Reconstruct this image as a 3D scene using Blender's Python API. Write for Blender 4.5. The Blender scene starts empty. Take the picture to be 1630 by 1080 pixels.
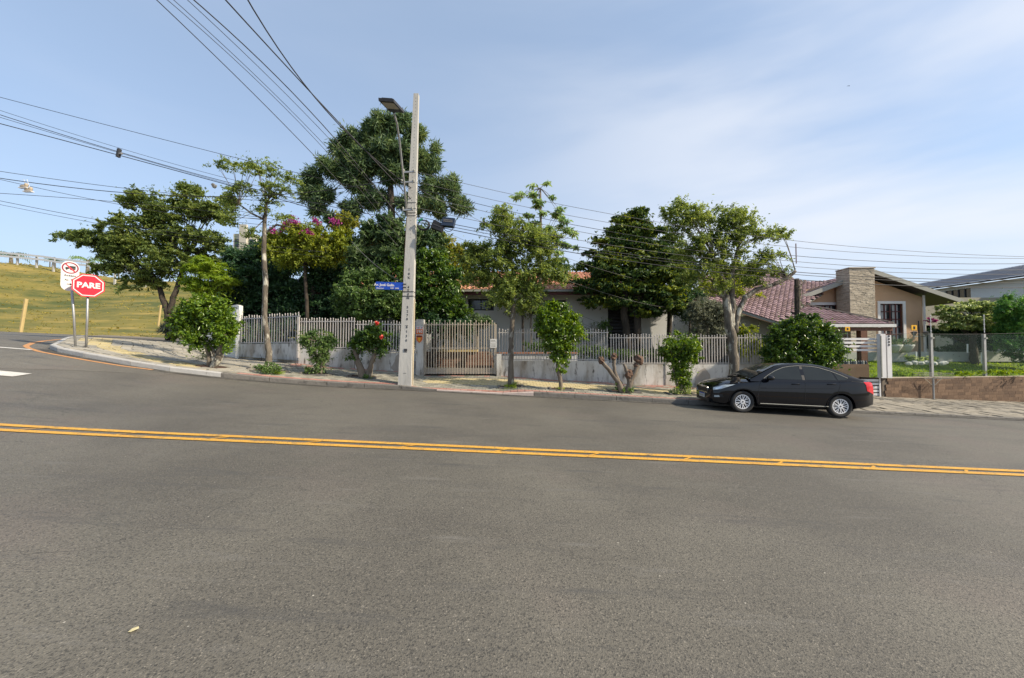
import bpy, math, random
import numpy as np
from mathutils import Vector, Matrix

R = math.radians
scene = bpy.context.scene
col = scene.collection
rnd = random.Random(7)
rng = np.random.default_rng(11)

# ------------------------------------------------------------------ camera, light, exposure
F = 620.0            # focal length in photograph pixels (1630 wide)
PITCH = R(1.66)
CAM_Z = 1.5
cam_d = bpy.data.cameras.new('camera')
cam = bpy.data.objects.new('camera', cam_d)
col.objects.link(cam)
cam.location = (0, 0, CAM_Z)
cam.rotation_euler = (R(90) + PITCH, 0, 0)
cam_d.sensor_width = 36
cam_d.lens = 36 * F / 1630
cam_d.clip_start = 0.05
cam_d.clip_end = 6000
scene.camera = cam

SUN_AZ = R(110)       # clockwise from +Y: to the right of the picture
SUN_EL = R(36)
sun_d = bpy.data.lights.new('sun', 'SUN')
sun_d.energy = 3.9
sun_d.angle = R(1.6)
sun_d.color = (1.0, 0.88, 0.70)
sun = bpy.data.objects.new('sun', sun_d)
col.objects.link(sun)
sdir = Vector((math.sin(SUN_AZ) * math.cos(SUN_EL), math.cos(SUN_AZ) * math.cos(SUN_EL), math.sin(SUN_EL)))
sun.rotation_euler = sdir.to_track_quat('Z', 'Y').to_euler()
sun.location = sdir * 60

world = bpy.data.worlds.new('World')
scene.world = world
world.use_nodes = True
wn, wl = world.node_tree.nodes, world.node_tree.links
wn.clear()
w_out = wn.new('ShaderNodeOutputWorld')
w_bg = wn.new('ShaderNodeBackground')
w_bg.inputs['Strength'].default_value = 0.12
w_sky = wn.new('ShaderNodeTexSky')
w_sky.sky_type = 'NISHITA'
w_sky.sun_disc = False
w_sky.sun_elevation = SUN_EL
w_sky.sun_rotation = SUN_AZ
w_sky.air_density = 1.0
w_sky.dust_density = 1.2
w_sky.ozone_density = 1.5
w_tc = wn.new('ShaderNodeTexCoord')
# thin high cloud: streaks running up to the right, denser towards the sun
w_map = wn.new('ShaderNodeMapping')
w_map.inputs['Rotation'].default_value = (0, R(28), R(10))
w_map.inputs['Scale'].default_value = (0.9, 1.0, 3.6)
w_no = wn.new('ShaderNodeTexNoise')
w_no.inputs['Scale'].default_value = 1.35
w_no.inputs['Detail'].default_value = 5.0
w_no.inputs['Roughness'].default_value = 0.5
w_no.inputs['Distortion'].default_value = 0.35
w_ramp = wn.new('ShaderNodeValToRGB')
w_ramp.color_ramp.interpolation = 'EASE'
w_ramp.color_ramp.elements[0].position = 0.29
w_ramp.color_ramp.elements[1].position = 0.68
w_sep = wn.new('ShaderNodeSeparateXYZ')
w_az = wn.new('ShaderNodeMapRange')
w_az.interpolation_type = 'SMOOTHSTEP'
w_az.inputs['From Min'].default_value = -0.25
w_az.inputs['From Max'].default_value = 0.85
w_az.inputs['To Min'].default_value = 0.10
w_az.inputs['To Max'].default_value = 1.0
w_mul = wn.new('ShaderNodeMath'); w_mul.operation = 'MULTIPLY'
# milky veil low down
w_hz = wn.new('ShaderNodeMapRange')
w_hz.interpolation_type = 'SMOOTHSTEP'
w_hz.inputs['From Min'].default_value = 0.42
w_hz.inputs['From Max'].default_value = -0.02
w_hz.inputs['To Min'].default_value = 0.48
w_hz.inputs['To Max'].default_value = 0.80
w_veil = wn.new('ShaderNodeMix'); w_veil.data_type = 'RGBA'
w_veil.inputs['B'].default_value = (2.6, 3.3, 4.35, 1)
w_mix = wn.new('ShaderNodeMix'); w_mix.data_type = 'RGBA'
w_mix.inputs['B'].default_value = (4.3, 4.5, 4.9, 1)
wl.new(w_tc.outputs['Generated'], w_map.inputs['Vector'])
wl.new(w_map.outputs['Vector'], w_no.inputs['Vector'])
wl.new(w_no.outputs['Fac'], w_ramp.inputs['Fac'])
wl.new(w_tc.outputs['Generated'], w_sep.inputs['Vector'])
wl.new(w_sep.outputs['X'], w_az.inputs['Value'])
wl.new(w_ramp.outputs['Color'], w_mul.inputs[0])
wl.new(w_az.outputs['Result'], w_mul.inputs[1])
wl.new(w_sep.outputs['Z'], w_hz.inputs['Value'])
wl.new(w_hz.outputs['Result'], w_veil.inputs['Factor'])
wl.new(w_sky.outputs['Color'], w_veil.inputs['A'])
wl.new(w_veil.outputs['Result'], w_mix.inputs['A'])
wl.new(w_mul.outputs['Value'], w_mix.inputs['Factor'])
wl.new(w_mix.outputs['Result'], w_bg.inputs['Color'])
wl.new(w_bg.outputs['Background'], w_out.inputs['Surface'])

scene.view_settings.view_transform = 'Standard'
scene.view_settings.look = 'None'
scene.view_settings.gamma = 1.0
scene.view_settings.exposure = 0.80
scene.view_settings.use_curve_mapping = False
scene.cycles.max_bounces = 6
scene.cycles.transparent_max_bounces = 6

# ------------------------------------------------------------------ helpers
def ray(px, py):
    u = (px - 815) / F
    v = -(py - 540) / F
    return np.array([u, math.cos(PITCH) - math.sin(PITCH) * v, math.sin(PITCH) + math.cos(PITCH) * v])

def P(px, py, Y):
    d = ray(px, py)
    d = d / d[1] * Y
    return Vector((d[0], Y, CAM_Z + d[2]))

def plane3(a, b, c):
    n = (b - a).cross(c - a).normalized()
    return a, n

def PP(px, py, pl):
    d = Vector(ray(px, py)); o = Vector((0, 0, CAM_Z))
    t = (pl[0] - o).dot(pl[1]) / d.dot(pl[1])
    return o + d * t

def sstep(a, b, x):
    t = min(1.0, max(0.0, (x - a) / (b - a)))
    return t * t * (3 - 2 * t)

def G(X, Y):
    """road surface: falls gently to the right, climbs to the side street on the far left"""
    Xc = max(-52.0, min(60.0, X))
    z = -0.045 * Xc
    z += 1.0 * sstep(-5, -19, X) * sstep(3.5, 12, Y)
    z += 0.010 * (min(14.0, max(6.0, Y)) - 6)
    return z

def hit(px, py, f=G):
    d = ray(px, py)
    t = 0.5
    while t < 200:
        p = d * t
        if CAM_Z + p[2] <= f(p[0], p[1]):
            lo, hi = t - 0.1, t
            for _ in range(25):
                m = (lo + hi) / 2; p = d * m
                if CAM_Z + p[2] <= f(p[0], p[1]): hi = m
                else: lo = m
            return Vector((d[0] * hi, d[1] * hi, CAM_Z + d[2] * hi))
        t += 0.1
    return P(px, py, 60)

def tag(o, label=None, cat=None, group=None, kind=None):
    if label: o['label'] = label
    if cat: o['category'] = cat
    if group: o['group'] = group
    if kind: o['kind'] = kind
    return o

def thing(name, loc, label, cat, group=None):
    o = bpy.data.objects.new(name, None)
    o.empty_display_size = 0.3
    o.location = loc
    col.objects.link(o)
    return tag(o, label, cat, group)

def wloc(o):
    v = Vector((0, 0, 0))
    while o:
        v += o.location; o = o.parent
    return v

class MB:
    """collects geometry in world coordinates and builds one mesh object"""
    def __init__(s):
        s.v, s.f, s.m, s.t = [], [], [], []
    def add(s, vs, fs, mi=0, tint=None):
        b = len(s.v)
        s.v.extend([tuple(x) for x in vs])
        tt = rnd.random() if tint is None else tint
        for f in fs:
            s.f.append(tuple(b + i for i in f)); s.m.append(mi); s.t.append(tt)
        return s
    def box(s, x0, x1, y0, y1, z0, z1, mi=0, tint=None):
        vs = [(x0, y0, z0), (x1, y0, z0), (x1, y1, z0), (x0, y1, z0), (x0, y0, z1), (x1, y0, z1), (x1, y1, z1), (x0, y1, z1)]
        return s.add(vs, [(0, 3, 2, 1), (4, 5, 6, 7), (0, 1, 5, 4), (1, 2, 6, 5), (2, 3, 7, 6), (3, 0, 4, 7)], mi, tint)
    def obox(s, c, ax, ay, az, mi=0, tint=None):
        """box by centre and three half-axis vectors"""
        c, ax, ay, az = map(Vector, (c, ax, ay, az))
        vs = [c - ax - ay - az, c + ax - ay - az, c + ax + ay - az, c - ax + ay - az, c - ax - ay + az, c + ax - ay + az, c + ax + ay + az, c - ax + ay + az]
        return s.add(vs, [(0, 3, 2, 1), (4, 5, 6, 7), (0, 1, 5, 4), (1, 2, 6, 5), (2, 3, 7, 6), (3, 0, 4, 7)], mi, tint)
    def beam(s, a, b, w, h, mi=0, up=(0, 0, 1), tint=None):
        a, b = Vector(a), Vector(b); d = (b - a)
        L = d.length; d.normalize()
        sx = d.cross(Vector(up)).normalized(); u = sx.cross(d).normalized()
        return s.obox((a + b) / 2, d * L / 2, sx * w / 2, u * h / 2, mi, tint)
    def prism(s, pts, d, mi=0, tint=None):
        pts = [Vector(p) for p in pts]; d = Vector(d); n = len(pts)
        vs = pts + [p + d for p in pts]
        fs = [tuple(range(n))[::-1], tuple(range(n, 2 * n))] + [(i, (i + 1) % n, n + (i + 1) % n, n + i) for i in range(n)]
        return s.add(vs, fs, mi, tint)
    def tube(s, pts, rad, n=6, mi=0, caps=True, tint=None, wob=0.0):
        pts = [Vector(p) for p in pts]
        if not isinstance(rad, (list, tuple)): rad = [rad] * len(pts)
        vs, fs = [], []
        ref = Vector((0, 0, 1))
        for i, p in enumerate(pts):
            d = (pts[min(i + 1, len(pts) - 1)] - pts[max(i - 1, 0)])
            if d.length < 1e-9: d = Vector((0, 0, 1))
            d.normalize()
            r0 = Vector((1, 0, 0)) if abs(d.z) > 0.9 else ref
            a = d.cross(r0).normalized(); b = d.cross(a).normalized()
            if i and a.dot(pa) < 0: a, b = -a, -b
            pa = a
            for k in range(n):
                an = 2 * math.pi * k / n
                rr = rad[i] * (1 + wob * (rnd.random() - .5))
                vs.append(p + (a * math.cos(an) + b * math.sin(an)) * rr)
        for i in range(len(pts) - 1):
            for k in range(n):
                k2 = (k + 1) % n
                fs.append((i * n + k, i * n + k2, (i + 1) * n + k2, (i + 1) * n + k))
        if caps:
            fs.append(tuple(range(n))[::-1]); fs.append(tuple((len(pts) - 1) * n + k for k in range(n)))
        return s.add(vs, fs, mi, tint)
    def ell(s, c, r, nu=10, nv=7, mi=0, tint=None, jit=0.0):
        c = Vector(c); vs, fs = [], []
        for j in range(1, nv):
            th = math.pi * j / nv
            for i in range(nu):
                ph = 2 * math.pi * i / nu
                q = 1 + jit * (rnd.random() - .5)
                vs.append(c + Vector((r[0] * math.sin(th) * math.cos(ph), r[1] * math.sin(th) * math.sin(ph), r[2] * math.cos(th))) * q)
        t = len(vs); vs.append(c + Vector((0, 0, r[2]))); vs.append(c - Vector((0, 0, r[2])))
        for j in range(nv - 2):
            for i in range(nu):
                i2 = (i + 1) % nu
                fs.append((j * nu + i, (j + 1) * nu + i, (j + 1) * nu + i2, j * nu + i2))
        for i in range(nu):
            i2 = (i + 1) % nu
            fs.append((t, i, i2)); fs.append((t + 1, (nv - 2) * nu + i2, (nv - 2) * nu + i))
        return s.add(vs, fs, mi, tint)
    def grid(s, rows, mi=0, tint=None):
        nr, nc = len(rows), len(rows[0])
        vs = [p for r in rows for p in r]
        fs = [(i * nc + j, i * nc + j + 1, (i + 1) * nc + j + 1, (i + 1) * nc + j) for i in range(nr - 1) for j in range(nc - 1)]
        return s.add(vs, fs, mi, tint)
    def build(s, name, mats, parent=None, origin=None, smooth=False):
        if not isinstance(mats, (list, tuple)): mats = [mats]
        off = wloc(parent) if parent else Vector(origin or (0, 0, 0))
        me = bpy.data.meshes.new(name)
        me.from_pydata([(x - off.x, y - off.y, z - off.z) for x, y, z in s.v], [], s.f)
        for m in mats: me.materials.append(m)
        if len(mats) > 1: me.polygons.foreach_set('material_index', s.m)
        at = me.attributes.new('tint', 'FLOAT', 'FACE'); at.data.foreach_set('value', s.t)
        if smooth: me.polygons.foreach_set('use_smooth', [True] * len(s.f))
        me.update()
        o = bpy.data.objects.new(name, me); col.objects.link(o)
        if parent: o.parent = parent
        else: o.location = off
        return o

def copy_tree(o, parent=None):
    c = o.copy(); col.objects.link(c)
    if parent: c.parent = parent
    for ch in list(o.children): copy_tree(ch, c)
    return c

def inst(src_mesh, name, parent, loc, rot=None, scale=None):
    """another part that shares mesh data; loc in world coordinates"""
    o = bpy.data.objects.new(name, src_mesh)
    col.objects.link(o)
    o.parent = parent
    o.location = Vector(loc) - (wloc(parent) if parent else Vector((0, 0, 0)))
    if rot: o.rotation_euler = rot
    if scale: o.scale = scale
    return o

# ------------------------------------------------------------------ materials
def _base(name):
    m = bpy.data.materials.new(name); m.use_nodes = True
    nt = m.node_tree; nt.nodes.clear()
    out = nt.nodes.new('ShaderNodeOutputMaterial'); b = nt.nodes.new('ShaderNodeBsdfPrincipled')
    nt.links.new(b.outputs[0], out.inputs['Surface'])
    return m, nt, b, out

def c4(c): return (c[0], c[1], c[2], 1)

def mat(name, c1, c2=None, scale=4.0, rough=0.7, metal=0.0, bump=0.0, bscale=None, spec=0.4, tint=None, stain=None, detail=6, stretch=None, coat=0.0):
    """noise-mottled material; tint = second colour picked per piece; stain = (colour, scale, lo, hi)"""
    m, nt, b, out = _base(name); N, L = nt.nodes, nt.links
    b.inputs['Roughness'].default_value = rough; b.inputs['Metallic'].default_value = metal
    b.inputs['Specular IOR Level'].default_value = spec
    b.inputs['Coat Weight'].default_value = coat
    b.inputs['Coat Roughness'].default_value = 0.05
    if c2 is None: c2 = tuple(x * 0.8 for x in c1)
    tc = N.new('ShaderNodeTexCoord'); vec = tc.outputs['Object']
    if stretch:
        mp = N.new('ShaderNodeMapping'); mp.inputs['Scale'].default_value = stretch
        L.new(vec, mp.inputs['Vector']); vec = mp.outputs['Vector']
    no = N.new('ShaderNodeTexNoise'); no.inputs['Scale'].default_value = scale; no.inputs['Detail'].default_value = detail
    no.inputs['Roughness'].default_value = 0.6
    L.new(vec, no.inputs['Vector'])
    rp = N.new('ShaderNodeMapRange'); rp.inputs['From Min'].default_value = 0.32; rp.inputs['From Max'].default_value = 0.68
    L.new(no.outputs['Fac'], rp.inputs['Value'])
    mx = N.new('ShaderNodeMix'); mx.data_type = 'RGBA'
    mx.inputs['A'].default_value = c4(c1); mx.inputs['B'].default_value = c4(c2)
    L.new(rp.outputs['Result'], mx.inputs['Factor'])
    res = mx.outputs['Result']
    if tint:
        at = N.new('ShaderNodeAttribute'); at.attribute_name = 'tint'
        oi = N.new('ShaderNodeObjectInfo')
        ad = N.new('ShaderNodeMath'); ad.operation = 'ADD'; fr = N.new('ShaderNodeMath'); fr.operation = 'FRACT'
        L.new(at.outputs['Fac'], ad.inputs[0]); L.new(oi.outputs['Random'], ad.inputs[1]); L.new(ad.outputs[0], fr.inputs[0])
        m2 = N.new('ShaderNodeMix'); m2.data_type = 'RGBA'
        m2.inputs['B'].default_value = c4(tint); L.new(res, m2.inputs['A']); L.new(fr.outputs[0], m2.inputs['Factor'])
        res = m2.outputs['Result']
    if stain:
        for (sc_, sscale, lo, hi) in (stain if isinstance(stain, list) else [stain]):
            n2 = N.new('ShaderNodeTexNoise'); n2.inputs['Scale'].default_value = sscale; n2.inputs['Detail'].default_value = 8
            n2.inputs['Roughness'].default_value = 0.65
            L.new(vec, n2.inputs['Vector'])
            r2 = N.new('ShaderNodeMapRange'); r2.inputs['From Min'].default_value = lo; r2.inputs['From Max'].default_value = hi
            L.new(n2.outputs['Fac'], r2.inputs['Value'])
            m3 = N.new('ShaderNodeMix'); m3.data_type = 'RGBA'; m3.inputs['B'].default_value = c4(sc_)
            L.new(res, m3.inputs['A']); L.new(r2.outputs['Result'], m3.inputs['Factor']); res = m3.outputs['Result']
    L.new(res, b.inputs['Base Color'])
    if bump:
        n3 = N.new('ShaderNodeTexNoise'); n3.inputs['Scale'].default_value = bscale or scale * 4; n3.inputs['Detail'].default_value = 6
        L.new(vec, n3.inputs['Vector'])
        bm = N.new('ShaderNodeBump'); bm.inputs['Strength'].default_value = bump; bm.inputs['Distance'].default_value = 0.03
        L.new(n3.outputs['Fac'], bm.inputs['Height']); L.new(bm.outputs['Normal'], b.inputs['Normal'])
    return m

def leafmat(name, dark, mid, light, trans=0.35, rough=0.45, spec=0.35):
    dark, mid, light = [tuple(min(.8, x * g) for x in c) for c, g in ((dark, 1.9), (mid, 2.0), (light, 1.75))]
    trans = min(.5, trans + .06)
    m, nt, b, out = _base(name); N, L = nt.nodes, nt.links
    at = N.new('ShaderNodeAttribute'); at.attribute_name = 'tint'
    rp = N.new('ShaderNodeValToRGB'); e = rp.color_ramp.elements
    e[0].position = 0.0; e[0].color = c4(dark); e[1].position = 1.0; e[1].color = c4(light)
    x = e.new(0.5); x.color = c4(mid)
    L.new(at.outputs['Fac'], rp.inputs['Fac']); L.new(rp.outputs['Color'], b.inputs['Base Color'])
    b.inputs['Roughness'].default_value = rough; b.inputs['Specular IOR Level'].default_value = spec
    tr = N.new('ShaderNodeBsdfTranslucent'); hs = N.new('ShaderNodeHueSaturation')
    hs.inputs['Hue'].default_value = 0.48; hs.inputs['Saturation'].default_value = 1.15; hs.inputs['Value'].default_value = 1.7
    L.new(rp.outputs['Color'], hs.inputs['Color']); L.new(hs.outputs['Color'], tr.inputs['Color'])
    ms = N.new('ShaderNodeMixShader'); ms.inputs['Fac'].default_value = trans
    L.new(b.outputs[0], ms.inputs[1]); L.new(tr.outputs[0], ms.inputs[2]); L.new(ms.outputs[0], out.inputs['Surface'])
    return m

def glassmat(name, tintc, opacity, rough=0.02):
    m, nt, b, out = _base(name); N, L = nt.nodes, nt.links
    b.inputs['Base Color'].default_value = c4(tintc); b.inputs['Roughness'].default_value = rough
    b.inputs['Specular IOR Level'].default_value = 0.6
    tr = N.new('ShaderNodeBsdfTransparent'); tr.inputs['Color'].default_value = (0.95, 0.98, 0.96, 1)
    ms = N.new('ShaderNodeMixShader'); ms.inputs['Fac'].default_value = opacity
    L.new(tr.outputs[0], ms.inputs[1]); L.new(b.outputs[0], ms.inputs[2]); L.new(ms.outputs[0], out.inputs['Surface'])
    return m

def asphalt_material(name, tone=1.0, warm=0.0):
    m, nt, b, out = _base(name); N, L = nt.nodes, nt.links
    tc = N.new('ShaderNodeTexCoord'); vec = tc.outputs['Object']
    def noise(s, d=4, r=0.6, v=None):
        n = N.new('ShaderNodeTexNoise'); n.inputs['Scale'].default_value = s; n.inputs['Detail'].default_value = d
        n.inputs['Roughness'].default_value = r; L.new(v or vec, n.inputs['Vector']); return n.outputs['Fac']
    def rng_(v, a, b_, c=0.0, d=1.0):
        r = N.new('ShaderNodeMapRange'); r.inputs['From Min'].default_value = a; r.inputs['From Max'].default_value = b_
        r.inputs['To Min'].default_value = c; r.inputs['To Max'].default_value = d; L.new(v, r.inputs['Value']); return r.outputs['Result']
    def mix(a, b_, f, mode='MIX'):
        x = N.new('ShaderNodeMix'); x.data_type = 'RGBA'; x.blend_type = mode
        for k, v in (('A', a), ('B', b_)):
            if isinstance(v, tuple): x.inputs[k].default_value = c4(v)
            else: L.new(v, x.inputs[k])
        if isinstance(f, float): x.inputs['Factor'].default_value = f
        else: L.new(f, x.inputs['Factor'])
        return x.outputs['Result']
    t = tone
    base = mix((0.080 * t, 0.073 * t, 0.060 * t), (0.110 * t, 0.101 * t, 0.082 * t), rng_(noise(0.33, 5), .40, .60))
    st = N.new('ShaderNodeMapping'); st.inputs['Scale'].default_value = (0.10, 1.0, 1.0); L.new(vec, st.inputs['Vector'])
    base = mix(base, (0.062 * t, 0.059 * t, 0.055 * t), rng_(noise(0.9, 5, .6, st.outputs['Vector']), .56, .74, 0, .75))
    base = mix(base, (0.120 * t, 0.100 * t, 0.085 * t), rng_(noise(0.6, 3, .5), .55, .75, 0, .6))
    # aggregate: pale and dark chips of several sizes
    vo = N.new('ShaderNodeTexVoronoi'); vo.inputs['Scale'].default_value = 130; L.new(vec, vo.inputs['Vector'])
    chip = N.new('ShaderNodeSeparateColor'); L.new(vo.outputs['Color'], chip.inputs[0])
    base = mix(base, (0.30, 0.27, 0.22), rng_(chip.outputs[0], .90, .97, 0, .40))
    base = mix(base, (0.018, 0.018, 0.018), rng_(chip.outputs[1], .78, .90, 0, .60))
    n4 = noise(60, 3, .7)
    base = mix(base, (0.030, 0.030, 0.028), rng_(n4, .50, .68, 0, .60))
    vo2 = N.new('ShaderNodeTexVoronoi'); vo2.inputs['Scale'].default_value = 5.5; L.new(vec, vo2.inputs['Vector'])
    base = mix(base, (0.50, 0.47, 0.40), rng_(vo2.outputs['Distance'], .040, .020, 0, .8))
    # tar-dark hairline cracks and stains
    ve = N.new('ShaderNodeTexVoronoi'); ve.feature = 'DISTANCE_TO_EDGE'; ve.inputs['Scale'].default_value = 0.55
    wv = N.new('ShaderNodeVectorMath'); wv.operation = 'MULTIPLY_ADD'; wn_ = N.new('ShaderNodeTexNoise'); wn_.inputs['Scale'].default_value = 2.2; wn_.inputs['Detail'].default_value = 6
    L.new(vec, wn_.inputs['Vector']); L.new(wn_.outputs['Color'], wv.inputs[0]); wv.inputs[1].default_value = (.7, .7, .7); L.new(vec, wv.inputs[2]); L.new(wv.outputs[0], ve.inputs['Vector'])
    mk = N.new('ShaderNodeMath'); mk.operation = 'MULTIPLY'; L.new(rng_(ve.outputs['Distance'], .0055, .002, 0, .40), mk.inputs[0]); L.new(rng_(noise(.28, 2), .50, .58, 0, 1), mk.inputs[1])
    base = mix(base, (0.025, 0.024, 0.022), mk.outputs[0])
    s2 = N.new('ShaderNodeMapping'); s2.inputs['Scale'].default_value = (0.35, 2.4, 1.0); L.new(vec, s2.inputs['Vector'])
    base = mix(base, (0.052 * t, 0.050 * t, 0.046 * t), rng_(noise(1.3, 6, .7, s2.outputs['Vector']), .57, .70, 0, .75))
    base = mix(base, (0.125 * t, 0.118 * t, 0.105 * t), rng_(noise(2.1, 6, .75, s2.outputs['Vector']), .58, .72, 0, .60))
    L.new(base, b.inputs['Base Color'])
    L.new(base, b.inputs['Base Color'])
    b.inputs['Roughness'].default_value = 0.70; b.inputs['Specular IOR Level'].default_value = 0.42
    add = N.new('ShaderNodeMath'); add.operation = 'MULTIPLY_ADD'; add.inputs[1].default_value = 0.6
    L.new(vo.outputs['Distance'], add.inputs[0]); L.new(n4, add.inputs[2])
    bm = N.new('ShaderNodeBump'); bm.inputs['Strength'].default_value = 0.6; bm.inputs['Distance'].default_value = 0.006
    L.new(add.outputs[0], bm.inputs['Height'])
    L.new(bm.outputs['Normal'], b.inputs['Normal'])
    return m

M = {}
M['asphalt'] = asphalt_material('asphalt', 1.30)
M['asphalt_old'] = asphalt_material('asphalt_side_street', 1.45)
M['yellow_paint'] = mat('yellow_road_paint', (0.66, 0.36, 0.05), (0.56, 0.29, 0.045), 3, .7, stain=[((0.10, 0.09, 0.07), 40, .54, .68), ((0.16, 0.13, 0.08), 5, .54, .70)], bump=.3, bscale=90)
M['orange_paint'] = mat('orange_kerb_paint', (0.55, 0.27, 0.10), (0.45, 0.22, 0.09), 3, .75, stain=((0.12, 0.10, 0.08), 20, .55, .70))
M['white_paint_road'] = mat('white_road_paint', (0.62, 0.60, 0.55), (0.5, 0.48, 0.44), 6, .75, stain=((0.15, 0.14, 0.12), 20, .58, .72))
M['kerb'] = mat('kerb_concrete', (0.19, 0.175, 0.155), (0.125, 0.115, 0.10), 3, .85, bump=.4, tint=(0.15, 0.14, 0.125), stain=((0.07, 0.065, 0.06), 5, .55, .72))
M['kerb_pale'] = mat('kerb_pale_concrete', (0.48, 0.47, 0.44), (0.38, 0.37, 0.35), 3, .85, bump=.3, tint=(0.40, 0.39, 0.37), stain=((0.15, 0.14, 0.12), 6, .60, .75))
M['kerb_pink'] = mat('kerb_pinkish_concrete', (0.42, 0.32, 0.28), (0.36, 0.27, 0.24), 3, .85, bump=.3, tint=(0.45, 0.38, 0.34))
M['bed'] = mat('sandy_bedding', (0.20, 0.17, 0.13), (0.14, 0.12, 0.09), 8, .95, bump=.5)
M['paver_grey'] = mat('grey_paver', (0.22, 0.21, 0.17), (0.16, 0.155, 0.125), 2, .85, bump=.3, tint=(0.33, 0.31, 0.25), stain=((0.12, 0.12, 0.08), 1.2, .52, .70))
M['paver_yellow'] = mat('yellow_paver', (0.48, 0.40, 0.20), (0.38, 0.32, 0.16), 2, .85, bump=.3, tint=(0.47, 0.39, 0.23), stain=((0.25, 0.22, 0.15), 1.5, .55, .72))
M['paver_red'] = mat('red_paver', (0.36, 0.17, 0.13), (0.28, 0.14, 0.11), 2, .85, bump=.3, tint=(0.40, 0.22, 0.18))
M['flag_grey'] = mat('grey_flagstone', (0.31, 0.29, 0.24), (0.24, 0.225, 0.185), 2, .8, bump=.3, tint=(0.38, 0.35, 0.29), stain=((0.14, 0.13, 0.11), 1.2, .52, .72))
M['flag_dark'] = mat('worn_flagstone', (0.24, 0.215, 0.175), (0.17, 0.155, 0.125), 2, .85, bump=.3, tint=(0.31, 0.275, 0.215), stain=((0.08, 0.075, 0.065), 1.2, .50, .66))
M['wall_white'] = mat('whitewashed_wall', (0.62, 0.61, 0.58), (0.52, 0.51, 0.48), 1.5, .85, bump=.25, stretch=(1, 1, .35), stain=[((0.30, 0.26, 0.21), 1.6, .46, .66), ((0.11, 0.095, 0.08), 6, .56, .68)])
M['wall_patch'] = mat('bare_render_patch', (0.40, 0.36, 0.32), (0.33, 0.30, 0.26), 5, .9, bump=.3)
M['wall_clean'] = mat('white_house_paint', (0.66, 0.66, 0.64), (0.58, 0.58, 0.56), 0.8, .8, bump=.1)
M['picket'] = mat('white_metal_paint', (0.50, 0.48, 0.465), (0.40, 0.38, 0.365), 6, .5, spec=.4, tint=(0.42, 0.395, 0.375), stain=((0.20, 0.13, 0.08), 14, .62, .76))
M['picket_gate'] = mat('cream_gate_paint', (0.46, 0.40, 0.32), (0.38, 0.33, 0.26), 6, .5, spec=.4, tint=(0.50, 0.44, 0.36), stain=((0.20, 0.13, 0.08), 14, .60, .76))
M['concrete'] = mat('pole_concrete', (0.46, 0.45, 0.42), (0.38, 0.37, 0.345), 3, .85, bump=.3, stretch=(1, 1, .3), stain=((0.25, 0.24, 0.22), 2.5, .58, .8))
M['galv'] = mat('galvanised_steel', (0.42, 0.42, 0.41), (0.33, 0.33, 0.33), 6, .45, metal=.6)
M['steel_dark'] = mat('dark_steel', (0.06, 0.06, 0.065), (0.04, 0.04, 0.045), 6, .5, metal=.3)
M['black'] = mat('black_plastic', (0.018, 0.018, 0.02), (0.012, 0.012, 0.014), 6, .5)
M['blue_black'] = mat('blue_black_plastic', (0.02, 0.035, 0.07), (0.015, 0.025, 0.05), 6, .4)
M['green_paint'] = mat('green_plastic', (0.02, 0.20, 0.10), None, 6, .5)
M['lamp_lens'] = mat('lamp_lens', (0.45, 0.42, 0.36), (0.36, 0.34, 0.30), 20, .3)
M['cable'] = mat('black_cable', (0.035, 0.035, 0.04), None, 6, .6)
M['cable_grey'] = mat('grey_cable', (0.13, 0.125, 0.12), None, 6, .6)
M['sign_red'] = mat('sign_red', (0.72, 0.012, 0.035), (0.66, 0.012, 0.03), 2, .35, spec=.5)
M['sign_white'] = mat('sign_white', (0.68, 0.67, 0.66), (0.62, 0.61, 0.60), 2, .4)
M['sign_blue'] = mat('sign_blue', (0.010, 0.065, 0.42), (0.010, 0.055, 0.36), 4, .4)
M['sign_black'] = mat('sign_black', (0.02, 0.02, 0.02), None, 4, .5)
M['sign_yellow'] = mat('sign_yellow', (0.80, 0.42, 0.02), (0.72, 0.38, 0.02), 4, .5)
M['sign_orange'] = mat('sign_orange', (0.70, 0.16, 0.03), (0.62, 0.13, 0.03), 4, .5)
M['bark'] = mat('grey_bark', (0.17, 0.145, 0.11), (0.075, 0.062, 0.05), 5, .95, bump=.9, bscale=18, stretch=(1, 1, .35), stain=[((0.44, 0.42, 0.35), 5.5, .54, .62), ((0.035, 0.03, 0.025), 4.0, .58, .66)])
M['bark_dark'] = mat('dark_bark', (0.075, 0.06, 0.045), (0.035, 0.028, 0.022), 6, .95, bump=.9, bscale=20, stretch=(1, 1, .3))
M['bark_pale'] = mat('pale_bark', (0.20, 0.165, 0.125), (0.11, 0.09, 0.07), 5, .95, bump=.7, bscale=20, stretch=(1, 1, .4), stain=((0.30, 0.27, 0.22), 6, .57, .68))
M['cut_wood'] = mat('cut_wood', (0.15, 0.09, 0.06), (0.09, 0.055, 0.04), 10, .9, bump=.5)
M['soil'] = mat('soil', (0.07, 0.035, 0.022), (0.045, 0.025, 0.018), 12, .95, bump=.8)
M['wood_red'] = mat('varnished_wood', (0.16, 0.065, 0.035), (0.10, 0.04, 0.022), 4, .5, stretch=(4, 4, .5))
M['wood_stake'] = mat('raw_stake_wood', (0.50, 0.38, 0.17), (0.40, 0.30, 0.13), 6, .85, stretch=(4, 4, .5))
M['terracotta'] = mat('terracotta_tile', (0.50, 0.21, 0.12), (0.38, 0.16, 0.10), 3, .8, tint=(0.62, 0.33, 0.21), stain=((0.12, 0.08, 0.06), 3, .60, .78))
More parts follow.
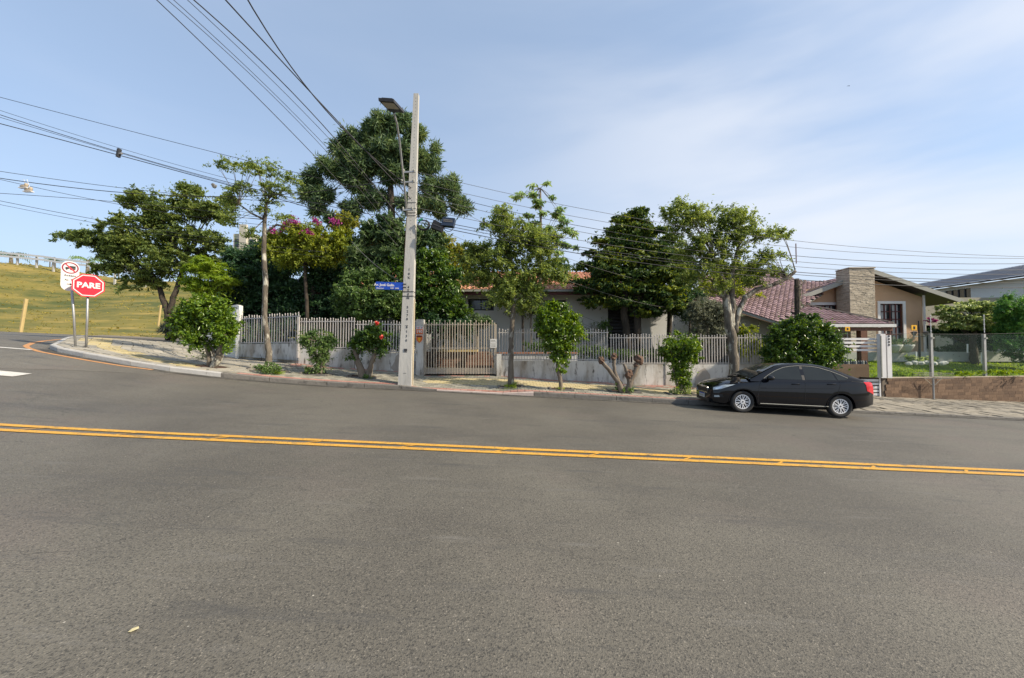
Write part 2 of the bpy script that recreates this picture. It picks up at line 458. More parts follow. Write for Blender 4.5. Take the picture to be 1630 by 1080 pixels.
M['brown_tile'] = mat('brown_roof_tile', (0.155, 0.092, 0.088), (0.11, 0.066, 0.064), 3, .75, tint=(0.25, 0.165, 0.18), stain=((0.10, 0.075, 0.07), 3, .60, .78))
M['grey_sheet'] = mat('corrugated_grey_sheet', (0.30, 0.32, 0.37), (0.23, 0.25, 0.30), 1.5, .65, tint=(0.28, 0.30, 0.34), stain=((0.10, 0.10, 0.10), 2, .58, .75))
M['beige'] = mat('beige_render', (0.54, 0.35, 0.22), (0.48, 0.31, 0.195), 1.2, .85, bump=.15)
M['beige_shade'] = mat('shaded_beige_render', (0.30, 0.28, 0.22), (0.26, 0.24, 0.19), 1.2, .85, bump=.15)  # duller copy of the beige render, with the walls' shade put into its colour
M['fascia'] = mat('grey_fascia', (0.30, 0.30, 0.27), (0.25, 0.25, 0.22), 3, .6)
M['fascia_white'] = mat('white_gutter', (0.62, 0.62, 0.60), None, 3, .5)
M['dark_red'] = mat('dark_red_board', (0.10, 0.025, 0.025), None, 3, .6)
M['stone_clad'] = mat('ledger_stone', (0.40, 0.34, 0.26), (0.28, 0.24, 0.185), 3, .85, bump=.5, tint=(0.52, 0.45, 0.35))
M['stone_brown'] = mat('brown_stone_tile', (0.115, 0.069, 0.042), (0.072, 0.044, 0.029), 4, .85, bump=.5, tint=(0.175, 0.11, 0.068))
M['stone_cap'] = mat('pale_stone_cap', (0.42, 0.35, 0.26), (0.34, 0.28, 0.21), 4, .8)
M['brick'] = mat('old_brick', (0.16, 0.085, 0.055), (0.11, 0.06, 0.042), 6, .9, bump=.5, tint=(0.21, 0.12, 0.08))
M['mortar'] = mat('mortar', (0.17, 0.14, 0.11), (0.12, 0.10, 0.08), 6, .95)
M['window_dark'] = mat('dark_window_glass', (0.02, 0.024, 0.028), (0.035, 0.04, 0.045), 1.5, .08, spec=.6)
M['curtain'] = mat('pale_curtain', (0.42, 0.41, 0.40), (0.3, 0.3, 0.3), 6, .9)
M['lawn'] = mat('lawn_turf', (0.11, 0.17, 0.025), (0.18, 0.23, 0.035), 2.2, .95, bump=.8, bscale=50, stain=[((0.035, 0.055, 0.015), 1.2, .52, .72), ((0.22, 0.24, 0.04), 5, .56, .70)])
M['hill'] = mat('dry_hill_grass', (0.165, 0.145, 0.032), (0.26, 0.195, 0.048), 0.35, .95, bump=1.0, bscale=6, detail=9, stretch=(.28, 1.3, 1.6),
                stain=[((0.070, 0.085, 0.020), .20, .42, .58), ((0.38, 0.27, 0.08), .5, .54, .76), ((0.14, 0.115, 0.04), 1.6, .60, .80)])
M['garden'] = mat('garden_soil', (0.05, 0.045, 0.03), (0.03, 0.035, 0.02), 3, .95, bump=.5)
M['earth'] = mat('far_ground', (0.09, 0.10, 0.05), (0.12, 0.11, 0.06), .05, .95)
M['glass'] = glassmat('clear_fence_glass', (0.25, 0.33, 0.31), 0.03)
M['leaf_gloss'] = leafmat('glossy_shrub_leaf', (0.018, 0.040, 0.008), (0.052, 0.095, 0.010), (0.15, 0.21, 0.020), .30, .32, .5)
M['leaf_gloss_d'] = leafmat('glossy_dark_leaf', (0.012, 0.030, 0.008), (0.030, 0.062, 0.011), (0.10, 0.155, 0.022), .25, .32, .5)
M['leaf_shrub'] = leafmat('shrub_leaf', (0.022, 0.046, 0.014), (0.050, 0.088, 0.024), (0.12, 0.17, 0.05), .30, .40, .4)
M['leaf_street'] = leafmat('street_tree_leaf', (0.034, 0.054, 0.016), (0.086, 0.118, 0.030), (0.18, 0.215, 0.058), .40, .45, .35)
M['leaf_left'] = leafmat('broad_tree_leaf', (0.030, 0.048, 0.016), (0.072, 0.100, 0.028), (0.150, 0.175, 0.042), .38, .5, .3)
M['leaf_dark'] = leafmat('dark_garden_leaf', (0.008, 0.020, 0.010), (0.018, 0.042, 0.018), (0.040, 0.080, 0.026), .25, .45, .35)
M['leaf_mid'] = leafmat('garden_tree_leaf', (0.018, 0.036, 0.014), (0.044, 0.074, 0.028), (0.120, 0.160, 0.075), .30, .40, .4)
M['leaf_yel'] = leafmat('yellow_green_leaf', (0.050, 0.065, 0.014), (0.110, 0.120, 0.022), (0.20, 0.19, 0.035), .40, .5, .3)
M['leaf_olive'] = leafmat('olive_leaf', (0.05, 0.070, 0.014), (0.120, 0.150, 0.022), (0.24, 0.26, 0.045), .38, .5, .3)
M['leaf_conifer'] = leafmat('conifer_spray', (0.011, 0.026, 0.010), (0.031, 0.058, 0.015), (0.14, 0.165, 0.022), .22, .55, .25)
M['leaf_arauc'] = leafmat('araucaria_needles', (0.016, 0.034, 0.018), (0.050, 0.082, 0.034), (0.115, 0.150, 0.055), .22, .5, .3)
M['leaf_umbrella'] = leafmat('umbrella_tree_leaf', (0.045, 0.085, 0.030), (0.10, 0.155, 0.055), (0.21, 0.27, 0.12), .35, .35, .45)
M['leaf_fern'] = leafmat('feathery_leaf', (0.045, 0.080, 0.010), (0.095, 0.145, 0.014), (0.17, 0.22, 0.03), .40, .5, .3)
M['leaf_emerald'] = leafmat('feathery_emerald_leaf', (0.016, 0.050, 0.014), (0.035, 0.095, 0.022), (0.10, 0.18, 0.035), .30, .5, .3)
M['leaf_cream'] = leafmat('variegated_leaf', (0.045, 0.075, 0.022), (0.12, 0.16, 0.05), (0.36, 0.38, 0.20), .30, .4, .4)
M['leaf_grey'] = leafmat('grey_twiggy_leaf', (0.035, 0.040, 0.030), (0.070, 0.078, 0.052), (0.15, 0.16, 0.11), .25, .6, .3)
M['flower_pink'] = leafmat('magenta_flower', (0.10, 0.012, 0.06), (0.19, 0.03, 0.11), (0.28, 0.07, 0.19), .35, .5, .3)
M['flower_red'] = leafmat('red_flower', (0.25, 0.03, 0.02), (0.34, 0.06, 0.04), (0.42, 0.13, 0.08), .30, .5, .3)
M['grass_blade'] = leafmat('grass_blades', (0.055, 0.095, 0.014), (0.11, 0.165, 0.022), (0.22, 0.26, 0.045), .35, .6, .2)
M['twig'] = mat('bare_twig', (0.26, 0.23, 0.18), (0.17, 0.15, 0.12), 8, .9)

# ------------------------------------------------------------------ foliage
def leaf_arrays(centers, radii, counts, L, W, up=0.5, droop=0.0, tlo=0.0, thi=1.0, shell=0.55, clump_tint=0.35, rg=None, radial=0.0, fold=0.25, twigs=0):
    """rhombic folded leaves spread through ellipsoidal clumps -> verts (n*4,3), tint (n)"""
    rg = rg or rng
    V, T = [], []
    for c, r, n in zip(centers, radii, counts):
        n = int(n)
        if n <= 0: continue
        d = rg.normal(size=(n, 3)); d /= np.linalg.norm(d, axis=1)[:, None]
        rad = shell + (1 - shell) * rg.random(n) ** 0.7
        rad[rg.random(n) < 0.25] *= rg.random(1)
        rr = np.array(r)
        p = np.array(c) + d * rad[:, None] * rr * (1 + 0.24 * rg.normal(size=(n, 1)))
        if twigs:
            k_ = max(3, int(twigs * (0.7 + .6 * rg.random())))
            td = rg.normal(size=(k_, 3)); td[:, 2] = td[:, 2] * .8 + .25; td /= np.linalg.norm(td, axis=1)[:, None]
            tl = 0.75 + 0.75 * rg.random(k_)
            w_ = rg.integers(0, k_, n); d = td[w_]
            tt_ = (0.12 + 0.88 * rg.random(n) ** .75) * tl[w_]
            p = np.array(c) + d * tt_[:, None] * rr + rg.normal(size=(n, 3)) * (0.13 * rr) + np.array([0, 0, -.10]) * rr[2] * (tt_[:, None] ** 2)
        nm = rg.normal(size=(n, 3)) * 0.8 + d * 0.35; nm[:, 2] += up
        nm /= np.linalg.norm(nm, axis=1)[:, None]
        ax = rg.normal(size=(n, 3)) * (1 - radial) + d * (0.35 + radial * 2.2); ax[:, 2] -= droop
        ax -= nm * np.sum(ax * nm, axis=1)[:, None]
        ax /= np.linalg.norm(ax, axis=1)[:, None] + 1e-9
        sd = np.cross(nm, ax)
        s = (0.7 + 0.6 * rg.random(n))[:, None]
        l, w = L * s, W * s
        v = np.empty((n, 4, 3))
        v[:, 0] = p - ax * l * .5
        v[:, 1] = p + sd * w * .5 + nm * w * fold
        v[:, 2] = p + ax * l * .5
        v[:, 3] = p - sd * w * .5 + nm * w * fold
        V.append(v.reshape(-1, 3))
        base = rg.random() * clump_tint + (1 - clump_tint) * 0.5 - clump_tint * 0 
        t = base + rg.normal(size=n) * 0.20 
        T.append(np.clip(tlo + (thi - tlo) * t, 0, 1))
    return np.concatenate(V), np.concatenate(T)

LEAVES = [0]
def leaf_object(name, V, T, material, parent=None, origin=None, kind=None):
    n = len(T); LEAVES[0] += n
    off = np.array(wloc(parent) if parent else Vector(origin or (0, 0, 0)))
    V = (V - off).astype(np.float32)
    me = bpy.data.meshes.new(name)
    me.vertices.add(n * 4); me.vertices.foreach_set('co', V.ravel())
    tri = np.empty((n, 6), np.int32); b = np.arange(n) * 4
    tri[:, 0] = b; tri[:, 1] = b + 1; tri[:, 2] = b + 2; tri[:, 3] = b; tri[:, 4] = b + 2; tri[:, 5] = b + 3
    me.loops.add(n * 6); me.loops.foreach_set('vertex_index', tri.ravel())
    me.polygons.add(n * 2); me.polygons.foreach_set('loop_start', np.arange(n * 2, dtype=np.int32) * 3)
    me.polygons.foreach_set('loop_total', np.full(n * 2, 3, np.int32))
    at = me.attributes.new('tint', 'FLOAT', 'FACE'); at.data.foreach_set('value', np.repeat(T, 2).astype(np.float32))
    me.materials.append(material)
    me.update(calc_edges=True)
    o = bpy.data.objects.new(name, me); col.objects.link(o)
    if parent: o.parent = parent
    else: o.location = off
    if kind: o['kind'] = kind
    return o

def ell_clumps(ells, Y, csize, depth=0.9, flat=1.0, dens=1.0, rg=None):
    """pixel ellipses (cx, cy, rx, ry[, dY]) at distance Y -> clump centres and radii in metres"""
    rg = rg or rng
    C, Rr = [], []
    for e in ells:
        cx, cy, rx, ry = e[:4]; y = Y + (e[4] if len(e) > 4 else 0)
        k = y / F
        c = np.array(P(cx, cy, y)); a = rx * k; b = ry * k; dep = min(max(a, b), (a + b) / 2) * depth
        n = max(1, int(dens * 2.4 * (a * b) ** 0.75 * dep ** 0.5 / (csize ** 2) ))
        n = min(n, 420)
        for i in range(n):
            d = rg.normal(size=3); d /= np.linalg.norm(d); q = rg.random() ** 0.36
            s = csize * (0.65 + 0.7 * rg.random())
            p = c + d * q * np.array([max(a - s * .35, a * .3), max(dep - s * .4, dep * .3), max(b - s * .35 * flat, b * .3)])
            C.append(p); Rr.append((s, s, s * flat))
    return C, Rr

def branch(mb, a, b, r0, r1, sag=0.15, n=5, sides=5, rg=None):
    a, b = Vector(a), Vector(b); L = (b - a).length
    m = (a + b) / 2 + Vector((rnd.uniform(-.1, .1) * L, rnd.uniform(-.1, .1) * L, rnd.uniform(-.02, sag) * L))
    pts = []
    for i in range(n + 1):
        t = i / n
        pts.append(a * (1 - t) ** 2 + m * 2 * t * (1 - t) + b * t * t)
    mb.tube(pts, [r0 + (r1 - r0) * i / n for i in range(n + 1)], sides, caps=False)

def plant(name, label, cat, Y, trunks, ells, lm, bm, csize=.35, L=.09, W=.045, per=60, flat=1.0, depth=.9, dens=1.0,
          forks=None, nbr=26, group=None, up=.5, droop=0., base=None, crown_name='crown', radial=0., shell=.5, extra=None, seed=None, limb=0.035, clump_tint=.5, tscale=.78, fill=.12, twigs=9):
    """trunks: list of polylines [(px,py,r_px[,dY])...]; ells: pixel ellipses of the crown; forks: px points the limbs spring from"""
    rg = np.random.default_rng(seed if seed is not None else abs(hash_str(label)) % 100000)
    if base is None:
        t0 = trunks[0][0]; base = P(t0[0], t0[1], Y + (t0[3] if len(t0) > 3 else 0))
    root = thing(name, base, label, cat, group)
    k = Y / F
    C, Rr = ell_clumps(ells, Y, csize, depth, flat, dens, rg)
    if trunks:
        tb = MB(); tips = []
        for tr in trunks:
            pts = [P(q[0], q[1], Y + (q[3] if len(q) > 3 else 0)) for q in tr]
            rad = [q[2] * k * tscale for q in tr]
            if len(tr) and tr is trunks[0]: pts[0] = Vector(base) + Vector((0, 0, -.05))
            pp, rr = [], []
            for i in range(len(pts) - 1):
                for s in range(4):
                    t = s / 4; j = 0.15 * rad[i]
                    pp.append(pts[i].lerp(pts[i + 1], t) + Vector((rnd.uniform(-j, j), rnd.uniform(-j, j), 0))); rr.append(rad[i] + (rad[i + 1] - rad[i]) * t)
            pp.append(pts[-1]); rr.append(rad[-1])
            tb.tube(pp, rr, 9, wob=.12)
            tips.append((pts[-1], rad[-1]))
            if len(pts) > 2: tips.append((pts[-2], rad[-2] * .7))
        tb.build('trunk', bm, root, smooth=True)
        if C and nbr:
            lb = MB()
            idx = rg.permutation(len(C))[:nbr]
            for i in idx:
                c = Vector(C[i])
                tip = min(tips, key=lambda q: (q[0] - c).length + (0.6 if q[0].z > c.z else 0))
                branch(lb, tip[0], c, min(tip[1] * .4, limb), .006)
            lb.build('limbs', bm, root, smooth=True)
    if C:
        cnt = [2.6 * per * (0.7 + .6 * rg.random()) for _ in C]
        V, T = leaf_arrays(C, Rr, cnt, L, W, up, droop, rg=rg, radial=radial, shell=shell, clump_tint=clump_tint, twigs=twigs)
        if fill:
            fc, fr, fn = [], [], []
            tot = sum(e[2] * e[3] for e in ells)
            for e in ells:
                kk = (Y + (e[4] if len(e) > 4 else 0)) / F; a_, b_ = e[2] * kk, e[3] * kk
                fc.append(np.array(P(e[0], e[1], kk * F))); fr.append((a_, min(max(a_, b_), (a_ + b_) / 2) * depth, b_)); fn.append(fill * sum(cnt) * e[2] * e[3] / tot)
            V2, T2 = leaf_arrays(fc, fr, fn, L, W, up, droop, rg=rg, radial=radial * .5, shell=.15, clump_tint=clump_tint * .5)
            V = np.concatenate([V, V2]); T = np.concatenate([T, T2])
        leaf_object(crown_name, V, T, lm, root)
    return root

def hash_str(s):
    h = 5381
    for ch in s: h = (h * 33 + ord(ch)) & 0x7fffffff
    return h

def text_mesh(body, size, name='lettering', bold=0.0, align='CENTER', depth=0.004):
    cu = bpy.data.curves.new(name, 'FONT'); cu.body = body; cu.size = size; cu.align_x = align; cu.align_y = 'CENTER'
    cu.extrude = depth; cu.offset = bold; cu.resolution_u = 2
    o = bpy.data.objects.new(name, cu); col.objects.link(o)
    dg = bpy.context.evaluated_depsgraph_get()
    me = bpy.data.meshes.new_from_object(o.evaluated_get(dg))
    bpy.data.objects.remove(o); bpy.data.curves.remove(cu)
    me.name = name
    return me

def put_text(body, size, parent, c, right, up, material, bold=0.0, align='CENTER', name='lettering', sx=1.0):
    me = text_mesh(body, size, name, bold, align); me.materials.clear(); me.materials.append(material)
    o = bpy.data.objects.new(name, me); col.objects.link(o); o.parent = parent
    r, u = Vector(right).normalized(), Vector(up).normalized(); n = r.cross(u)
    m = Matrix((( r.x * sx, u.x, n.x, 0), (r.y * sx, u.y, n.y, 0), (r.z * sx, u.z, n.z, 0), (0, 0, 0, 1)))
    m.translation = Vector(c) - wloc(parent)
    o.matrix_local = m
    return o

# ------------------------------------------------------------------ ground, roads, pavement
KERB = [(-60, 58), (-24.26, 21.95), (-19.5, 17.2), (-16.8, 14.5), (-15.5, 13.2), (-14.95, 12.6), (-14.3, 12.25), (-13.2, 12.02), (-11.6, 11.85), (-10.4, 11.85), (-9.0, 12.07),
        (-7.7, 12.39), (-6.0, 12.65), (-3.6, 12.75), (-1.3, 12.62), (.7, 12.5), (3.3, 12.35), (5.5, 12.2), (8.3, 12.15), (11.4, 12.15), (15.8, 12.1), (24, 12.1), (60, 12.1)]
INNER = [(-46, 68), (-17.5, 23.5), (-14.5, 20), (-12.8, 18.1), (-12.4, 17.6), (-12.2, 17.35), (-12.07, 17.2), (-11.6, 17.0), (-10.8, 16.65), (-10.1, 16.35), (-9.0, 15.9),
         (-8.0, 15.55), (-6.3, 15.5), (-3.9, 15.5), (-1.3, 15.5), (.7, 15.5), (3.3, 15.5), (5.5, 15.5), (8.3, 15.45), (11.0, 15.5), (15.5, 16.3), (22.75, 17.3), (60, 20)]
ZF = ([-12.07, -8.7, -6.9, -4.4, -3.5, -.6, 1.3, 3.8, 4.9, 6.3, 10.2, 15.5, 22.75, 30, 60], [1.11, .975, .81, .65, .5, .5, .35, .225, .125, .1, -.05, -.446, -.80, -1.1, -2.4])
YF = ([-12.07, -8.55, -8, 10.2, 15.5, 22.75, 60], [17.2, 15.7, 15.5, 15.45, 16.3, 17.3, 20])
kx = [p[0] for p in KERB[5:]]; ky = [p[1] for p in KERB[5:]]
def yk(X): return float(np.interp(X, kx, ky))
def zf(X): return float(np.interp(X, *ZF))
def yf(X): return float(np.interp(X, *YF))
def kh(X, Y=12):
    if X < -8: return .14
    return float(np.interp(X, [-3.7, -3.1, -.3, .3, 9.3, 10.2], [.13, .035, .035, .13, .13, .04]))
def side(X, Y):
    left = G(X, Y) + .14
    if X < -14: return left
    t = min(1.0, max(0.0, (Y - yk(X)) / (yf(X) - yk(X))))
    z = (G(X, yk(X)) + kh(X)) * (1 - t) + zf(X) * t
    w = sstep(-14, -12, X)
    return left * (1 - w) + z * w
def garden(X, Y):
    f = yf(X); t = sstep(0, 6.5, Y - f)
    z0 = zf(X) + (.12 if X < 10.5 else .12 + .62 * sstep(15.0, 16.5, X))
    if X > 22: z0 = max(z0, .28)
    z1 = 1.1 + .25 * sstep(10, 16, X)
    return z0 * (1 - t) + z1 * t + max(0, Y - f - 8) * .012

def axis(spec):
    out = []
    for a, b, s in spec:
        n = max(1, int(round((b - a) / s)))
        out += [a + (b - a) * i / n for i in range(n)]
    out.append(spec[-1][1]); return out

def sheet(name, xs, ys, zfun, material, keep=None, **k):
    mb = MB(); vs = [(x, y, zfun(x, y)) for y in ys for x in xs]; nc = len(xs); fs = []
    for j in range(len(ys) - 1):
        for i in range(nc - 1):
            if keep and not keep((xs[i] + xs[i + 1]) / 2, (ys[j] + ys[j + 1]) / 2): continue
            fs.append((j * nc + i, j * nc + i + 1, (j + 1) * nc + i + 1, (j + 1) * nc + i))
    mb.add(vs, fs); o = mb.build(name, material, smooth=True)
    return tag(o, kind='structure', **k)

sheet('ground', axis([(-1500, -100, 350), (-100, 100, 20), (100, 1500, 350)]), axis([(-600, -20, 145), (-20, 80, 10), (80, 3000, 365)]),
      lambda x, y: min(G(x, y) - .5, 1.0) - (0.002 * max(0, y - 80)), M['earth'])
road = sheet('road', axis([(-100, -24, 4), (-24, 24, .6), (24, 100, 4)]), axis([(-12, 2, 2), (2, 18, .6), (18, 60, 3)]), G, M['asphalt'],
      keep=lambda x, y: not (x > -9 and y > 15) and not (x > -14 and y > 19))

# strips of paint that follow the road surface
def strip(mb, pts, w, off=.004, mi=0, step=.5):
    pp = []
    for a, b in zip(pts[:-1], pts[1:]):
        n = max(1, int(math.dist(a, b) / step))
        pp += [(a[0] + (b[0] - a[0]) * i / n, a[1] + (b[1] - a[1]) * i / n) for i in range(n)]
    pp.append(pts[-1]); vs = []
    for i, p in enumerate(pp):
        q0, q1 = pp[max(0, i - 1)], pp[min(len(pp) - 1, i + 1)]
        dx, dy = q1[0] - q0[0], q1[1] - q0[1]; l = math.hypot(dx, dy) or 1
        nx, ny = -dy / l * w / 2, dx / l * w / 2
        for s in (-1, 1):
            x, y = p[0] + nx * s, p[1] + ny * s
            vs.append((x, y, G(x, y) + off))
    mb.add(vs, [(2 * i, 2 * i + 1, 2 * i + 3, 2 * i + 2) for i in range(len(pp) - 1)], mi)

mb = MB(); strip(mb, [(-30, 5.93), (-7.6, 5.93), (8, 6.0), (30, 6.1)], .125, .010); a_ = mb.build('centre_line', M['yellow_paint']); tag(a_, kind='structure')
mb = MB(); strip(mb, [(-30, 5.66), (-7.6, 5.66), (8, 5.78), (30, 5.92)], .125, .010); a_ = mb.build('centre_line', M['yellow_paint']); tag(a_, kind='structure')
mb = MB()
x = -14.0
while x < 14:
    a, b = (x - .10, 5.72), (x + .12, 5.90)
    strip(mb, [a, b], .035, .012, 0, .1); x += 1.38
tag(mb.build('centre_line_ticks', M['yellow_paint']), kind='structure')
# side-street carriageway in older, paler asphalt, laid over the junction
old = [(-60, 2), (-22, 4.2), (-15.5, 7.6), (-12.6, 9.6), (-10.6, 10.9), (-10.2, 11.83)]
mb = MB(); vs = []
strip_pts = []
xs_ = axis([(-60, -22, 3), (-22, -10, .5)])
for xx in xs_:
    y0 = float(np.interp(xx, [p[0] for p in old[:5]], [p[1] for p in old[:5]]))
    y1 = 60 if xx < -24 else float(np.interp(xx, [-24.3, -15, -14.9, -10], [21.8, 12.5, 12.4, 11.7]))
    for k in range(9):
        yy = y0 + (y1 - y0) * k / 8; vs.append((xx, yy, G(xx, yy) + .004))
mb.add(vs, [(i * 9 + k, (i + 1) * 9 + k, (i + 1) * 9 + k + 1, i * 9 + k + 1) for i in range(len(xs_) - 1) for k in range(8)])
tag(mb.build('side_street', M['asphalt_old'], smooth=True), kind='structure')
mb = MB()
orange = [hit(*p) for p in [(248, 589), (200, 583), (150, 575), (105, 567), (70, 560.5), (52, 555), (47, 551.5), (58, 546.5), (90, 542), (128, 538.6)]]
strip(mb, [(p.x, p.y - .10) for p in orange], .13, .010, 0, .3); tag(mb.build('kerb_line', M['orange_paint']), kind='structure')
mb = MB()
for q in ([(-2, 598.5), (36, 598)], ): 
    a, b = hit(*q[0]), hit(*q[1]); strip(mb, [(a.x - 1.5, a.y), (b.x, b.y)], .42, .012)
a, b = hit(-2, 560.5), hit(50, 557.5); strip(mb, [(a.x - 2, a.y), (b.x, b.y)], .20, .012)
tag(mb.build('white_marking', M['white_paint_road']), kind='structure')

mb = MB(); kpt = [(x, y) for x, y in KERB[5:-1]]
strip(mb, [(x, y - .13) for x, y in kpt], .30, .007, 0, .4); tag(mb.build('gutter_strip', mat('gutter_grit', (.075, .070, .060), (.045, .042, .037), 2.5, .95, bump=.4, bscale=60, stain=((.14, .13, .11), 3, .5, .7))), kind='structure')
# pavement: a sheet between kerb and property line, with paving laid on it
def densify(K, I, step):
    k2, i2 = [], []
    for (a, b), (c, d) in zip(zip(K[:-1], K[1:]), zip(I[:-1], I[1:])):
        n = max(1, int(math.dist(a, b) / step))
        for s in range(n):
            t = s / n
            k2.append((a[0] + (b[0] - a[0]) * t, a[1] + (b[1] - a[1]) * t)); i2.append((c[0] + (d[0] - c[0]) * t, c[1] + (d[1] - c[1]) * t))
    k2.append(K[-1]); i2.append(I[-1]); return k2, i2
def rung_z(k, i, t):
    x, y = k[0] + (i[0] - k[0]) * t, k[1] + (i[1] - k[1]) * t
    return Vector((x, y, side(x, y)))
k2, i2 = densify(KERB, INNER, .5)
mb = MB()
mb.grid([[rung_z(k, i, t / 10) - Vector((0, 0, .03)) for t in range(0, 11)] for k, i in zip(k2, i2)])
pavement = mb.build('pavement', M['bed'], smooth=True); tag(pavement, kind='structure')

# kerbstones, about a metre each
KS, KI = densify(KERB[1:-1], INNER[1:-1], 1.0)
for n_, ((a, b), (c, d)) in enumerate(zip(zip(KS[:-1], KS[1:]), zip(KI[:-1], KI[1:]))):
    A, B = Vector((a[0], a[1], 0)), Vector((b[0], b[1], 0)); dr = (B - A); L = dr.length; dr.normalize()
    nn = Vector((-dr.y, dr.x, 0)); A2, B2 = A + dr * .008, B - dr * .008
    pts = []
    for q in (A2, B2):
        h = kh(q.x); 
        for dd, top in ((0, 0), (.13, 0), (.13, 1), (.02, 1), (0, .8)):
            r_ = q + nn * dd; z = G(q.x, q.y) - .05 if top == 0 else G(q.x, q.y) - .0 + (h + .012) * top
            pts.append(Vector((r_.x, r_.y, z)))
    mb = MB(); mb.add(pts, [(0, 1, 2, 3, 4), (9, 8, 7, 6, 5)] + [(i, 5 + i, 5 + (i + 1) % 5, (i + 1) % 5) for i in range(5)])
    mm = M['kerb_pale'] if a[0] < -9.2 else (M['kerb_pink'] if -3.4 < a[0] < -.3 else M['kerb'])
    o = mb.build('kerbstone', mm, pavement)

# pavers
mb = MB(); s = 0.0
KP, IP = densify(KERB[2:], INNER[2:], .05)
acc = [0.0]
for a, b in zip(KP[:-1], KP[1:]): acc.append(acc[-1] + math.dist(a, b))
accx = np.array(acc); KPa, IPa = np.array(KP), np.array(IP)
def at_s(s_):
    k = (float(np.interp(s_, accx, KPa[:, 0])), float(np.interp(s_, accx, KPa[:, 1])))
    i = (float(np.interp(s_, accx, IPa[:, 0])), float(np.interp(s_, accx, IPa[:, 1])))
    return k, i
tree_pits = []
def pit(x, y, rx, ry): tree_pits.append((x, y, rx, ry))
for q, rx, ry in [((337, 584), .45, .35), ((428, 590), .55, .3), ((505, 596), .45, .3), ((580, 600), .5, .3), ((813, 616), .4, .25), ((893, 620), .38, .25), ((992, 623), .5, .28), ((1084, 628), .45, .3), ((1168, 634), .4, .3)]:
    h_ = hit(q[0], q[1], side); pit(h_.x, h_.y, rx, ry)
def in_pit(x, y): return any(abs(x - a) < c and abs(y - b) < d for a, b, c, d in tree_pits)
pv = MB()
s_ = 0.0
while s_ < acc[-1] - .3:
    k, i = at_s(s_ + .12)
    if k[0] > 27: break
    W = math.dist(k, i); rough = k[0] < -9.0 or k[0] > 10.2
    du = .46 if rough else .235
    d_ = .135; row = 0
    while d_ < W - .02:
        dv = (.30 if rough else .19)
        j = (row % 2) * du * .5 if not rough else rnd.uniform(-.12, .12)
        sa, sb = s_ + j + .008, s_ + j + du - .008
        if rough: sa += rnd.uniform(-.03, .05)
        (ka, ia), (kb, ib) = at_s(sa), at_s(sb)
        pts = []
        for (kk, ii, dd) in ((ka, ia, d_ + .007), (kb, ib, d_ + .007), (kb, ib, min(W, d_ + dv - .007)), (ka, ia, min(W, d_ + dv - .007))):
            t = dd / max(.1, W); t = min(1, t)
            pts.append(rung_z(kk, ii, t) + Vector((rnd.uniform(-.02, .02), rnd.uniform(-.02, .02), 0)) * (1 if rough else 0))
        cx = sum(p.x for p in pts) / 4; cy = sum(p.y for p in pts) / 4
        if not in_pit(cx, cy):
            hgt = rnd.uniform(.002, .012) * (1.6 if rough else 1)
            top = [p + Vector((0, 0, hgt)) for p in pts]; bot = [p - Vector((0, 0, .03)) for p in pts]
            if k[0] > 10.2: mi = 4
            elif k[0] < -9.0:
                mi = 3
                if k[0] < -10 and .65 < d_ + .3 * math.sin(k[0]) < 1.35: mi = 1
            elif d_ < .30: mi = 2
            elif 1.0 < d_ < 2.05 and k[0] > -3.2: mi = 1
            elif d_ > 2.55: mi = 2 if rnd.random() < .6 else 0
            else: mi = 0
            pv.add(top + bot, [(0, 1, 2, 3), (0, 4, 5, 1), (1, 5, 6, 2), (2, 6, 7, 3), (3, 7, 4, 0)], mi)
        d_ += dv; row += 1
    s_ += du
o = pv.build('pavers', [M['paver_grey'], M['paver_yellow'], M['paver_red'], M['flag_grey'], M['flag_dark']], pavement); o['kind'] = 'stuff'
# soil in the tree pits
mb = MB()
for a, b, c, d in tree_pits:
    ring = [(a + c * math.cos(t * math.pi / 8), b + d * math.sin(t * math.pi / 8)) for t in range(16)]
    vs = [(x, y, side(x, y) + .006) for x, y in ring] + [(a, b, side(a, b) + .05)]
    mb.add(vs, [(i, (i + 1) % 16, 16) for i in range(16)])
tag(mb.build('tree_pit_soil', M['soil']), kind='structure')
# small grey edging bricks round the pits
eb = MB()
for a, b, c, d in tree_pits[1:]:
    for xx, yy, wx, wy in ((a, b - d, c, .035), (a + c, b, .035, d), (a - c, b, .035, d)):
        z = side(xx, yy); eb.box(xx - wx, xx + wx, yy - wy, yy + wy, z - .03, z + .045)
o = eb.build('pit_edging', M['kerb'], pavement); o['kind'] = 'stuff'

# garden ground behind the fences
sheet('garden_ground', axis([(-12, 13.5, .75)]), axis([(15.65, 24, .6), (24, 34, 2.5)]), garden, M['garden'], keep=lambda x, y: y > yf(x) - .35 and x > -12 - (y - 17.2) * .85)
sheet('lawn', axis([(13.5, 45, .6)]), axis([(15.6, 24, .5), (24, 36, 3)]), lambda x, y: garden(x, y) + (.012 if y > yf(x) else -.7), M['lawn'], keep=lambda x, y: y > yf(x) + .3)
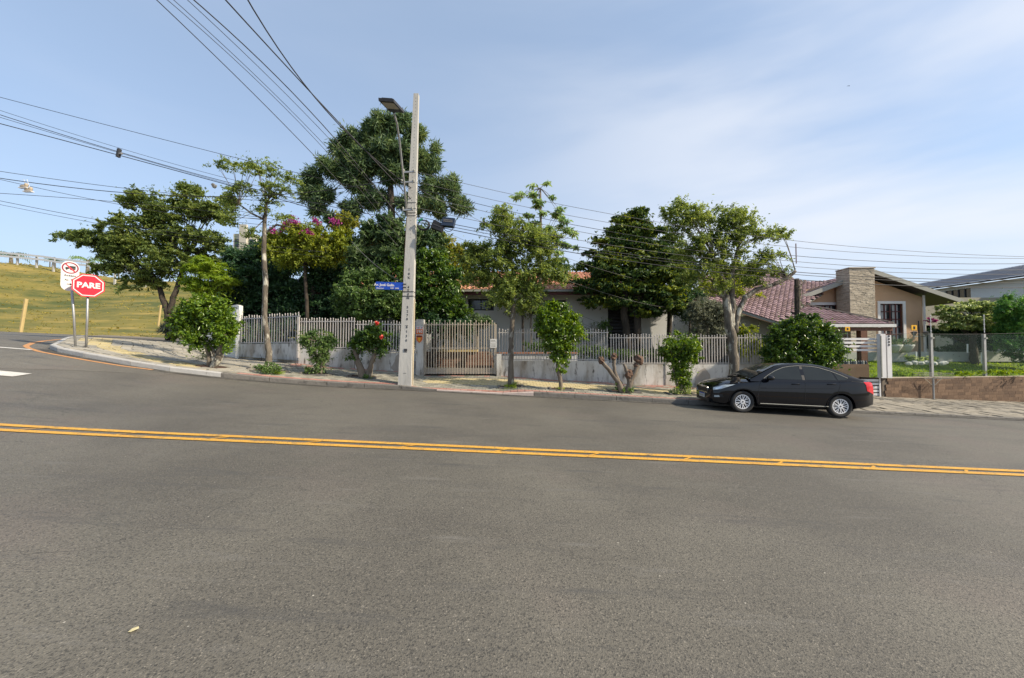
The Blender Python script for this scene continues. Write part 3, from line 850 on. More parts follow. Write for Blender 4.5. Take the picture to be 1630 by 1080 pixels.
# ------------------------------------------------------------------ the hill
def hill_z(x, y):
    top = 8.8 + max(0.0, (-x - 20)) * .107
    top = min(top, 16)
    t = sstep(36, 66, y) ** .9
    w = .35 * math.sin(x * .23 + y * .11) + .25 * math.sin(x * .07 - y * .31)
    return 2.45 + (-.018 * min(0, x + 36)) + (top - 2.9) * t + w * sstep(38, 50, y) - max(0, y - 70) * .02
sheet('grass_hill', axis([(-160, 10, 2.0)]), axis([(36.5, 76, 1.6), (76, 140, 16)]), hill_z, M['hill'])
mb = MB(); 
for i in range(60):
    x0 = -75 + i * 1.5; mb.box(x0 + .01, x0 + 1.49, 36.2, 36.5, hill_z(x0, 37) - .5, hill_z(x0 + .7, 37) + .14)
o = mb.build('far_kerb', M['kerb_pale']); tag(o, kind='structure')
# tufts on the slope
xs = rng.uniform(-85, -12, 2500); ys = 37 + 27 * rng.random(2500)
C = [(x, y, hill_z(x, y) + .05) for x, y in zip(xs, ys)]
V, T = leaf_arrays(C, [(.35, .35, .06)] * len(C), [2] * len(C), .34, .10, up=-.2, radial=0, rg=rng, clump_tint=.5)
leaf_object('hill_grass_tufts', V, T, leafmat('dry_tufts', (.11, .10, .025), (.15, .13, .03), (.20, .16, .045), .3, .8, .1), origin=(-40, 50, 6), kind='stuff')

# ------------------------------------------------------------------ front fence and wall of the white house
_pk = {}
def picket_mesh(h, w=.032, ball=True, material=None, key=None):
    k = (round(h, 2), w, key)
    if k in _pk: return _pk[k]
    mb = MB()
    mb.box(-w / 2, w / 2, -w / 2 * .8, w / 2 * .8, 0, h - .06)
    mb.ell((0, 0, h - .035), (w * .72, w * .72, .045), 6, 5)
    o = mb.build('picket', material); me = o.data; bpy.data.objects.remove(o)
    _pk[k] = me; return me

def wall_seg(mb, a, b, z0a, z0b, z1, th=.16, mi=0):
    """wall along a-b (front face on the line), bottom follows the pavement"""
    A, B = Vector((a[0], a[1], 0)), Vector((b[0], b[1], 0)); d = (B - A).normalized(); n = Vector((-d.y, d.x, 0)) * th
    vs = [A + Vector((0, 0, z0a)), B + Vector((0, 0, z0b)), B + n + Vector((0, 0, z0b)), A + n + Vector((0, 0, z0a)),
          A + Vector((0, 0, z1)), B + Vector((0, 0, z1)), B + n + Vector((0, 0, z1)), A + n + Vector((0, 0, z1))]
    mb.add(vs, [(0, 3, 2, 1), (4, 5, 6, 7), (0, 1, 5, 4), (1, 2, 6, 5), (2, 3, 7, 6), (3, 0, 4, 7)], mi)

def fence(a, b, wt, top, label, piers=()):
    root = thing('picket_fence', (a[0], a[1], zf(a[0])), label, 'fence', 'sections of the white picket fence')
    d = Vector((b[0] - a[0], b[1] - a[1], 0)); L = d.length; d.normalize(); n = Vector((-d.y, d.x, 0))
    mb = MB(); wall_seg(mb, a, b, zf(a[0]) - .25, zf(b[0]) - .25, wt); mb.build('wall', M['wall_white'], root)
    for s in piers:
        p = Vector((a[0], a[1], 0)) + d * s
        mb = MB(); mb.obox((p.x, p.y + .03, (wt + zf(p.x)) / 2 - .05), d * .12, n * .06, (0, 0, (wt - zf(p.x)) / 2 + .11)); mb.build('wall_pier', M['wall_white'], root)
    mid = n * .08
    for z in (wt + .05, top - .14):
        mb = MB(); mb.beam(Vector((a[0], a[1], z)) + mid, Vector((b[0], b[1], z)) + mid, .03, .035); mb.build('rail', M['picket'], root)
    me = picket_mesh(top - wt - .02, material=M['picket'])
    k = max(1, int(L / (.108 if L < 3.7 or L > 4 or b[0] > 0 else .108))) if a[0] > -12 else 23; ang = math.atan2(d.y, d.x)
    for i in range(k):
        p = Vector((a[0], a[1], wt + .02)) + d * ((i + .5) * L / k) + mid
        inst(me, 'picket', root, p, (rnd.uniform(-.008, .008), rnd.uniform(-.012, .012), ang), (1, 1, 1 + rnd.choice((0, -.03, .02, 0)) ))
    return root

pA0, pA1 = (-12.07, 17.2), (-8.62, 15.68)
fence(pA0, pA1, 1.78, 3.03, 'highest white picket fence section, at the left end beside the tall thin tree')
fence((-8.58, 15.66), (-6.28, 15.5), 1.56, 2.80, 'white picket fence section behind the low twiggy kerbside bush, one step below the highest')
fence((-6.25, 15.5), (-3.79, 15.5), 1.40, 2.675, 'white picket fence section behind the red-flowered shrub and the concrete pole')
fence((-.55, 15.5), (3.86, 15.5), 1.075, 2.35, 'white picket fence section right of the gate, behind the round kerbside tree', piers=(.15, 1.95))
fence((3.9, 15.5), (10.2, 15.45), .94, 2.14, 'longest and lowest white picket fence section, from the pruned stump to the big bush', piers=(.05, 2.3))
# steel corner post of the top step, and the bare patches of render on the wall
mb = MB(); mb.box(-8.62, -8.55, 15.60, 15.68, 1.2, 2.85)
tag(mb.build('fence_post', M['picket'], origin=(-8.58, 15.64, 1.2)), 'square white steel post at the step between the two leftmost picket fence sections', 'post')

# white wall running away down the side street, its near end swept down in a curve
wdir = Vector((-.95, .31, 0)).normalized()
root = thing('side_wall', (-12.07, 17.2, 1.1), 'plain white wall running back along the side street from the fence corner, its foot curved', 'wall')
n = Vector((wdir.y, -wdir.x, 0))
base = Vector((-12.10, 17.22, 0))
prof = [(0, 1.0), (0, 3.48), (.25, 3.52), (.9, 3.45), (2.2, 3.1), (3.4, 2.75), (4.1, 2.5), (4.35, 2.2), (4.2, 1.85), (3.7, 1.6), (2.9, 1.45), (1.6, 1.2), (.6, 1.05)]
mb = MB(); mb.prism([base + wdir * s * .70 + Vector((0, 0, z + .04 * s)) for s, z in prof], n * .18); mb.build('wall', M['wall_clean'], root)
crv = [(4.35, 2.62), (4.55, 2.3), (4.45, 1.85), (3.9, 1.5), (3.0, 1.3), (2.0, 1.16)]
mb = MB()
inner = [(4.1, 2.5), (4.33, 2.2), (4.18, 1.85), (3.68, 1.6), (2.88, 1.45), (1.9, 1.26)]
mb.prism([base + wdir * s * .70 + Vector((0, 0, z + .04 * s)) - n * .02 for s, z in crv + inner[::-1]], n * .30); mb.build('coping', M['fascia'], root)
mb = MB(); mb.box(-12.16, -12.02, 17.14, 17.28, 1.0, 3.3); tag(mb.build('corner_pier', M['wall_clean'], origin=(-12.1, 17.2, 1.0)), 'white corner pier where the picket fence meets the side-street wall', 'pier')

# gate posts and gate
root = thing('gate_post', (-3.62, 15.42, .5), 'white concrete gate post carrying two small orange and red alarm signs', 'post')
mb = MB(); mb.box(-3.77, -3.49, 15.32, 15.58, .35, 2.70); mb.build('post_shaft', M['wall_white'], root)
mb = MB(); mb.box(-3.775, -3.485, 15.315, 15.585, 2.42, 2.72); mb.build('post_cap', M['concrete'], root)
root = thing('gate_post', (-.50, 15.42, .5), 'short white pier at the right end of the gate', 'post')
mb = MB(); mb.box(-.60, -.42, 15.30, 15.56, .35, 1.36); mb.build('post_shaft', M['wall_white'], root)
al = thing('alarm_sign', (-3.63, 15.31, 2.25), 'red and white square alarm sign, the upper of two on the gate post', 'sign', 'alarm signs on the gate post')
mb = MB(); mb.box(-3.78, -3.50, 15.300, 15.315, 2.12, 2.43); mb.build('plate', M['sign_white'], al)
mb = MB(); mb.box(-3.775, -3.505, 15.290, 15.299, 2.13, 2.33); mb.build('panel', M['sign_orange'], al)
for i, x in enumerate((-3.75, -3.69, -3.63, -3.57, -3.51)):
    mb = MB(); mb.box(x - .012, x + .012, 15.291, 15.299, 2.36, 2.41); mb.build('mark', M['sign_black'] if i % 2 else M['sign_red'], al)
put_text('190', .16, al, (-3.64, 15.284, 2.23), (1, 0, 0), (0, 0, 1), M['sign_white'], .004)
al = thing('alarm_sign', (-3.63, 15.31, 1.95), 'orange shield-shaped alarm sign, the lower of two on the gate post', 'sign', 'alarm signs on the gate post')
sh = lambda s, y: [(-3.64 + s * a, y, 1.95 + s * b) for a, b in ((-.13, .13), (0, .15), (.13, .13), (.13, -.02), (.07, -.11), (0, -.16), (-.07, -.11), (-.13, -.02))]
mb = MB(); mb.prism(sh(1.08, 15.300), (0, .014, 0)); mb.build('plate', M['sign_white'], al)
mb = MB(); mb.prism(sh(.98, 15.291), (0, .008, 0)); mb.build('shield', M['sign_orange'], al)
mb = MB(); mb.prism([(-3.64 + a, 15.283, 1.95 + b) for a, b in ((-.06, .04), (.06, .04), (.02, -.10), (-.02, -.10))], (0, .007, 0)); mb.build('emblem', M['sign_yellow'], al)
mb = MB(); mb.box(-3.74, -3.54, 15.283, 15.290, 2.03, 2.07); mb.build('band', M['sign_black'], al)

gt = thing('driveway_gate', (-2.05, 15.5, .5), 'cream painted steel bar gate of ball-topped bars right of the concrete pole', 'gate')
gx0, gx1 = -3.47, -.62
for z, h in ((2.50, .04), (1.56, .05), (.58, .05)):
    mb = MB(); mb.box(gx0, gx1, 15.44, 15.48, z, z + h); mb.build('rail', M['picket_gate'], gt)
for x in (gx0, gx1 - .04):
    mb = MB(); mb.box(x, x + .04, 15.43, 15.49, .54, 2.52); mb.build('frame_upright', M['picket_gate'], gt)
nb = 27
for i in range(nb):
    x = gx0 + .07 + i * (gx1 - gx0 - .14) / (nb - 1)
    inst(picket_mesh(2.13 if i % 2 else 2.03, .028, material=M['picket_gate'], key='g'), 'bar', gt, (x, 15.42, .56), (rnd.uniform(-.006, .006), rnd.uniform(-.008, .008), 0))
mb = MB(); mb.box(gx0 + .02, gx1, 15.50, 15.515, .56, .80, 0); mb.build('kick_plate', M['picket_gate'], gt)
ns = thing('notice_board', (-.72, 15.40, 1.72), 'small white notice plate with printed lines wired to the gate bars', 'sign')
mb = MB(); mb.box(-.86, -.60, 15.385, 15.395, 1.60, 1.95); mb.build('plate', M['sign_white'], ns)
for z in (1.89, 1.84, 1.76, 1.71, 1.66):
    mb = MB(); mb.box(-.83, -.63 - rnd.uniform(0, .04), 15.380, 15.384, z - .008, z + .008); mb.build('printed_line', M['fascia'], ns)

# brick retaining wall and steps behind the gate
def brick_wall(root, x0, x1, y, z0, z1, bw=.24, bh=.09, name='brick', mt='brick', limit=300, depth=.05):
    mb = MB(); mb.box(x0, x1, y, y + .2, z0, z1); mb.build('mortar_bed', M['mortar'], root)
    b0 = MB(); b0.box(-bw / 2 + .006, bw / 2 - .006, -depth / 2, depth / 2, -bh / 2 + .006, bh / 2 - .006); o = b0.build(name, M[mt]); me = o.data; bpy.data.objects.remove(o)
    r = 0; z = z0 + bh / 2
    while z < z1:
        x = x0 + bw / 2 - (bw / 2 if r % 2 else 0)
        while x < x1:
            if x - bw / 2 >= x0 - .01 and x + bw / 2 <= x1 + .01: inst(me, name, root, (x, y - .005 + rnd.uniform(-.008, .01), z), (0, 0, rnd.uniform(-.02, .02)))
            x += bw
        z += bh; r += 1
br = thing('brick_wall', (-2.0, 17.6, .6), 'low brown brick retaining wall seen through the gate bars', 'wall')
brick_wall(br, -4.0, -.9, 17.6, .55, 1.42)
def patch(parent_label, pts, y, m_='wall_patch'):
    o = [q for q in bpy.data.objects if q.get('label') == parent_label][0]
    mb = MB(); mb.prism([P(a, b_, y) for a, b_ in pts], (0, .004, 0)); mb.build('bare_render', M[m_], o)
patch('white picket fence section behind the red-flowered shrub and the concrete pole', [(630, 567), (634, 564), (640, 570), (648, 575), (656, 573), (664, 578), (664, 584), (658, 589), (652, 594), (640, 593), (628, 592), (622, 586), (628, 576)], 15.494)
patch('white picket fence section behind the red-flowered shrub and the concrete pole', [(590, 566), (600, 565), (606, 573), (598, 580), (588, 576)], 15.494)
patch('longest and lowest white picket fence section, from the pruned stump to the big bush', [(1108, 600), (1114, 590), (1122, 586), (1130, 596), (1132, 610), (1120, 614), (1106, 613)], 15.455)
pl = thing('timber_plank', (-2.3, 17.45, 1.45), 'pale orange timber plank lying on top of the brick wall behind the gate', 'plank')
mb = MB(); mb.box(-3.3, -1.55, 17.42, 17.75, 1.43, 1.53); mb.build('board', M['wood_stake'], pl)
mb = MB(); mb.tube([(-3.1, 17.5, 1.50), (-3.12, 17.5, 1.62), (-3.05, 17.5, 1.75)], [.07, .09, .03], 7); mb.build('post_stub', M['wood_stake'], pl)
st = thing('garden_steps', (-1.6, 17.0, .6), 'brown brick steps climbing behind the right half of the gate', 'steps')
for i in range(5):
    mb = MB(); mb.box(-2.0, -.85, 16.5 + i * .22, 17.55, .55 + i * .15, .70 + i * .15 - .012); mb.build('step', M['brick'], st)
lw = thing('ledge_wall', (1.2, 16.4, .9), 'white ledge wall with an orange tiled top behind the fence right of the gate', 'wall')
mb = MB(); mb.box(-.75, 2.75, 16.35, 16.6, .5, 1.36); mb.build('wall', M['wall_clean'], lw)
for i in range(14):
    mb = MB(); mb.box(-.77 + i * .252, -.525 + i * .252, 16.30, 16.64, 1.361, 1.42); mb.build('cap_tile', M['terracotta'], lw)

# ------------------------------------------------------------------ street signs at the corner
def roundrect(w, h, r, n=6):
    pts = []
    for cx, cy, a0 in ((w - r, h - r, 0), (-w + r, h - r, 90), (-w + r, -h + r, 180), (w - r, -h + r, 270)):
        for i in range(n + 1):
            a = R(a0 + 90 * i / n); pts.append((cx + r * math.cos(a), cy + r * math.sin(a)))
    return pts
def plate3(pts2, c, right, up, d, mb=None, mi=0):
    mb = mb or MB(); r, u = Vector(right).normalized(), Vector(up).normalized(); n_ = r.cross(u)
    c = Vector(c) + n_ * d[0]
    return mb.prism([c + r * a + u * b for a, b in pts2], n_ * (d[1] - d[0]), mi)
b = hit(137, 554, side)
ss = thing('stop_sign', b, 'red octagonal stop sign reading PARE on a grey post at the corner', 'sign')
yy = b.y; top = P(140, 440, yy)
mb = MB(); mb.tube([b, P(139, 505, yy), top], .032, 10); mb.build('post', M['galv'], ss, smooth=True)
mb = MB(); mb.tube([b + Vector((0, 0, -.02)), b + Vector((0, 0, .03))], .07, 10); mb.build('collar', M['kerb'], ss)
cc = P(141, 455, yy - .06); right = Vector((.79, .61, 0)).normalized(); right = Vector((.99, .06, 0)).normalized()
toc = Vector((-cc.x, -cc.y, 0)).normalized(); right = Vector((-toc.y, toc.x, 0)); 
oct_ = lambda r_: [(r_ / math.cos(R(22.5)) * math.cos(R(22.5 + 45 * i)), r_ / math.cos(R(22.5)) * math.sin(R(22.5 + 45 * i))) for i in range(8)]
up = Vector((0, 0, 1)); 
mb = plate3(oct_(.375), cc, right, up, (0, .004)); mb.build('plate', M['sign_red'], ss)
ring = [Vector((a, b_, 0)) for a, b_ in oct_(.345)]; rin = [Vector((a, b_, 0)) for a, b_ in oct_(.318)]
mb = MB(); nn = right.cross(up)
for i in range(8):
    q = [ring[i], ring[(i + 1) % 8], rin[(i + 1) % 8], rin[i]]
    mb.prism([cc + right * v.x + up * v.y + nn * .0045 for v in q], nn * .002)
mb.build('border', M['sign_white'], ss)
put_text('PARE', .25, ss, cc + nn * .010, right, up, M['sign_white'], .010, sx=.94)
b = hit(120, 552, side)
ts = thing('no_truck_sign', b, 'tall white round-ended sign with a crossed-out truck on a leaning post, behind the stop sign', 'sign')
yy = b.y
mb = MB(); mb.tube([b, P(117.5, 500, yy), P(112, 432, yy)], .032, 10); mb.build('post', M['galv'], ts, smooth=True)
cc = P(111.5, 440, yy - .06); toc = Vector((-cc.x + 3, -cc.y, 0)).normalized(); right = Vector((-toc.y, toc.x, 0)); nn = right.cross(up)
hw = .205; hh = .50
mb = plate3(roundrect(hw, hh, .2), cc, right, up, (0, .004)); mb.build('plate', M['sign_white'], ts)
c2 = cc + up * .275
def annulus(mb, c, r0, r1, d0, d1, n_=28):
    for i in range(n_):
        a, b_ = 2 * math.pi * i / n_, 2 * math.pi * (i + 1) / n_
        mb.prism([c + right * (r * math.cos(t)) + up * (r * math.sin(t)) + nn * d0 for r, t in ((r0, a), (r1, a), (r1, b_), (r0, b_))], nn * (d1 - d0))
mb = MB(); annulus(mb, c2, .155, .192, .0045, .006); mb.build('ring', mat('sign_maroon', (.25, .015, .04), None, 4, .4), ts)
mb = MB(); mb.prism([c2 + nn * .0065 + v for v in (right * -.115 + up * .105, right * -.09 + up * .13, right * .115 + up * -.105, right * .09 + up * -.13)], nn * .002); mb.build('slash', M['sign_red'], ts)
mb = MB()
for x0, x1, z0, z1 in ((-.02, .12, -.02, .07), (-.11, -.03, -.03, .02), (-.11, .12, -.045, -.025)):
    mb.prism([c2 + nn * .0045 + right * x + up * z for x, z in ((x0, z0), (x1, z0), (x1, z1), (x0, z1))], nn * .0015)
for x in (-.08, .02, .08): mb.prism([c2 + nn * .0045 + right * (x + .022 * math.cos(t * .785)) + up * (-.055 + .022 * math.sin(t * .785)) for t in range(8)], nn * .0015)
mb.build('truck_symbol', M['sign_black'], ts)
put_text('Acesso', .095, ts, cc + nn * .008 + up * .02, right, up, M['sign_black'], .001)
put_text('Av. TC', .085, ts, cc + nn * .008 + up * -.13, right, up, M['sign_black'], .001)
c3 = cc + up * -.27
mb = MB(); mb.prism([c3 + nn * .0045 + right * x + up * z for x, z in ((-.07, -.012), (.0, -.012), (.0, -.04), (.07, 0), (.0, .04), (0, .012), (-.07, .012))], nn * .002); mb.build('arrow', M['sign_black'], ts)

# ------------------------------------------------------------------ utility pole
pb = hit(643, 618, lambda x, y: side(x, y) if y > yk(x) + .05 else G(x, y)); pb = Vector((pb.x, 12.98, side(pb.x, 12.98)))
up_ = thing('utility_pole', pb, 'tall tapered pale concrete utility pole leaning slightly, at the kerb left of the gate', 'pole')
ptop = P(663, 151, 12.98)
prow = []
NP = 14
def pole_at(t): return pb.lerp(ptop, t)
mb = MB(); vs = []
for i in range(NP + 1):
    t = i / NP; c = pole_at(t); w = .215 * (1 - t) + .082 * t; dp = .15 * (1 - t) + .07 * t
    fl = w * .35
    ring = [(-w, -dp), (w, -dp), (w, -dp * .55), (w * .72, -dp * .3), (w * .72, dp * .3), (w, dp * .55), (w, dp), (-w, dp), (-w, dp * .55), (-w * .72, dp * .3), (-w * .72, -dp * .3), (-w, -dp * .55)]
    vs += [(c.x + x, c.y + y, c.z + (-.1 if i == 0 else 0)) for x, y in ring]
fs = [(i * 12 + k, i * 12 + (k + 1) % 12, (i + 1) * 12 + (k + 1) % 12, (i + 1) * 12 + k) for i in range(NP) for k in range(12)] + [tuple(NP * 12 + k for k in range(12))]
mb.add(vs, fs); mb.build('shaft', M['concrete'], up_)
mb = MB()
t = .50
while t < .985:
    c = pole_at(t); dp = .15 * (1 - t) + .07 * t
    mb.tube([(c.x, c.y - dp - .002, c.z), (c.x, c.y - dp + .002, c.z)], .011, 7); t += .0115
for t in (.11, .20, .29, .04):
    c = pole_at(t); dp = .15 * (1 - t) + .07 * t; mb.box(c.x - .05, c.x + .05, c.y - dp - .003, c.y - dp + .002, c.z, c.z + .012)
o = mb.build('bolt_holes', M['steel_dark'], up_); o['kind'] = 'stuff'
# vertical stencilled identification figures down the face
for t, s_ in ((.39, 'I'), (.375, '0'), (.362, 'X'), (.33, '4'), (.318, 'T'), (.306, '0'), (.294, 'N'), (.262, '5'), (.248, '2'), (.235, '7'), (.222, '0'), (.195, '8'), (.18, '1'), (.165, '3'), (.15, '0')):
    c = pole_at(t); dp = .15 * (1 - t) + .07 * t
    put_text(s_, .115, up_, (c.x + .01, c.y - dp - .0045, c.z), (1, 0, 0), (0, 0, 1), M['steel_dark'], 0, name='stencilled_figure')
c = pole_at(.118); mb = MB(); mb.box(c.x - .05, c.x + .05, c.y - .16, c.y - .13, c.z - .045, c.z + .045); mb.build('number_tag', M['steel_dark'], up_)
# steel straps and pale pipe on the right flank, brown pipe on the left flank
for t in (.585, .575, .60, .62, .30, .315):
    c = pole_at(t); w = .215 * (1 - t) + .082 * t; dp = .15 * (1 - t) + .07 * t
    mb = MB(); mb.tube([(c.x - w - .006, c.y - dp - .006, c.z), (c.x + w + .006, c.y - dp - .006, c.z), (c.x + w + .006, c.y + dp, c.z), (c.x - w - .006, c.y + dp, c.z), (c.x - w - .006, c.y - dp - .006, c.z)], .012, 5); mb.build('strap', M['galv'] if t > .5 else M['steel_dark'], up_)
mb = MB(); pts = [pole_at(t) + Vector((.215 * (1 - t) + .082 * t + .03, -.04, 0)) for t in (0, .1, .2, .29)]; mb.tube(pts, .022, 7); mb.build('conduit', mat('cream_pipe', (.55, .47, .33), None, 4, .6), up_)
mb = MB(); pts = [pole_at(t) + Vector((-(.215 * (1 - t) + .082 * t) - .03, 0.02, 0)) for t in (.33, .42, .5, .57)]; mb.tube(pts, .03, 7); mb.build('brown_conduit', mat('brown_pipe', (.16, .08, .04), None, 4, .7), up_)
# street lamp on its arm
lp = thing('street_lamp', pole_at(.57), 'flat grey LED street lamp on a long curved arm clamped to the concrete pole', 'street lamp')
arm = [P(648, 345, 12.82), P(644, 300, 12.6), P(640, 262, 12.2), P(636, 226, 11.7), P(632, 198, 11.25), P(627, 180, 10.9)]
mb = MB(); mb.tube(arm, [.034, .033, .032, .03, .028, .028], 8); mb.build('arm', M['galv'], lp, smooth=True)
hc = P(623.5, 168.5, 10.62)
mb = MB(); ax, ay, az = Vector((.205, .0, -.015)), Vector((.05, .33, .05)) , Vector((.0, -.01, .035))
mb.obox(hc, ax, ay, az); mb.obox(hc + az * 1.5, ax * .7, ay * .8, az * .6); mb.build('head', M['steel_dark'], lp)
mb = MB(); mb.obox(hc - az * 1.15 + ay * -.25, ax * .82, ay * .52, az * .12); mb.build('lens', M['lamp_lens'], lp)
# street-name plate
c = P(620, 455.5, 12.75)
sp = thing('street_name_sign', P(644, 455, 12.9), 'blue street-name plate clamped to the left side of the concrete pole', 'sign')
r_, u_ = Vector((1, .02, -.035)), Vector((0.035, 0, 1))
mb = plate3(roundrect(.45, .125, .02, 3), c, r_, u_, (-.01, .01)); mb.build('plate', M['sign_blue'], sp)
put_text('Av. José Gulin', .115, sp, c + Vector((-.17, -.0145, .030)), r_, u_, M['sign_white'], .003)
put_text('Bacacheri', .062, sp, c + Vector((-.30, -.0145, -.075)), r_, u_, M['sign_white'], .001)
put_text('1001  1099', .062, sp, c + Vector((.17, -.0145, -.082)), r_, u_, M['sign_white'], .001)
for dz in (.06, -.05):
    mb = MB(); mb.box(c.x + .44, c.x + .54, c.y - .02, c.y + .02, c.z + dz - .025, c.z + dz + .015); mb.build('bracket', M['steel_dark'], sp)

# splice enclosures and cable coil hanging right of the pole
def boxthing(name, c, parts, label, cat):
    t = thing(name, c, label, cat)
    for nm, f_, m_ in parts: 
        mb = MB(); f_(mb); mb.build(nm, M[m_], t)
    return t
c1, c2_ = P(697, 361, 12.7), P(714, 355, 12.7)
boxthing('splice_box', c1, [('case', lambda mb: mb.obox(c1, (.17, 0, -.07), (0, .11, 0), (.05, 0, .12)), 'black'), ('lid_rib', lambda mb: mb.obox(c1 + Vector((0, -.115, 0)), (.14, 0, -.058), (0, .006, 0), (.01, 0, .02)), 'steel_dark')],
         'black slanted cable splice box hanging nearest the pole', 'cable box')
boxthing('splice_box', c2_, [('case', lambda mb: mb.obox(c2_, (.20, 0, -.02), (0, .13, 0), (.03, 0, .13)), 'blue_black'), ('lid_rib', lambda mb: (mb.obox(c2_ + Vector((0, -.135, .05)), (.15, 0, -.015), (0, .006, 0), (0, 0, .016)), mb.obox(c2_ + Vector((0, -.135, 0)), (.15, 0, -.015), (0, .006, 0), (0, 0, .016))), 'cable_grey'),
          ('drop_loop', lambda mb: mb.tube([c2_ + Vector((.15 * math.cos(a * .63), 0, -.16 + .13 * math.sin(a * .63))) for a in range(11)], .012, 5), 'cable')],
         'blue-black ribbed cable box with a hanging loop, right of the slanted one', 'cable box')
cc_ = P(674, 358, 12.8)
boxthing('cable_coil', cc_, [('coil', lambda mb: [mb.tube([cc_ + Vector(((.17 + k * .012) * math.cos(a * .3142), .02 * k, (.15 + k * .01) * math.sin(a * .3142))) for a in range(21)], .012, 5, caps=False) for k in range(4)], 'cable'),
        ('green_tie', lambda mb: mb.obox(cc_ + Vector((-.09, -.02, .15)), (.07, 0, .04), (0, .03, 0), (-.01, 0, .03)), 'green_paint')], 'round black coil of spare cable with a green tie beside the pole', 'cable coil')
for k, (px, py, ln) in enumerate([(650, 292, .9), (650, 336, .7), (652, 276, .8)]):
    cx = P(px, py, 12.78)
    lab = ['middle short steel crossarm bracket bolted to the pole', 'lowest steel crossarm bracket on the pole, at the lamp arm foot', 'highest short steel bracket on the pole'][k]
    t = thing('crossarm', cx, lab, 'bracket')
    mb = MB(); mb.beam(cx + Vector((-ln / 4, -.06, 0)), cx + Vector((ln / 4, -.06, .02)), .05, .05); mb.build('bar', M['galv'], t)
    for s in (-1, 1):
        q = cx + Vector((s * ln / 4.6, -.08, .05)); mb = MB(); mb.tube([q - Vector((0, 0, .05)), q, q + Vector((0, 0, .05))], [.02, .035, .02], 8); mb.build('insulator', M['fascia'], t)

# ------------------------------------------------------------------ wires
def wire(pts, r, label, tmin=0.0, tmax=1.0, m='cable', n=26, name='overhead_cable', group=None):
    p = [P(a, b, y) for a, b, y in pts]
    if len(p) == 2: p = [p[0], (p[0] + p[1]) / 2 - Vector((0, 0, (p[1] - p[0]).length * .01)), p[1]]
    L1, L2 = (p[1] - p[0]).length, (p[2] - p[1]).length; tm = L1 / (L1 + L2)
    out = []
    for i in range(n + 1):
        t = tmin + (tmax - tmin) * i / n
        a = (t - tm) * (t - 1) / (tm); b = t * (t - 1) / (tm * (tm - 1)); c = t * (t - tm) / (1 - tm)
        out.append(p[0] * a + p[1] * b + p[2] * c)
    mb = MB(); mb.tube(out, r * .78, 5, caps=False)
    o = mb.build(name, M[m], origin=out[0], smooth=True)
    return tag(o, label, 'cable', group)
Yp = 12.9
LW = 'left of the picture'
tops = [((655, 300, Yp), (505, 160, 9.6), (393, -2, 7.2), .019, 'thick twisted black cable nearest the pole among those rising out of the top edge'),
        ((655, 318, Yp), (470, 121, 9.6), (357, -2, 7.2), .019, 'second thick black cable rising from the pole to the top edge'),
        ((640, 352, Yp), (450, 132, 9.6), (306, -2, 7.4), .016, 'dark red-brown cable third of those rising to the top edge'),
        ((646, 356, Yp), (442, 137, 9.8), (296, -2, 7.6), .009, 'thin grey cable just left of the red-brown one rising to the top edge'),
        ((640, 370, Yp), (440, 153, 9.8), (274, -2, 7.6), .009, 'thin grey cable fifth of the fan rising to the top edge'),
        ((636, 380, Yp), (430, 149, 9.8), (264, -2, 7.7), .009, 'thin grey cable sixth of the fan rising to the top edge'),
        ((634, 392, Yp), (400, 146, 10), (247, -2, 7.8), .013, 'black cable leftmost of the fan rising to the top edge')]
for a, b, c, r, lab in tops: wire([a, b, c], r, lab, 0, 1.8)
lefts = [((650, 318, Yp), (330, 240, 12), (0, 155, 11), .010, 'highest single cable crossing the sky from the left edge'),
         ((650, 345, Yp), (190, 236, 12), (0, 176, 11), .008, 'thin grey cable second from the top at the left edge'),
         ((650, 352, Yp), (189, 242, 12), (0, 183, 11), .013, 'upper cable of the clamped bundle at the left edge'),
         ((560, 345, Yp + 1), (191, 244, 12), (0, 187, 11), .009, 'middle cable of the clamped bundle at the left edge'),
         ((560, 350, Yp + 1), (188, 247, 12), (0, 197, 11), .016, 'lowest and thickest cable of the clamped bundle at the left edge'),
         ((645, 322, Yp), (190, 299, 12.5), (0, 273, 11.5), .010, 'cable above the hanging shoes, joining the street-lamp pole'),
         ((640, 283, Yp), (225, 309, 12.5), (0, 284, 11.5), .015, 'twisted thick cable the shoes hang from at the left edge'),
         ((520, 365, Yp + 1), (170, 322, 12.5), (0, 286, 11.5), .009, 'thin cable dipping below the shoes at the left edge'),
         ((520, 362, Yp + 1), (190, 322, 12.5), (0, 308, 11.5), .010, 'lone dark cable below the shoes at the left edge'),
         ((520, 402, Yp + 2), (200, 358, 13), (0, 320, 12), .010, 'upper of the two lowest cables at the left edge'),
         ((520, 410, Yp + 2), (200, 364, 13), (0, 326, 12), .008, 'lowest cable of all at the left edge')]
for a, b, c, r, lab in lefts: wire([a, b, c], r, lab, 0, 1.35)
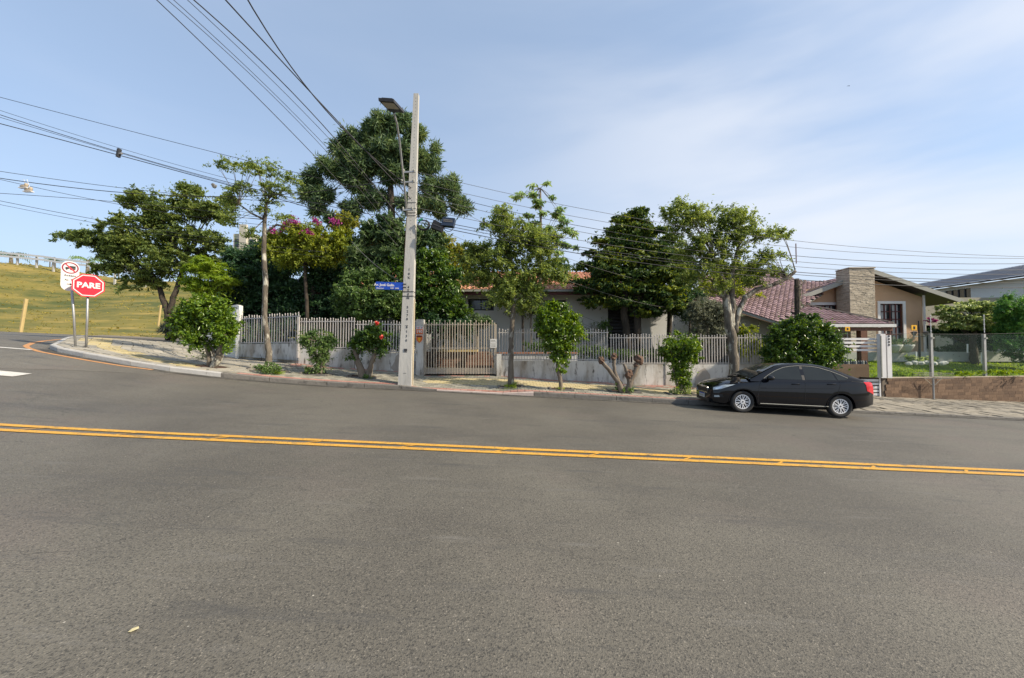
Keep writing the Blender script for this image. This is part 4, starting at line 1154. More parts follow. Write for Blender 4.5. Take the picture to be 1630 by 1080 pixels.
rights = [((664, 274, Yp), (1000, 346, 13), (1630, 409, 13), .009, 'highest cable between the pole and the right edge'),
          ((664, 290, Yp), (1000, 360, 13), (1630, 412, 13), .009, 'second highest cable between the pole and the right edge'),
          ((664, 300, Yp), (1000, 374, 13), (1630, 420, 13), .011, 'third cable down between the pole and the right edge'),
          ((664, 310, Yp), (1000, 383, 13), (1630, 430, 13), .010, 'fourth cable down between the pole and the right edge'),
          ((664, 331, Yp), (1000, 395, 13), (1630, 437, 13), .010, 'fifth cable down between the pole and the right edge'),
          ((664, 345, Yp), (1000, 405, 13), (1630, 446, 13), .014, 'thick black cable sixth down, passing in front of the chimney'),
          ((664, 350, Yp), (1000, 409, 13), (1630, 451, 13), .012, 'seventh cable down between the pole and the right edge'),
          ((664, 354, Yp), (1000, 416, 13), (1630, 458, 13), .016, 'lowest and thickest cable crossing the chimney and the corrugated roof')]
for a, b, c, r, lab in rights: wire([a, b, c], r, lab, 0, 1.7, m='cable' if r > .0105 else 'cable_grey')
wire([(664, 300, Yp), (760, 350, 14), (1110, 462, 19.5)], .008, 'thin service cable slanting down from the pole to the white house behind the conifer', 0, 1, 'cable_grey', name='service_cable')
wire([(664, 350, Yp), (900, 446, 14), (1080, 490, 19.5)], .007, 'lower thin service cable slanting across the dark conifer', 0, 1, 'cable_grey', name='service_cable')
wire([(560, 385, 15), (600, 424, 14), (638, 448, 12.9)], .014, 'grey stay cable running down to the street-name plate from the left', 0, 1, 'cable_grey', name='stay_cable')
# clamp, tied cloths and a pair of shoes on the left cables
c = P(189, 244, 12)
boxthing('cable_clamp', c, [('body', lambda mb: mb.obox(c, (.03, 0, 0), (0, .05, 0), (0.02, 0, .13)), 'steel_dark'), ('jaw', lambda mb: mb.obox(c + Vector((.05, 0, -.02)), (.05, 0, .01), (0, .03, 0), (0, 0, .02)), 'galv')], 'small metal clamp holding the cable bundle at the upper left', 'clamp')
c = P(340, 296, 12.7)
boxthing('cable_clamp', c, [('body', lambda mb: mb.obox(c, (.035, 0, .015), (0, .04, 0), (-.03, 0, .06)), 'kerb'), ('jaw', lambda mb: mb.obox(c + Vector((.06, 0, -.03)), (.03, 0, .03), (0, .03, 0), (0, 0, .03)), 'galv')], 'grey clamp on the cable bundle above the broad left tree', 'clamp')
shoe_m = M['stone_cap']
for k, (px, py) in enumerate([(38, 297), (45, 303)]):
    c = P(px, py, 11.7)
    t = thing('hanging_shoe', c, ['upper left one of two pale shoes hung by their laces on the left cables', 'lower right one of two pale shoes hung by their laces on the left cables'][k], 'shoe', 'shoes hung on the cable')
    mb = MB(); mb.ell(c, (.13, .05, .045), 8, 6); mb.ell(c + Vector((.07, 0, .04)), (.055, .045, .06), 8, 6); mb.build('upper', shoe_m, t, smooth=True)
    mb = MB(); mb.obox(c - Vector((0, 0, .045)), (.13, 0, 0), (0, .045, 0), (0, 0, .012)); mb.build('sole', M['sign_white'], t)
    mb = MB(); mb.tube([c + Vector((.04, 0, .09)), c + Vector((0, 0, .2)), P(px - 2, 286, 11.7)], .005, 4); mb.build('lace', M['sign_white'], t)

# ------------------------------------------------------------------ houses
def wall_panel(mb, x0, x1, z0, z1, y0, th, holes, mi=0):
    xs = sorted({x0, x1, *[h[0] for h in holes], *[h[1] for h in holes]}); zs = sorted({z0, z1, *[h[2] for h in holes], *[h[3] for h in holes]})
    for a, b in zip(xs[:-1], xs[1:]):
        for c, d in zip(zs[:-1], zs[1:]):
            m_, n_ = (a + b) / 2, (c + d) / 2
            if any(h[0] < m_ < h[1] and h[2] < n_ < h[3] for h in holes): continue
            mb.box(a, b, y0, y0 + th, c, d, mi, .3)

def inpoly(x, y, poly):
    c = False; n_ = len(poly)
    for i in range(n_):
        x1, y1 = poly[i]; x2, y2 = poly[(i + 1) % n_]
        if (y1 > y) != (y2 > y) and x < (x2 - x1) * (y - y1) / (y2 - y1) + x1: c = not c
    return c

def tile_roof(name, poly, eave_dir, m_, parent, pu=.22, pv_=.36, h=.055, flat=False, deck=True):
    """barrel tiles laid over a planar polygon; eave_dir runs along the eave"""
    poly = [Vector(p) for p in poly]; n_ = Vector((0, 0, 0))
    for i in range(len(poly)):
        n_ += poly[i].cross(poly[(i + 1) % len(poly)])
    n_.normalize()
    if n_.z < 0: n_ = -n_
    u = Vector(eave_dir); u = (u - n_ * u.dot(n_)).normalized(); v = n_.cross(u)
    if v.z < 0: v = -v
    o = poly[0]; p2 = [((p - o).dot(u), (p - o).dot(v)) for p in poly]
    if deck:
        mb = MB(); mb.prism([p - n_ * .02 for p in poly], -n_ * .10); mb.build('roof_deck', M['fascia'], parent)
    mb = MB(); us = [p[0] for p in p2]; vs_ = [p[1] for p in p2]
    y = min(vs_)
    while y < max(vs_):
        x = min(us)
        while x < max(us):
            if inpoly(x + pu / 2, y + pv_ * .4, p2):
                pts = []
                for (yy, lift) in ((y - .04, .030), (y + pv_, .0)):
                    for k in range(5):
                        a = math.pi * k / 4
                        pts.append(o + u * (x + pu / 2 - math.cos(a) * pu * .5) + v * yy + n_ * (lift + math.sin(a) * (h if not flat else h * .45)))
                mb.add(pts, [(k, k + 1, 6 + k, 5 + k) for k in range(4)] + [(4, 3, 2, 1, 0)])
            x += pu
        y += pv_
    ob = mb.build(name, m_, parent); ob['kind'] = 'stuff'
    return ob

# --- white house
h1 = thing('white_house', (1, 20, 1.0), 'single-storey white house with an orange clay-tile roof behind the garden trees', 'house')
hx = lambda px, Y=20: (px - 815) / F * Y
mb = MB()
hol = [(hx(745), hx(786), 3.55, 4.15), (hx(853), hx(901), 2.1, 4.08), (hx(968), hx(1021), 1.0, 3.85)]
wall_panel(mb, -9.5, hx(1072), .6, 4.42, 20, .22, hol); mb.box(-9.5, -9.28, 20.22, 28, .6, 4.42); mb.box(hx(1072) - .22, hx(1072), 20.22, 28, .6, 4.42); mb.box(-9.28, hx(1072) - .22, 27.8, 28, .6, 4.42)
mb.box(hx(1072) + .02, 13.2, 23, 23.2, .6, 3.7)
mb.build('wall', M['wall_clean'], h1)
mb = MB(); mb.box(-9.2, hx(1072) - .24, 20.9, 21.0, .8, 4.3); mb.build('dark_interior', M['window_dark'], h1)
w = None
for i, (a, b, c, d) in enumerate(hol):
    if i == 2: continue
    mb = MB(); mb.box(a, b, 20.10, 20.13, c, d); pane_m = M['window_dark']
    fr = MB(); 
    for q in ((a, a + .07, c, d), (b - .07, b, c, d), (a + .07, b - .07, d - .07, d), (a + .07, b - .07, c, c + .07), ((a + b) / 2 - .03, (a + b) / 2 + .03, c + .07, d - .07)): fr.box(q[0], q[1], 20.05, 20.14 if False else 20.16, q[2], q[3])
    f_ = fr.build('window', M['steel_dark'], h1); mb.build('pane', pane_m, f_)
a, b, c, d = hol[2]
dr = MB(); dr.box(a, b, 20.16, 20.2, c, d); dd = dr.build('shutter_door', M['steel_dark'], h1)
k = 0
z = c + .1
while z < d - .05:
    sl = MB(); sl.obox(((a + b) / 2, 20.08, z), ((b - a) / 2 - .05, 0, 0), (0, .03, -.02), (0, .006, .045)); sl.build('slat', M['garden'] if False else M['beige_shade'] if k % 3 == 9 else M['steel_dark'], dd); z += .17; k += 1
mb = MB(); mb.box(-10, hx(1085, 19.3), 19.25, 19.31, 4.26, 4.42); mb.build('fascia_board', M['dark_red'], h1)
mb = MB(); mb.box(-10, hx(1085, 19.3), 19.12, 19.24, 4.40, 4.50); mb.build('gutter', M['fascia'], h1)
mb = MB(); mb.box(-10, hx(1085, 19.3), 19.32, 19.98, 4.36, 4.40); mb.build('soffit', M['dark_red'], h1)
xe = hx(1085, 19.3)
tile_roof('roof_tiles', [(-10, 19.2, 4.50), (xe, 19.2, 4.50), (xe - 2.5, 24, 6.35), (-7.5, 24, 6.35)], (1, 0, 0), M['terracotta'], h1)
tile_roof('roof_tiles', [(-10, 28.8, 4.50), (xe, 28.8, 4.50), (xe - 2.5, 24, 6.35), (-7.5, 24, 6.35)], (1, 0, 0), M['terracotta'], h1, pu=.44, pv_=.7)
tile_roof('roof_tiles', [(xe, 19.2, 4.50), (xe, 28.8, 4.50), (xe - 2.5, 24, 6.35)], (0, 1, 0), M['terracotta'], h1, pu=.3, pv_=.45)
# --- distant apartment block seen between the left trees
ab = thing('apartment_block', (-48, 70, 8), 'pale distant apartment block glimpsed between the two left street trees', 'building')
ax0, ax1 = hx(368, 70), hx(402, 70)
mb = MB(); mb.box(ax0, ax1, 70, 80, 4, 22.6); mb.box(ax0 + 1.3, ax0 + 2.6, 69.6, 70, 4, 24.2); mb.build('wall', mat('cream_render', (.52, .49, .42), None, .5, .9), ab)
for i in range(4):
    for j in range(2):
        mb = MB(); mb.box(ax0 + (.3 if j == 0 else 2.9), ax0 + (1.1 if j == 0 else 3.7), 69.93, 69.99, 11.5 + i * 2.9, 12.9 + i * 2.9); mb.build('window', M['window_dark'], ab)

# --- beige house with the stone chimney
h2 = thing('beige_house', (18, 22, 1.2), 'beige gabled house with brown tile roof and a stone-clad chimney', 'house')
Y2 = 22.0
ap = P(1372, 437, Y2); gl, gr = P(1236, 487, Y2), P(1512, 484, Y2)
xl, xr = P(1236, 560, Y2).x, P(1470, 560, Y2).x
zl = lambda x: (gl.z + (ap.z - gl.z) * (x - gl.x) / (ap.x - gl.x)) if x < ap.x else (ap.z + (gr.z - ap.z) * (x - ap.x) / (gr.x - ap.x))
WL = (P(1292, 485, Y2).x, P(1332, 485, Y2).x, P(0, 528, Y2).z, P(0, 486, Y2).z)
WR = (P(1400, 482, Y2).x, P(1436, 482, Y2).x, P(0, 545, Y2).z, P(0, 484, Y2).z)
mb = MB(); base_z = 1.0; top_z = 3.6
wall_panel(mb, xl, xr, base_z, zl(xr) - .15, Y2, .2, [WL, WR])
zt = zl(xr) - .15
mb.prism([(xl, Y2, zt), (xr, Y2, zt), (ap.x, Y2, ap.z - .12)], (0, .2, 0), 0, .3)
mb.box(xr - .2, xr, Y2 + .2, 32, base_z, zt); mb.box(xl, xl + .2, Y2 + .2, 32, base_z, zt)
mb.build('wall', M['beige'], h2)
ymid = 32
def slab(a, b, name, m_, dy0, dy1, th):
    mb = MB(); nrm = Vector((-(b.z - a.z), 0, b.x - a.x)).normalized(); 
    if nrm.z < 0: nrm = -nrm
    A, B = Vector((a.x, dy0, a.z)), Vector((b.x, dy0, b.z))
    mb.prism([A, B, B + nrm * th, A + nrm * th], (0, dy1 - dy0, 0)); return mb.build(name, m_, h2)
A_ = P(1372, 437, Y2); A_.y = 0
er, el = gr + (gr - ap) * .0, gl
slab(ap, er, 'roof_soffit', M['window_dark'] if False else M['steel_dark'], 21.35, 32.5, .04)
slab(el, ap, 'roof_soffit', M['fascia'], 21.35, 32.5, .04)
up3 = Vector((0, 0, .06))
for (a, b) in ((ap, er), (el, ap)):
    mb = MB(); A, B = Vector((a.x, 21.30, a.z + .02)), Vector((b.x, 21.30, b.z + .02))
    mb.prism([A - Vector((0, 0, .10)), B - Vector((0, 0, .10)), B + Vector((0, 0, .14)), A + Vector((0, 0, .14))], (0, .045, 0)); mb.build('barge_board', M['fascia'], h2)
tile_roof('roof_tiles', [Vector((ap.x, 21.3, ap.z)) + up3, Vector((er.x, 21.3, er.z)) + up3, Vector((er.x, 32.5, er.z)) + up3, Vector((ap.x, 32.5, ap.z)) + up3], (0, 1, 0), M['brown_tile'], h2, pu=.3, pv_=.4, deck=False)
tile_roof('roof_tiles', [Vector((ap.x, 21.3, ap.z)) + up3, Vector((el.x, 21.3, el.z)) + up3, Vector((el.x, 32.5, el.z)) + up3, Vector((ap.x, 32.5, ap.z)) + up3], (0, 1, 0), M['brown_tile'], h2, pu=.3, pv_=.4, deck=False)
# chimney, clad in thin ledger stones
cx0, cx1, cy0, cy1, ct = 18.2, 19.52, 20.9, 21.75, 5.92
mb = MB(); mb.box(cx0, cx1, cy0, cy1, 1.0, ct); ch = mb.build('chimney', M['mortar'], h2)
lm = MB(); z = 1.0
while z < ct - .03:
    hh_ = rnd.uniform(.030, .055)
    x = cx0 - .02
    while x < cx1:
        l = min(rnd.uniform(.10, .30), cx1 + .02 - x); pr = rnd.uniform(.010, .030)
        lm.box(x + .003, x + l - .003, cy0 - pr, cy0 + .01, z + .002, min(ct, z + hh_ - .003)); x += l
    y = cy0
    while y < cy1:
        l = min(rnd.uniform(.16, .42), cy1 - y); pr = rnd.uniform(.012, .035)
        lm.box(cx0 - pr, cx0 + .01, y + .003, y + l - .003, z + .002, min(ct, z + hh_ - .003)); 
        lm.box(cx1 - .01, cx1 + pr, y + .003, y + l - .003, z + .002, min(ct, z + hh_ - .003)); y += l
    z += hh_
o = lm.build('ledger_stones', M['stone_clad'], ch); o['kind'] = 'stuff'
mb = MB(); mb.box(cx0 - .05, cx1 + .05, cy0 - .06, cy1 + .02, ct, ct + .05); mb.build('chimney_cap', M['stone_cap'], ch)
# windows: white surround, dark red french doors with little panes
for (a, b, c, d), nc, nr, rail in ((WR, 4, 5, True), (WL, 4, 3, False)):
    t = .15
    fr = MB()
    for q in ((a - t, a, c - .02, d + t), (b, b + t, c - .02, d + t), (a, b, d, d + t)): fr.box(q[0], q[1], Y2 - .05, Y2 + .04, q[2], q[3])
    f_ = fr.build('window', M['sign_white'], h2)
    mb = MB(); mb.box(a, b, Y2 + .12, Y2 + .14, c, d); mb.build('pane', M['window_dark'], f_)
    cw = (b - a)
    for s in range(2):
        mb = MB(); mb.box(a + cw * (.12 + .5 * s), a + cw * (.36 + .5 * s), Y2 + .095, Y2 + .11, c + .1, d - .06); mb.build('curtain', M['curtain'], f_)
    mu = MB()
    for i in range(nc + 1): 
        x = a + cw * i / nc; mu.box(x - .028, x + .028, Y2 + .05, Y2 + .085, c, d)
    for j in range(nr + 1):
        z = c + (d - c) * j / nr
        for i in range(nc): mu.box(a + cw * i / nc + .03, a + cw * (i + 1) / nc - .03, Y2 + .052, Y2 + .083, z - .025, z + .025)
    mu.build('muntins', M['dark_red'], f_)
# upper storey behind and rear wing to the right
mb = MB(); ux0, ux1 = hx(1150, 27), hx(1262, 27); mb.box(ux0, ux1, 27, 33, 1, P(0, 450, 27).z); mb.build('upper_wall', M['beige'], h2)
tile_roof('roof_tiles', [P(1140, 449, 26.6), P(1296, 462, 26.6), P(1252, 437, 29), P(1140, 425, 29)], (1, 0, 0), M['brown_tile'], h2, pu=.3)
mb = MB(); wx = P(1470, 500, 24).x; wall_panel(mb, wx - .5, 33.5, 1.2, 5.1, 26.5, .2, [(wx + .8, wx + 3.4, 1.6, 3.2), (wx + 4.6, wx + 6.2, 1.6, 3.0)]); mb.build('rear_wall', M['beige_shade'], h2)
mb = MB(); mb.box(wx - .3, 33.3, 27.2, 27.3, 1.2, 5.0); mb.build('dark_interior', M['window_dark'], h2)
mb = MB(); mb.tube([(xr + .05, Y2 - .05, 1.2), (xr + .05, Y2 - .05, zt + .1)], .06, 8); mb.build('downpipe', M['sign_white'], h2)
# left wing wall in shade and the low roof over it
lwx0, lwx1 = P(1165, 500, 19.3).x, P(1242, 512, 18.6).x
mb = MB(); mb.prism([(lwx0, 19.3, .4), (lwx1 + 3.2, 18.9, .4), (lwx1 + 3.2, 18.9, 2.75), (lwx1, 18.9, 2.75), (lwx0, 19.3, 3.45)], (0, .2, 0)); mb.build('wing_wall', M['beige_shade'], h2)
plA = plane3(P(1180, 494, 18.9), P(1240, 513, 18.2), P(1300, 450, 23.5))
polyA = [PP(*q, plA) for q in ((1180, 494), (1240, 513), (1283, 484), (1350, 446), (1262, 449), (1180, 441), (1110, 438), (1120, 476))]
tile_roof('roof_tiles', polyA, polyA[1] - polyA[0], M['brown_tile'], h2, pu=.21, pv_=.27, h=.045)
mb = MB(); mb.beam(polyA[0] + Vector((0, -.05, -.07)), polyA[1] + Vector((0, -.05, -.07)), .12, .14); mb.build('gutter', M['fascia'], h2)
mb = MB(); mb.beam(polyA[7] + Vector((0, -.05, -.07)), polyA[0] + Vector((0, -.05, -.07)), .12, .14); mb.build('gutter', M['fascia'], h2)
# carport roof
cl, cr = P(1240, 516, 18.1), P(1422, 518, 18.1); pk_ = P(1277, 486, 20.6)
cr = Vector((cr.x, 18.1, cl.z)); 
plB = plane3(cl, cr, pk_)
tile_roof('carport_tiles', [cl, cr, pk_], (1, 0, 0), M['brown_tile'], h2, pu=.21, pv_=.24, h=.04)
cb_ = Vector((cr.x - .1, 21.8, cl.z + .0))
tile_roof('carport_tiles', [cr, cb_, pk_], (0, 1, 0), M['brown_tile'], h2, pu=.21, pv_=.24, h=.04)
mb = MB(); mb.box(cl.x, cr.x + .05, 18.0, 18.10, cl.z - .15, cl.z - .01); mb.build('gutter', M['fascia_white'], h2)
mb = MB(); mb.box(cl.x, cr.x, 18.13, 18.25, cl.z - .32, cl.z - .16); mb.build('carport_beam', M['wood_red'], h2)
mb = MB(); mb.beam(pk_ + Vector((0, -.02, .09)), cr + Vector((0, -.02, .07)), .10, .06); mb.build('hip_cap', M['stone_cap'], h2)
for px in (1381,):
    x = P(px, 560, 17.9).x; mb = MB(); mb.box(x - .15, x + .15, 18.05, 18.3, garden(x, 18) - .2, cl.z - .32); mb.build('carport_post', M['wood_red'], h2)
# step/terrace edge
mb = MB(); mb.box(xl + 2, 33, Y2 - 1.3, Y2 - .02, .9, 1.42); mb.build('terrace', M['kerb_pale'], h2)

# --- white house with the corrugated roof, far right
h3 = thing('white_outbuilding', (30, 29, 2), 'two-storey white building under a grey corrugated roof at the right edge', 'building')
eL, eR = P(1457, 461, 32), P(1760, 421, 22.3); rL, rR = P(1447, 455, 40), P(1760, 398, 27)
mb = MB(); NC = 150; rows = []
for j in range(2):
    pass
vs = []
for i in range(NC * 4 + 1):
    t = i / (NC * 4); a = eL.lerp(eR, t); b = rL.lerp(rR, t); dz = .045 * math.sin(i * math.pi / 2)
    vs += [(a.x, a.y, a.z + dz), (b.x, b.y, b.z + dz)]
mb.add(vs, [(2 * i, 2 * i + 2, 2 * i + 3, 2 * i + 1) for i in range(NC * 4)], 0, .4); mb.build('corrugated_roof', M['grey_sheet'], h3)
d3 = (eR - eL); d3.z = 0; d3.normalize(); n3 = Vector((-d3.y, d3.x, 0))
if n3.y < 0: n3 = -n3
wl0 = eL + d3 * .8 + n3 * .7; wl1 = eR + n3 * .7
def wq(s0, s1, z0, z1, off=0.0, th=.2, mb=None):
    mb = mb or MB(); a = wl0 + d3 * s0 + n3 * off; b = wl0 + d3 * s1 + n3 * off
    mb.prism([(a.x, a.y, z0), (b.x, b.y, z0), (b.x, b.y, z1), (a.x, a.y, z1)], n3 * th); return mb
LL = (wl1 - wl0).length; et = eL.z - .12
mb = wq(0, .7, 0, et); wq(2.3, LL, 0, et, mb=mb); wq(.7, 2.3, 0, et - 1.35, mb=mb); wq(.7, 2.3, et - .25, et, mb=mb); mb.build('wall', M['wall_clean'], h3)
mb = wq(.7, 2.3, et - 1.35, et - .25, .12, .05); wn3 = mb.build('window', M['window_dark'], h3)
mb = MB(); [wq(.7 + i * .4 - .03, .7 + i * .4 + .03, et - 1.35, et - .25, .06, .05, mb) for i in range(1, 4)]; mb.build('mullions', M['steel_dark'], wn3)
mb = wq(-.8, LL, et - .02, et + .08, -.62, .06); mb.build('fascia', M['steel_dark'], h3)
for s in (5.2, 9.0):
    mb = wq(s, s + .10, 0, et, -.06, .05); mb.build('downpipe', M['fascia'], h3)
mb = MB(); mb.box(eL.x - 1, eL.x - .0, 34, 40, 0, et - .2); mb.build('end_wall', M['wall_clean'], h3)

# ------------------------------------------------------------------ right-hand boundary: stone wall with glass fence
sw = thing('stone_wall', (19, 16.8, 0), 'low wall of brown stone tiles with a pale coping under the glass fence', 'wall')
WA, WB = Vector((15.45, 16.3, 0)), Vector((31, 18.45, 0)); wd = (WB - WA).normalized(); wnn = Vector((wd.y, -wd.x, 0)); WT = .33
mb = MB(); mb.prism([WA + Vector((0, 0, -1.2)), WB + Vector((0, 0, -1.6)), WB + Vector((0, 0, WT)), WA + Vector((0, 0, WT))], -wnn * .22); mb.build('core', M['mortar'], sw)
mb = MB(); mb.prism([WA + wnn * .05 + Vector((-.03, 0, WT)), WB + wnn * .05 + Vector((0, 0, WT)), WB + wnn * .05 + Vector((0, 0, WT + .035)), WA + wnn * .05 + Vector((-.03, 0, WT + .035))], -wnn * .30); mb.build('coping', M['stone_cap'], sw)
tm = []
for l_ in (.30, .38, .24):
    q = MB(); q.box(-l_ / 2 + .004, l_ / 2 - .004, -.018, .018, -.061, .061); o = q.build('stone_tile', M['stone_brown']); tm.append((l_, o.data)); bpy.data.objects.remove(o)
z = WT - .066; ang = math.atan2(wd.y, wd.x); cnt = 0
while z > -1.15:
    s = rnd.uniform(-.2, 0)
    while s < 10.0:
        l_, me = rnd.choice(tm); c = WA + wd * (s + l_ / 2)
        if z > zf(c.x) - .1 and s >= -.02 and cnt < 300:
            inst(me, 'stone_tile', sw, (c.x + wnn.x * (.018 + rnd.uniform(-.008, .012)), c.y + wnn.y * .018, z), (0, 0, ang)); cnt += 1
        s += l_
    z -= .126
mb = MB(); mb.prism([WA + Vector((0, 0.02, -1.0)), WA + Vector((-.02, 1.6, -1.0)), WA + Vector((-.02, 1.6, WT)), WA + Vector((0, .02, WT))], (-.03, 0, 0)); mb.build('return_face', M['stone_brown'], sw)
gf = thing('glass_fence', (19, 16.9, WT), 'clear glass panel fence with grey metal posts standing on the brown stone wall', 'fence')
def on_wall(px):
    # ray of this column meets the wall line
    k_ = (px - 815) / F
    s = (k_ * WA.y - WA.x) / (wd.x - k_ * wd.y); return WA + wd * s - wnn * .1
for px in (1486, 1571, 1665, 1775):
    p = on_wall(px)
    mb = MB(); mb.obox((p.x, p.y, WT + .035 + .93), wd * .055, wnn * .045, (0, 0, .93)); mb.build('post', M['galv'], gf)
    mb = MB(); mb.obox((p.x + .02, p.y - .08, WT + 1.70), wd * .05, wnn * .02, (0, 0, .03)); mb.build('glass_clip', M['fascia'], gf)
xs_ = [on_wall(q) for q in (1415, 1486, 1571, 1665, 1775)]
for a, b in zip(xs_[:-1], xs_[1:]):
    mb = MB(); A, B = a + wd * .07, b - wd * .07
    mb.prism([A + Vector((0, 0, WT + .05)), B + Vector((0, 0, WT + .05)), B + Vector((0, 0, WT + 1.86)), A + Vector((0, 0, WT + 1.86))], -wnn * .01); mb.build('glass_panel', M['glass'], gf)
# wire and rods above the glass fence
for px, y1, y0 in ((1482, 502, 533), (1567, 501, 530)):
    p = on_wall(px); t = thing('antenna_rod', (p.x, p.y, WT + 1.9), 'thin white electric-fence rod above the ' + ('left' if px < 1500 else 'right') + ' post of the glass fence', 'rod')
    a, b = P(px, y0, p.y), P(px - 1, y1, p.y)
    mb = MB(); mb.tube([a, b], .012, 5); mb.build('rod', M['sign_white'], t)
    for k in range(4):
        mb = MB(); q = a.lerp(b, .2 + .25 * k); mb.tube([q - Vector((0, 0, .02)), q + Vector((0, 0, .02))], .025, 6); mb.build('insulator', M['sign_white'], t)
wire([(1400, 530, 16.4), (1480, 532, 16.6), (1640, 530, 17.3)], .006, 'thin dark electric-fence wire running just above the glass panels', 0, 1.2, 'cable_grey', name='fence_wire')
# white gate posts and slatted gate
for k, (px0, px1) in enumerate(((1399, 1407), (1409, 1416))):
    a, b = P(px0, 600, 16.2), P(px1, 600, 16.2)
    t = thing('white_post', ((a.x + b.x) / 2, 16.2, .35), ['broad white post left of its notched twin at the slatted gate', 'narrow white post with dark notches at the start of the glass fence'][k], 'post', 'white posts at the slatted gate')
    mb = MB(); mb.box(a.x, b.x, 16.08, 16.26, .36, P(0, 532 + k * 2, 16.2).z); mb.build('post_shaft', M['sign_white'], t)
    if k:
        for i in range(4):
            z = 2.05 - i * .12; mb = MB(); mb.box(a.x + .05, a.x + .11, 16.065, 16.079, z, z + .07); mb.build('notch', M['steel_dark'], t)
    else:
        mb = MB(); mb.box(a.x - .02, a.x + .02, 16.05, 16.079, .4, 2.1); mb.build('edge_strip', M['fascia'], t)
sg = thing('slatted_gate', (14.4, 16.35, -.3), 'white horizontal-slat driveway gate with a glazed middle between the big bush and white posts', 'gate')
x0, x1 = P(1318, 560, 16.35).x, P(1399, 560, 16.35).x
for i in range(4):
    z = P(0, 540 + i * 5.8, 16.3).z; mb = MB(); mb.box(x0, x1, 16.33, 16.37, z - .045, z + .045); mb.build('slat', M['sign_white'], sg)
for i in range(5):
    z = P(0, 606 + i * 5.6, 16.3).z; mb = MB(); mb.box(x0, x1 + .12, 16.33, 16.37, z - .05, z + .05); mb.build('slat', M['sign_white'], sg)
mb = MB(); mb.box(x0, x1, 16.345, 16.355, P(0, 602, 16.3).z, P(0, 562, 16.3).z); mb.build('glazed_panel', M['glass'], sg)
for x in (x0, x1 - .06):
    mb = MB(); mb.box(x, x + .06, 16.30, 16.325, -.55, 2.05); mb.build('frame_upright', M['sign_white'], sg)
# garbage basket on a post in front of the stone wall
gb = on_wall(1474); gb = Vector((gb.x, gb.y - .35, side(gb.x, gb.y - .35)))
tb = thing('waste_basket_stand', gb, 'raised wire waste basket on a thin grey post in front of the stone wall', 'basket stand')
hb = P(1474, 603, gb.y).z
mb = MB(); mb.tube([gb, (gb.x, gb.y, hb)], .035, 8); mb.build('post', M['galv'], tb)
for s in (-1, 1):
    mb = MB(); mb.tube([(gb.x, gb.y, hb - .32), (gb.x + s * .38, gb.y, hb + .02)], .015, 6); mb.build('strut', M['stone_cap'], tb)
mb = MB()
for i in range(7): mb.tube([(gb.x - .62 + i * .205, gb.y - .22, hb + .02), (gb.x - .62 + i * .205, gb.y + .22, hb + .02)], .007, 4)
for j in range(4):
    zz = hb + .02 + j * .07
    mb.tube([(gb.x - .62, gb.y - .22, zz), (gb.x + .62, gb.y - .22, zz), (gb.x + .62, gb.y + .22, zz), (gb.x - .62, gb.y + .22, zz), (gb.x - .62, gb.y - .22, zz)], .007, 4)
mb.build('basket', M['cable_grey'], tb)

# garden furniture of the beige house
def yel(px, py, Y, w, h, gx, label):
    c = P(px, py, Y); t = thing('warning_sign', c, label, 'sign')
    mb = MB(); mb.box(c.x - w, c.x + w, Y - .01, Y + .01, c.z - h, c.z + h); mb.build('plate', M['sign_yellow'], t)
    mb = MB(); mb.box(c.x - w * .35, c.x + w * .35, Y - .015, Y - .0105, c.z - h * .6, c.z + h * .5); mb.build('symbol', M['sign_black'], t)
    mb = MB(); mb.tube([(c.x, Y + .02, c.z), (c.x, Y + .02, gx)], .01, 5); mb.build('stem', M['galv'], t)
yel(1349, 524, 17.8, .11, .10, P(0, 575, 17.8).z, 'small yellow warning plate on a thin stem under the carport roof')
yel(1455, 522, 18.6, .13, .125, P(0, 540, 18.6).z, 'yellow warning plate beside the black garden lamp post')
lpz = P(1464, 573, 18.9)
gl_ = thing('garden_lamp', lpz, 'black garden lamp post with side arms holding two lanterns on the lawn', 'lamp post')
mb = MB(); mb.tube([lpz, P(1463.5, 540, 18.9), P(1462, 511, 18.9)], [.05, .045, .025], 8); mb.build('post', M['black'], gl_)
mb = MB(); mb.tube([P(1453, 536, 18.9), P(1474, 536, 18.9)], .018, 6); mb.build('crossarm', M['black'], gl_)
for px in (1455, 1474):
    c = P(px, 531, 18.9); mb = MB(); mb.tube([c - Vector((0, 0, .12)), c - Vector((0, 0, .02)), c + Vector((0, 0, .05)), c + Vector((0, 0, .09))], [.04, .09, .13, .03], 8); mb.build('lantern', M['steel_dark'], gl_)
for k, (px, py) in enumerate(((1422, 549), (1441, 549))):
    c = P(px, py, 20.2 + k * .3); t = thing('bowl_planter', c - Vector((0, 0, .4)), ['pale bowl planter with a clipped shrub, left of two at the house window', 'pale bowl planter with a clipped dark ball, right of two near the lamp post'][k], 'planter')
    mb = MB(); mb.tube([c - Vector((0, 0, .42)), c - Vector((0, 0, .3)), c - Vector((0, 0, .08)), c], [.14, .24, .36, .37], 14); mb.build('bowl', M['kerb_pale'], t, smooth=True)
    V, T = leaf_arrays([c + Vector((0, 0, .12))], [(.34, .34, .24)], [500], .07, .035); leaf_object('clipped_ball', V, T, M['leaf_dark'] if k else M['leaf_mid'], t)
for k, (px, py0, py1, Y) in enumerate(((1458, 576, 560, 18.4), (1540, 562, 548, 20), (1563, 579, 561, 18.4))):
    a, b = P(px, py0, Y), P(px, py1, Y); mb = MB(); mb.tube([a, b], .035, 7)
    tag(mb.build('garden_stake', M['sign_white'], origin=a), ['short white garden light stake beside the black lamp post', 'small white stake deep in the garden left of the tree trunk', 'white stake on the lawn at the foot of the layered garden tree'][k], 'stake')
